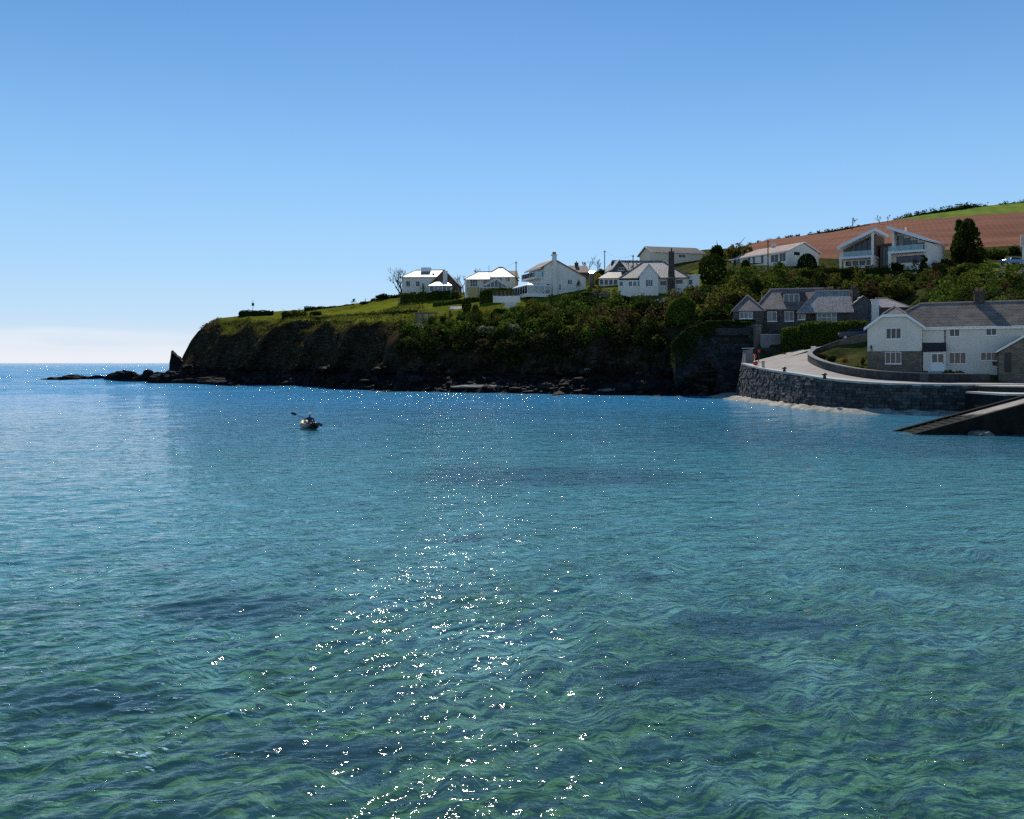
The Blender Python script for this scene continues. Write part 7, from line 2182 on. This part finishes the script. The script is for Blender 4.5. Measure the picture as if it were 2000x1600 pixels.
hedge('skyline_hedge', 'hedge along the skyline above the lawn towards the bare tree', hpts(((725, 585), (755, 580), (785, 574)), 218), 1.6, M['leaf_dark'], leaf=.25, dens=26)
hedge('garden_hedge', 'long dark hedge across the slope below the modern house', hpts(((1560, 531), (1620, 526), (1690, 524), (1735, 523)), 163), 2.0, M['leaf_dark'], leaf=.22, dens=30, rough=.3)
hedge('garden_hedge', 'dark hedge at the foot of the grass bank', hpts(((1925, 541), (1965, 540), (2030, 540)), 150), 1.6, M['leaf_dark'], leaf=.22, dens=30, rough=.3)
hedge('field_hedge', 'thin dark hedge along the skyline of the ploughed field behind the long bungalow', hpts(((1460, 478), (1500, 471), (1540, 464), (1560, 461.5)), 322, 2), 2.4, M['leaf_dark'], leaf=.5, dens=8, rough=.5)
hedge('field_hedge', 'second stretch of dark hedge climbing the field skyline to the bent tree', hpts(((1578, 459), (1620, 452), (1655, 446), (1700, 441)), 328, 2), 2.4, M['leaf_dark'], leaf=.5, dens=8, rough=.5)
hedge('field_hedge', 'tall bushy hedge on the skyline above the pasture', hpts(((1745, 431), (1770, 423), (1800, 417), (1835, 411), (1870, 405), (1884, 401), (1905, 404), (1928, 405)), 342, 1), 3.0, M['leaf_dark'], leaf=.55, dens=8, rough=.8)
hedge('field_hedge', 'last short clump of hedge on the pasture skyline by the picture edge', hpts(((1948, 404), (1960, 399), (1975, 400), (2020, 390)), 350, 1), 3.0, M['leaf_dark'], leaf=.55, dens=8, rough=.6)
hedge('turf_bank', 'low dark turf bank running across the lawn above the cliff edge', [tuple(P(px, r, Y)) for px, r, Y in ((552, 619, 206), (610, 619.5, 197), (660, 618, 192), (700, 613.5, 186), (720, 612, 184), (760, 608, 183), (815, 605, 182))], 0.8, M['leaf_olive'], cat='bank', leaf=.25, dens=24, rough=.2)

# ivy hanging over the top of the retaining wall and from the cliff beside it
def wall_ivy():
    rng = np.random.default_rng(17); Y = 130.6; P_, N_ = [], []
    for i in range(5000):
        px = rng.uniform(1312, 1400) if rng.random() < .8 else rng.uniform(1400, 1474)
        top = np.interp(px, [1290, 1318, 1332, 1350, 1384, 1475], [690, 668, 652, 641, 631, 629])
        drop = rng.exponential(np.interp(px, [1290, 1350, 1400, 1474], [30, 22, 7, 3]))
        drop *= .6 + .4 * math.sin(px * .21) * math.sin(px * .083 + 1)
        row = top - 3 + drop
        if row > 715: continue
        f = np.clip((row - top) / (790 - top), 0, 1)
        p = P(px, row, Y - .15 - f * 1.0 - abs(rng.normal(0, .18)))
        P_.append(tuple(p)); N_.append((0, -1, .4))
    o = thing('ivy', 'dark ivy tumbling over the end of the retaining wall from the cliff', 'ivy', tuple(P(1330, 655, Y)))
    V, Fc = leaf_quads(np.array(P_) - np.array(o.location), np.array(N_), .3, rng, .5)
    link_mesh('foliage', np_mesh('foliage', V, Fc, M['leaf_dark']), o)
wall_ivy()

# ------------------------------------------------------------------ rocks
M['rock'] = surf('wet_black_rock', [(0.3, (0.005, 0.005, 0.005)), (0.55, (0.014, 0.013, 0.012)), (0.78, (0.05, 0.046, 0.042))], scale=0.5, rough=0.85, bump=0.4, bscale=1.3, spec=0.12, stretch=(.5, .5, 1.8))
M['rock_pale'] = surf('bleached_rock', [(0.3, (0.09, 0.083, 0.072)), (0.7, (0.30, 0.28, 0.25))], scale=0.8, rough=0.85, bump=0.2, bscale=2, spec=0.2)

def rock_mesh(seed, sx, sy, sz, sub=3, jag=0.35, strata=0.25):
    bm = bmesh.new(); bmesh.ops.create_icosphere(bm, subdivisions=sub, radius=1.0)
    off = Vector((seed * 3.1, seed * 1.7, seed * .9))
    for v in bm.verts:
        n = mnoise.fractal(v.co * 1.4 + off, 0.9, 2.1, 4)
        q = v.co * (1 + jag * n)
        st = math.floor((q.z + q.x * .35) * 4) / 4 - q.x * .35
        q.z = q.z * (1 - strata) + st * strata
        v.co = Vector((q.x * sx, q.y * sy, q.z * sz))
    me = bpy.data.meshes.new('rock'); bm.to_mesh(me); bm.free()
    return me

def outcrop(label, px0, px1, top, base_row, seed, mat=None, deep=0.5, sharp=1.0):
    Y = H * F / (base_row - HZ) + 3
    x0, x1 = PX(px0, Y), PX(px1, Y); zt = PZ(top, Y)
    w = (x1 - x0) / 2
    me = rock_mesh(seed, w * 1.12, max(2.0, w * deep), zt * .84 * sharp, 4)
    me.materials.append(mat or M['rock'])
    o = link_mesh('rock_outcrop', me, None, ((x0 + x1) / 2, Y, 0.0))
    return tag(o, label, 'rock')
outcrop('flat black rock at the outermost tip of the reef', 88, 132, 735.5, 741, 1)
outcrop('low black rock second from the tip of the reef', 122, 182, 730.5, 743, 2)
outcrop('long low black rock in the middle of the reef', 172, 232, 732.5, 744.5, 3)
outcrop('humped black rock, the highest of the low reef', 212, 278, 719.5, 746, 4)
outcrop('black rock with a blunt top close to the headland', 268, 318, 719.5, 747, 5)
outcrop('broad dark ledge joining the reef to the headland', 300, 380, 716, 748.5, 6, deep=.7)
outcrop('dark ledge at the waterline under the headland point', 350, 470, 733, 752, 7, deep=.35)
def pinnacle():
    Y = 222.0
    p0 = P(335, 742, Y)
    w = PX(362, Y) - PX(337, Y); hgt = PZ(684, Y) - p0.z
    mb = MB()
    mb.hexa([(-.6, -1.4, 0), (w + 1.5, -1.6, 0), (w + 1.5, 1.6, 0), (-.6, 1.2, 0), (.15, -.6, hgt * .96), (w * .95, -.9, hgt * .62), (w * .95, .9, hgt * .60), (.3, .5, hgt)])
    o = mb.build('rock_pinnacle', M['rock'], None, p0)
    bm = bmesh.new(); bm.from_mesh(o.data); bmesh.ops.subdivide_edges(bm, edges=bm.edges[:], cuts=7, use_grid_fill=True)
    for v in bm.verts:
        v.co += Vector((mnoise.noise(v.co * .9), mnoise.noise(v.co * .9 + Vector((9, 0, 0))), mnoise.noise(v.co * 1.1 + Vector((0, 7, 0))) * .8)) * .42
    bm.to_mesh(o.data); bm.free()
    tag(o, 'sharp wedge-shaped pinnacle of rock beside the headland cliff', 'rock')
pinnacle()

def shore_boulders():
    rng = np.random.default_rng(6)
    bm = bmesh.new(); bmesh.ops.create_icosphere(bm, subdivisions=1, radius=1.0)
    base = np.array([v.co[:] for v in bm.verts]); fc = np.array([[v.index for v in f.verts] for f in bm.faces]); bm.free()
    for nm, mat, cnt, zr in (('shore_boulders', M['rock'], 1500, 1.0), ('bleached_boulders', M['rock_pale'], 110, .30)):
        Vs, Fs, n = [], [], 0
        for i in range(cnt):
            px = rng.uniform(350, 1425) if nm[0] == 's' else (rng.uniform(880, 1300) if rng.random() < .8 else rng.uniform(480, 880))
            w = np.interp(px, _cp, _cw)
            Y = w + (rng.normal(2.2, 2.6) if nm[0] == 's' else rng.uniform(.2, 5))
            X = PX(px, Y); z = max(ground(X, Y, -1), -.4)
            if z > 4.5: continue
            s = min(1.2, rng.lognormal(-.75, .5)) * zr
            q = base * (1 + rng.normal(0, .16, (len(base), 1))) * np.array([s * rng.uniform(.8, 1.7), s * rng.uniform(.7, 1.2), s * rng.uniform(.4, .8)])
            a = rng.uniform(0, 3.14); c, sn = math.cos(a), math.sin(a)
            q = np.stack([q[:, 0] * c - q[:, 1] * sn + X, q[:, 0] * sn + q[:, 1] * c + Y, q[:, 2] + z + .1 * s], 1)
            Vs.append(q); Fs.append(fc + n); n += len(q)
        tag(link_mesh(nm, np_mesh(nm, np.concatenate(Vs), np.concatenate(Fs), mat)), kind='stuff')
shore_boulders()
for k, (px0, px1, top, base, lab) in enumerate(((1868, 1912, 832, 846, 'pale flat rock in the shallows beneath the slipway'), (1968, 2030, 818, 838, 'pale ledge of rock under the upper end of the slipway'))):
    Y = H * F / (base - HZ); me = rock_mesh(30 + k, (PX(px1, Y) - PX(px0, Y)) / 2, .9, .32, 3); me.materials.append(M['rock_pale'])
    tag(link_mesh('flat_rock', me, None, ((PX(px0, Y) + PX(px1, Y)) / 2, Y - 1.6, .05)), lab, 'rock')
for k, (px0, px1, base, lab) in enumerate(((1166, 1215, 766, 'pale slab of rock at the waterline below the brown scar in the cliff'), (880, 1010, 763, 'long bleached ledge of rock at the foot of the scrub slope'), (1235, 1285, 752, 'square grey block lying at the foot of the retaining wall'))):
    Y = np.interp((px0 + px1) / 2, _cp, _cw) + 2.0; w = (PX(px1, Y) - PX(px0, Y)) / 2
    me = rock_mesh(40 + k, w, 1.2, .32 if k < 2 else 1.0, 3, .22, .5); me.materials.append(M['rock_pale'] if k < 2 else M['rock'])
    tag(link_mesh('shore_slab', me, None, ((PX(px0, Y) + PX(px1, Y)) / 2, Y - 1, max(.2, ground(PX((px0 + px1) / 2, Y), Y, .3)))), lab, 'rock')

# ------------------------------------------------------------------ poles
def pole(name, label, px, top, row, Y, r=.13, arm=True, cat='utility pole'):
    b = P(px, row, Y); g = ground(b.x, b.y, b.z); b.z = min(b.z, g)
    o = thing(name, label, cat, (b.x, b.y, b.z - .3)); hgt = PZ(top, Y) - b.z + .3
    MB().tube((0, 0, 0), (0, 0, hgt), r, r * .75, 8).build('shaft', M['pole'], o)
    if arm:
        a = MB().box(-.28, .28, -.05, .05, hgt - .4, hgt - .28).build('crossarm', M['pole'], o)
        for x in (-.22, .22): MB().lathe([(.04, 0), (.055, .06), (.03, .14)], 6, (x, 0, hgt - .278)).build('insulator', M['upvc'], a)
    return Vector((b.x, b.y, PZ(top, Y)))
pole('telegraph_pole', 'tall brown telegraph pole on the bank in front of the long bungalow', 1500, 469, 545, 165)
t1 = pole('telegraph_pole', 'dark telegraph pole on the skyline between the bare trees', 1181, 489.5, 545, 214)
t2 = pole('telegraph_pole', 'telegraph pole in front of the grey gabled house roof', 1236.5, 498, 545, 194)
t3 = pole('telegraph_pole', 'telegraph pole rising behind the eaves of the tall white gable house', 1008, 511, 560, 200)
pole('telegraph_pole', 'slim dark post beside the leafless tree at the lawn', 779, 549, 590, 196, .1, False, 'post')
for a, b, lab in ((t3, P(930, 531, 208), 'thin overhead wire sagging from the gable house pole to the cream house'), (t1, t2, 'thin overhead wire between the two telegraph poles on the skyline')):
    m = MB(); prev = a
    for i in range(1, 13):
        t = i / 12; q = a.lerp(b, t) - Vector((0, 0, 1.2 * math.sin(math.pi * t))); m.tube(prev, q, .018, n=4, caps=False); prev = q
    tag(m.build('overhead_wire', M['black']), lab, 'wire')
# weather mast on the headland
b = P(494, 612, 222); b.z = ground(b.x, b.y, b.z)
o = thing('weather_mast', 'thin pole with a small box on the brow of the headland', 'mast', b)
hh = PZ(586, 222) - b.z
MB().tube((0, 0, -.2), (0, 0, hh), .07, .05, 8).build('shaft', M['dkgrey'], o)
MB().box(-.28, .28, -.2, .2, hh * .62, hh * .62 + .75).build('instrument_box', M['dkgrey'], o)

# ------------------------------------------------------------------ garden structures on the slope
M['fencegrey'] = mono('faded_grey_paint', (0.20, 0.21, 0.22), rough=.8)
def pergola():
    Y = 171.0; p = P(812, 630, Y); w = PX(850, Y) - p.x; hgt = PZ(612, Y) - p.z
    o = thing('pergola', 'dark timber pergola with pale slats at the edge of the cliff garden', 'pergola', (p.x, Y, p.z - .5))
    for x in (0, w * .33, w * .66, w):
        for y in (0, 2.2): MB().box(x - .07, x + .07, y - .07, y + .07, -1.5, hgt + .5).build('post', M['wood'], o)
    for y in (0, 2.2): MB().box(-.4, w + .4, y - .06, y + .06, hgt + .502, hgt + .68).build('beam', M['wood'], o)
    for i in range(12):
        x = .1 + w * .75 * i / 11; MB().box(x - .04, x + .04, -.13, -.072, .6, hgt + .4).build('slat', M['fencegrey'], o)
pergola()
def cold_frame():
    Y = 179.0; p = P(878, 604, Y); w = PX(905, Y) - p.x
    o = thing('cold_frame', 'low sloping glass cold frame below the lawn hedge', 'cold frame', (p.x, Y, p.z - .2))
    MB().hexa([(0, 0, -.8), (w, 0, -.8), (w, 1.6, -.8), (0, 1.6, -.8), (0, 0, .1), (w, 0, .1), (w, 1.6, .85), (0, 1.6, .85)]).build('box', M['wood'], o)
    for i in range(4):
        a, b_ = w * i / 4 + .04, w * (i + 1) / 4 - .04
        MB().slab([(a, .02, .17), (b_, .02, .17), (b_, 1.58, .90), (a, 1.58, .90)], .04).build('pane', M['glass_net'], o)
cold_frame()

# ------------------------------------------------------------------ vehicles
def car(label, loc, rotz, paint, L=4.2, W=1.75, Hh=1.5):
    o = thing('parked_car', label, 'car', loc, rotz)
    prof = [(-.5, .28), (-.5, .62), (-.48, .68), (-.24, .72), (-.13, .96), (.22, 1.0), (.42, .74), (.49, .70), (.5, .45), (.49, .28)]
    lo = [(x * L, z * Hh) for x, z in prof]
    mb = MB(); n = len(lo)
    for y, k in ((-W / 2, 0), (W / 2, 1)):
        mb.v += [(x, y * (.82 if z > .74 * Hh else 1.0), z) for x, z in lo]
    mb.f.append(tuple(range(n))); mb.f.append(tuple(reversed(range(n, 2 * n))))
    for i in range(n): mb.f.append((i, (i + 1) % n, n + (i + 1) % n, n + i))
    body = mb.build('body', paint, o)
    for sg in (-1, 1):
        y = sg * W / 2
        for x0, x1, x2, x3 in ((-.225, .0, -.02, -.125), (.02, .36, .21, .0)):
            q = [(x0 * L, y * .985, .735 * Hh), (x1 * L, y * .985, .735 * Hh), (x2 * L if x0 < 0 else .21 * L, y * .845, .95 * Hh), (x3 * L if x0 < 0 else .0 * L, y * .845, .95 * Hh)]
            q2 = [(a, b + sg * .012, c) for a, b, c in q]
            MB().hexa([q[0], q[1], q2[1], q2[0], q[3], q[2], q2[2], q2[3]]).build('side_window', M['glass'], body)
        for x in (-.31, .30):
            w = MB().tube((x * L, y - sg * .2, .31), (x * L, y + sg * .02, .31), .31, n=16).build('wheel', M['black'], o)
            MB().tube((x * L, y + sg * .022, .31), (x * L, y + sg * .035, .31), .2, n=12).build('rim', M['zinc'], w)
        MB().box(-.505 * L, -.49 * L, y * .62 - .18, y * .62 + .18, .5 * Hh, .6 * Hh).build('headlight', M['upvc'], body)
        MB().box(.492 * L, .508 * L, y * .72 - .14, y * .72 + .14, .5 * Hh, .62 * Hh).build('tail_light', M['red'], body)
    for a, b_ in (((-.238, .735), (-.135, .94)), ((.415, .755), (.235, .97))):
        q = [(a[0] * L, -W * .42, a[1] * Hh), (a[0] * L, W * .42, a[1] * Hh), (b_[0] * L, W * .38, b_[1] * Hh), (b_[0] * L, -W * .38, b_[1] * Hh)]
        d = Vector((-.02 if a[0] < 0 else .02, 0, .015))
        MB().hexa([q[0], q[1], Vector(q[1]) + d, Vector(q[0]) + d, q[3], q[2], Vector(q[2]) + d, Vector(q[3]) + d]).build('windscreen', M['glass'], body)
    return o
M['red'] = mono('red_paint', (0.55, 0.03, 0.02), rough=.45)
M['navy'] = mono('navy_car_paint', (0.015, 0.02, 0.06), rough=.25, spec=.6, var=.02)
M['silverblue'] = mono('blue_car_paint', (0.10, 0.20, 0.42), rough=.25, spec=.6, var=.02)
def road_z(x): return float(np.interp(x, up[:, 0], up[:, 2])) + .06
cx = 47.6
car('dark navy car parked on the upper lane behind the rubble wall', (cx, 117.3, road_z(cx) + .25), R(-17), M['navy'])
p = P(1975, 512, 166)
car('pale blue car parked on the grass bank below the ploughed field', (p.x, p.y, ground(p.x, p.y, p.z) + .02), R(12), M['silverblue'])

# ------------------------------------------------------------------ small things on the quay
def quay_xyz(px, row, Y): return P(px, row, Y)
M['buoyred'] = mono('red_buoy', (0.62, 0.04, 0.03), rough=.5)
M['blue'] = mono('blue_plastic', (0.13, 0.24, 0.42), rough=.5)
def on_road(px, Y):
    X = PX(px, Y); i = int(np.argmin(np.hypot(qt[:, 0] - X, qt[:, 1] - Y)))
    d = qi[i] - qt[i]; t = np.clip(np.dot([X - qt[i][0], Y - qt[i][1]], d[:2]) / np.dot(d[:2], d[:2]), 0, 1)
    return Vector((X, Y, qt[i][2] + d[2] * t + .06))
for px, Y, k, lab in ((1490.5, 110.0, 'w', 'short pale post with dark cap on the quay edge at the bend'), (1532, 101.0, 'b', 'small black bollard halfway along the quay edge'), (1610.5, 89.8, 'b', 'black mooring bollard on the quay edge nearest the white house')):
    q = on_road(px, Y); o = thing('bollard', lab, 'bollard', q)
    if k == 'w':
        MB().box(-.16, .16, -.16, .16, -.1, .62).build('shaft', M['coping'], o); MB().box(-.18, .18, -.18, .18, .622, .72).build('cap', M['black'], o)
    else:
        MB().lathe([(.2, -.1), (.17, .1), (.13, .3), (.2, .42), (.2, .5), (.1, .56)], 12).build('shaft', M['black'], o)
        MB().tube((-.3, 0, .36), (.3, 0, .36), .05, n=8).build('crosspin', M['black'], o)
q = on_road(1473.5, 116.0)
o = thing('lifebuoy_stand', 'red and white lifebuoy on a stand beside the pale parapet block', 'lifebuoy', q)
MB().box(-.05, .05, -.05, .05, 0, 1.3).build('post', M['upvc'], o)
ring = MB()
for i in range(16):
    a0, a1 = 6.283 * i / 16, 6.283 * (i + 1) / 16
    ring.tube((.24 * math.cos(a0), -.12, 1.05 + .24 * math.sin(a0)), (.24 * math.cos(a1), -.12, 1.05 + .24 * math.sin(a1)), .06, n=8)
ring.build('ring', M['buoyred'], o)
q = on_road(1475.5, 113.5)
o = thing('mooring_buoy', 'round red buoy lying on the quay under the lifebuoy', 'buoy', q)
MB().lathe([(.05, 0), (.25, .06), (.36, .28), (.3, .5), (.1, .6)], 14).build('float', M['buoyred'], o, smooth=True)
MB().tube((0, 0, .6), (0, 0, .74), .04, n=8).build('eye', M['dkgrey'], o)
q = on_road(1482, 118.0)
o = thing('warning_post', 'dark post with red sign at the start of the concrete boundary wall', 'sign', q)
MB().tube((0, 0, -.1), (0, 0, 1.7), .06, n=8).build('shaft', M['black'], o)
MB().box(-.18, .18, -.085, -.062, 1.25, 1.65).build('sign_board', M['buoyred'], o)

def pot(label, x, y, z, r, hgt, leaf, kind, mat=None, red=False):
    o = thing('plant_pot', label, 'plant pot', (x, y, z))
    MB().lathe([(r * .7, 0), (r, hgt), (r * 1.08, hgt), (r * 1.08, hgt * 1.1), (r * .9, hgt * 1.1)], 14).build('pot', mat or M['terracotta'], o)
    c = link_mesh('foliage', crown_mesh(kind, leaf), o, (0, 0, hgt), (0, 0, 0), (r * 1.6, r * 1.6, r * 1.3))
    if red: link_mesh('blossom', crown_mesh('bush6', M['leaf_red']), c, (0, 0, .5), (0, 0, 1), (.6, .6, .7))
def yard(px, Y): return PX(px, Y), Y
for px, Y, r, h_, lf, kd, lab, red in ((1847, 87.3, .34, .45, 'leaf_mid', 'bush', 'terracotta pot with red flowers at the end of the curved wall', True), (1853, 88.6, .42, .5, 'leaf_yellow', 'loose2', 'large pot with a yellow-green plant under the ground floor window', False), (1873, 88.0, .45, .5, 'leaf_gold', 'bush3', 'large pot of tawny foliage in front of the white wall', False), (1838, 88.4, .3, .35, 'leaf_brown', 'bush2', 'small pot of brown foliage beside the porch door', False)):
    x, y = yard(px, Y); pot(lab, x, y, max(3.02, ground(x, y, 3.0)), r, h_, M[lf], kd, red=red)
for px, Y, w, d, hh, mt, lab in ((1769, 90.2, .95, .6, .7, 'blue', 'blue storage box behind the curved garden wall'), (1797, 90.4, 1.5, .8, .85, 'dkgrey', 'dark grey planter trough beside the blue storage box'), (1892, 87.6, .9, .6, .7, 'dkgrey', 'dark storage bin against the white wall past the flower pots')):
    x, y = yard(px, Y); z = max(3.0, ground(x, y, 3.0))
    o = thing('storage_box', lab, 'box', (x, y, z - .05), R(-26))
    MB().box(-w / 2, w / 2, -d / 2, d / 2, 0, hh).build('body', M[mt], o); MB().box(-w / 2 - .03, w / 2 + .03, -d / 2 - .03, d / 2 + .03, hh + .002, hh + .07).build('lid', M[mt], o)

# ------------------------------------------------------------------ the paddler
def kayak():
    wl_row = 838.0; Y = H * F / (wl_row - HZ); X = PX(604, Y); z0 = 0.02
    head = R(118)                                          # bow points away and towards the open sea
    k = thing('inflatable_kayak', 'dark inflatable kayak with a yellow bow, afloat in the middle of the bay', 'kayak', (X, Y, z0), head)
    Lk, Wk, r = 3.1, .95, .19
    M['hull'] = mono('dark_hull', (0.008, 0.010, 0.009), rough=.4); M['yellow'] = mono('yellow_hull', (0.62, 0.47, 0.10), rough=.5)
    def rim(t):
        a = t * 2 * math.pi; c, s_ = math.cos(a), math.sin(a)
        x = math.copysign(abs(c) ** .8, c) * Lk / 2; y = math.copysign(abs(s_) ** .9, s_) * (Wk / 2 - r * .6)
        return Vector((x, y, .22 + .22 * abs(c) ** 4))
    n = 40
    bow, hull = MB(), MB()
    for i in range(n):
        t0, t1 = i / n, (i + 1) / n
        seg = bow if (t0 < .17 or t1 > .83) else hull
        rr = lambda t: r * (1 - .25 * abs(math.cos(t * 2 * math.pi)) ** 6)
        seg.tube(rim(t0), rim(t1), rr(t0), rr(t1), 10, caps=False)
    hull.build('side_tube', M['hull'], k, smooth=True); bow.build('bow_tube', M['yellow'], k, smooth=True)
    fl = [(rim(i / 24).x * .97, rim(i / 24).y * .97) for i in range(24)]
    MB().prism(fl, .12, 'z', -.02).build('floor', M['hull'], k)
    MB().box(-.62, -.50, -.26, .26, .12, .62).box(-.5, 0, -.26, .26, .1, .2).build('seat', M['hull'], k)
    MB().box(-1.25, -.8, -.2, .2, .12, .5).build('dry_bag', M['black'], k)
    # the person: one skinned body, sitting with bent knees, both hands on the paddle
    me = bpy.data.meshes.new('body')
    V, E, Rd = [], [], []
    def v(p, r_, parent=None):
        V.append(p); Rd.append(r_)
        if parent is not None: E.append((parent, len(V) - 1))
        return len(V) - 1
    pel = v((-.28, 0, .30), .15)
    ab = v((-.27, 0, .46), .145, pel); ch = v((-.22, 0, .66), .165, ab); up_ = v((-.20, 0, .80), .12, ch)
    nk = v((-.18, 0, .90), .055, up_); hd0 = v((-.165, 0, .97), .085, nk); hd1 = v((-.155, 0, 1.06), .10, hd0); hd2 = v((-.155, 0, 1.14), .075, hd1)
    v((-.055, 0, 1.03), .018, hd1)                          # nose
    for s_ in (-1, 1): v((-.16, s_ * .10, 1.04), .014, hd1)  # ears
    for s_ in (-1, 1):
        hip = v((-.22, s_ * .10, .29), .10, pel); kn = v((.18, s_ * .17, .42), .065, hip); an = v((.56, s_ * .14, .20), .042, kn); v((.68, s_ * .14, .27), .035, an)
    HANDS = {1: Vector((.16, .36, .80)), -1: Vector((.20, -.28, .52))}
    for s_ in (-1, 1):
        sh = v((-.20, s_ * .19, .79), .072, up_)
        hnd = HANDS[s_]; elb = Vector((-.06, s_ * .36, .60 if s_ < 0 else .66))
        el = v(tuple(elb), .048, sh); wr = v(tuple(elb.lerp(hnd, .82)), .032, el); pa = v(tuple(hnd + Vector((-.02, 0, .0))), .036, wr)
        for f in range(4):
            k1 = v(tuple(hnd + Vector((.045, (f - 1.5) * .021, .022))), .010, pa); k2 = v(tuple(hnd + Vector((.055, (f - 1.5) * .021, -.02))), .009, k1); v(tuple(hnd + Vector((.02, (f - 1.5) * .021, -.035))), .008, k2)
        t1_ = v(tuple(hnd + Vector((-.005, -s_ * .045, .02))), .011, pa); v(tuple(hnd + Vector((.03, -s_ * .05, -.01))), .009, t1_)
    me.from_pydata(V, E, []); me.update()
    pm, nt, out = new_mat('jacket_and_skin')
    tc = N(nt, 'ShaderNodeTexCoord'); sp = N(nt, 'ShaderNodeSeparateXYZ'); nt.links.new(tc.outputs['Object'], sp.inputs[0])
    gt = N(nt, 'ShaderNodeMath', operation='GREATER_THAN'); gt.inputs[1].default_value = .90; nt.links.new(sp.outputs['Z'], gt.inputs[0])
    mx = N(nt, 'ShaderNodeMix', data_type='RGBA'); mx.inputs['A'].default_value = (0.02, 0.028, 0.10, 1); mx.inputs['B'].default_value = (0.42, 0.24, 0.17, 1); nt.links.new(gt.outputs[0], mx.inputs['Factor'])
    bs_ = N(nt, 'ShaderNodeBsdfPrincipled', Roughness=.75); nt.links.new(mx.outputs['Result'], bs_.inputs['Base Color']); nt.links.new(bs_.outputs[0], out.inputs['Surface'])
    me.materials.append(pm)
    po = thing('person', 'person in a dark blue jacket and pale cap sitting in the kayak, holding the paddle', 'person', (X, Y, z0 + .02), head)
    bo = link_mesh('body', me, po)
    sk = bo.modifiers.new('Skin', 'SKIN'); sk.use_smooth_shade = True
    for i, r_ in enumerate(Rd): me.skin_vertices[0].data[i].radius = (r_, r_)
    me.skin_vertices[0].data[0].use_root = True
    sb = bo.modifiers.new('Subsurf', 'SUBSURF'); sb.levels = 1; sb.render_levels = 1
    MB().lathe([(.112, 1.075), (.118, 1.12), (.10, 1.18), (.05, 1.215), (.01, 1.22)], 14, (-.155, 0, 0)).box(-.06, .03, -.075, .075, 1.085, 1.10).build('cap', M['upvc'], po, smooth=False)
    # paddle
    a, b = HANDS[-1], HANDS[1]; d = (b - a).normalized()
    p0, p1 = a - d * .42, b + d * .62
    mw = Matrix.Translation((X, Y, z0 + .02)) @ Matrix.Rotation(head, 4, 'Z')
    pd = thing('paddle', 'dark double-bladed paddle raised by the person in the kayak', 'paddle', (X, Y, z0 + .02), head)
    MB().tube(p0, p1, .017, n=8).build('shaft', M['black'], pd)
    for c, sg in ((p0, -1), (p1, 1)):
        e = d * sg; sd = e.cross(Vector((0, 0, 1))).normalized(); sd = (sd * .3 + e.cross(sd) * .95).normalized(); nn = e.cross(sd).normalized() * .008
        ol = [c + sd * .03, c + e * .12 + sd * .095, c + e * .34 + sd * .105, c + e * .46 + sd * .05, c + e * .46 - sd * .05, c + e * .34 - sd * .105, c + e * .12 - sd * .095, c - sd * .03]
        mb = MB(); m_ = len(ol); mb.v += [tuple(q + nn) for q in ol] + [tuple(q - nn) for q in ol]
        mb.f += [tuple(range(m_)), tuple(reversed(range(m_, 2 * m_)))] + [(i, (i + 1) % m_, m_ + (i + 1) % m_, m_ + i) for i in range(m_)]
        mb.build('blade', M['black'], pd)
kayak()

# ------------------------------------------------------------------ kinds that repeat share a group
GROUPS = {
    'garden_wall': 'stone garden walls beside the road', 'terrace_wall': 'white terrace walls on the slope', 'conservatory': 'white conservatories on the hill',
    'hidden_house': 'brown-roofed houses showing behind others', 'cypress_tree': 'dark cypresses beside the field', 'small_conifer': 'small pointed garden conifers',
    'bare_tree': 'leafless trees on the skyline', 'clipped_hedge': 'clipped garden hedges', 'skyline_hedge': 'hedges on the headland skyline', 'garden_hedge': 'dark hedges on the slope',
    'field_hedge': 'hedges along the field skyline', 'telegraph_pole': 'poles on the hillside', 'overhead_wire': 'overhead wires', 'rock_outcrop': 'black rocks of the reef',
    'flat_rock': 'pale rocks under the slipway', 'shore_slab': 'slabs at the foot of the cliff', 'parked_car': 'cars parked on the hill', 'bollard': 'bollards along the quay edge',
    'plant_pot': 'plant pots in front of the white house', 'storage_box': 'boxes in front of the white house', 'golden_grass': 'golden grasses in the quay garden', 'garden_shrub': 'shrubs in the quay garden',
    'headland_shrub': 'shrubs on the headland top', 'skyline_bush': 'bushes on the skyline above the lawn', 'garden_tree': 'trees above the grass bank', 'terrace_shrub': 'shrubs below the white terrace walls',
}
_count = {}
for o in bpy.data.objects:
    if o.parent is None and o.get('category'): _count.setdefault(o.name.split('.')[0], []).append(o)
for _n, _os in _count.items():
    if len(_os) < 2: continue
    _g = GROUPS.get(_n) or ('shrubs on the garden slopes' if 'shrub' in _n else None)
    if _g:
        for o in _os: o['group'] = _g
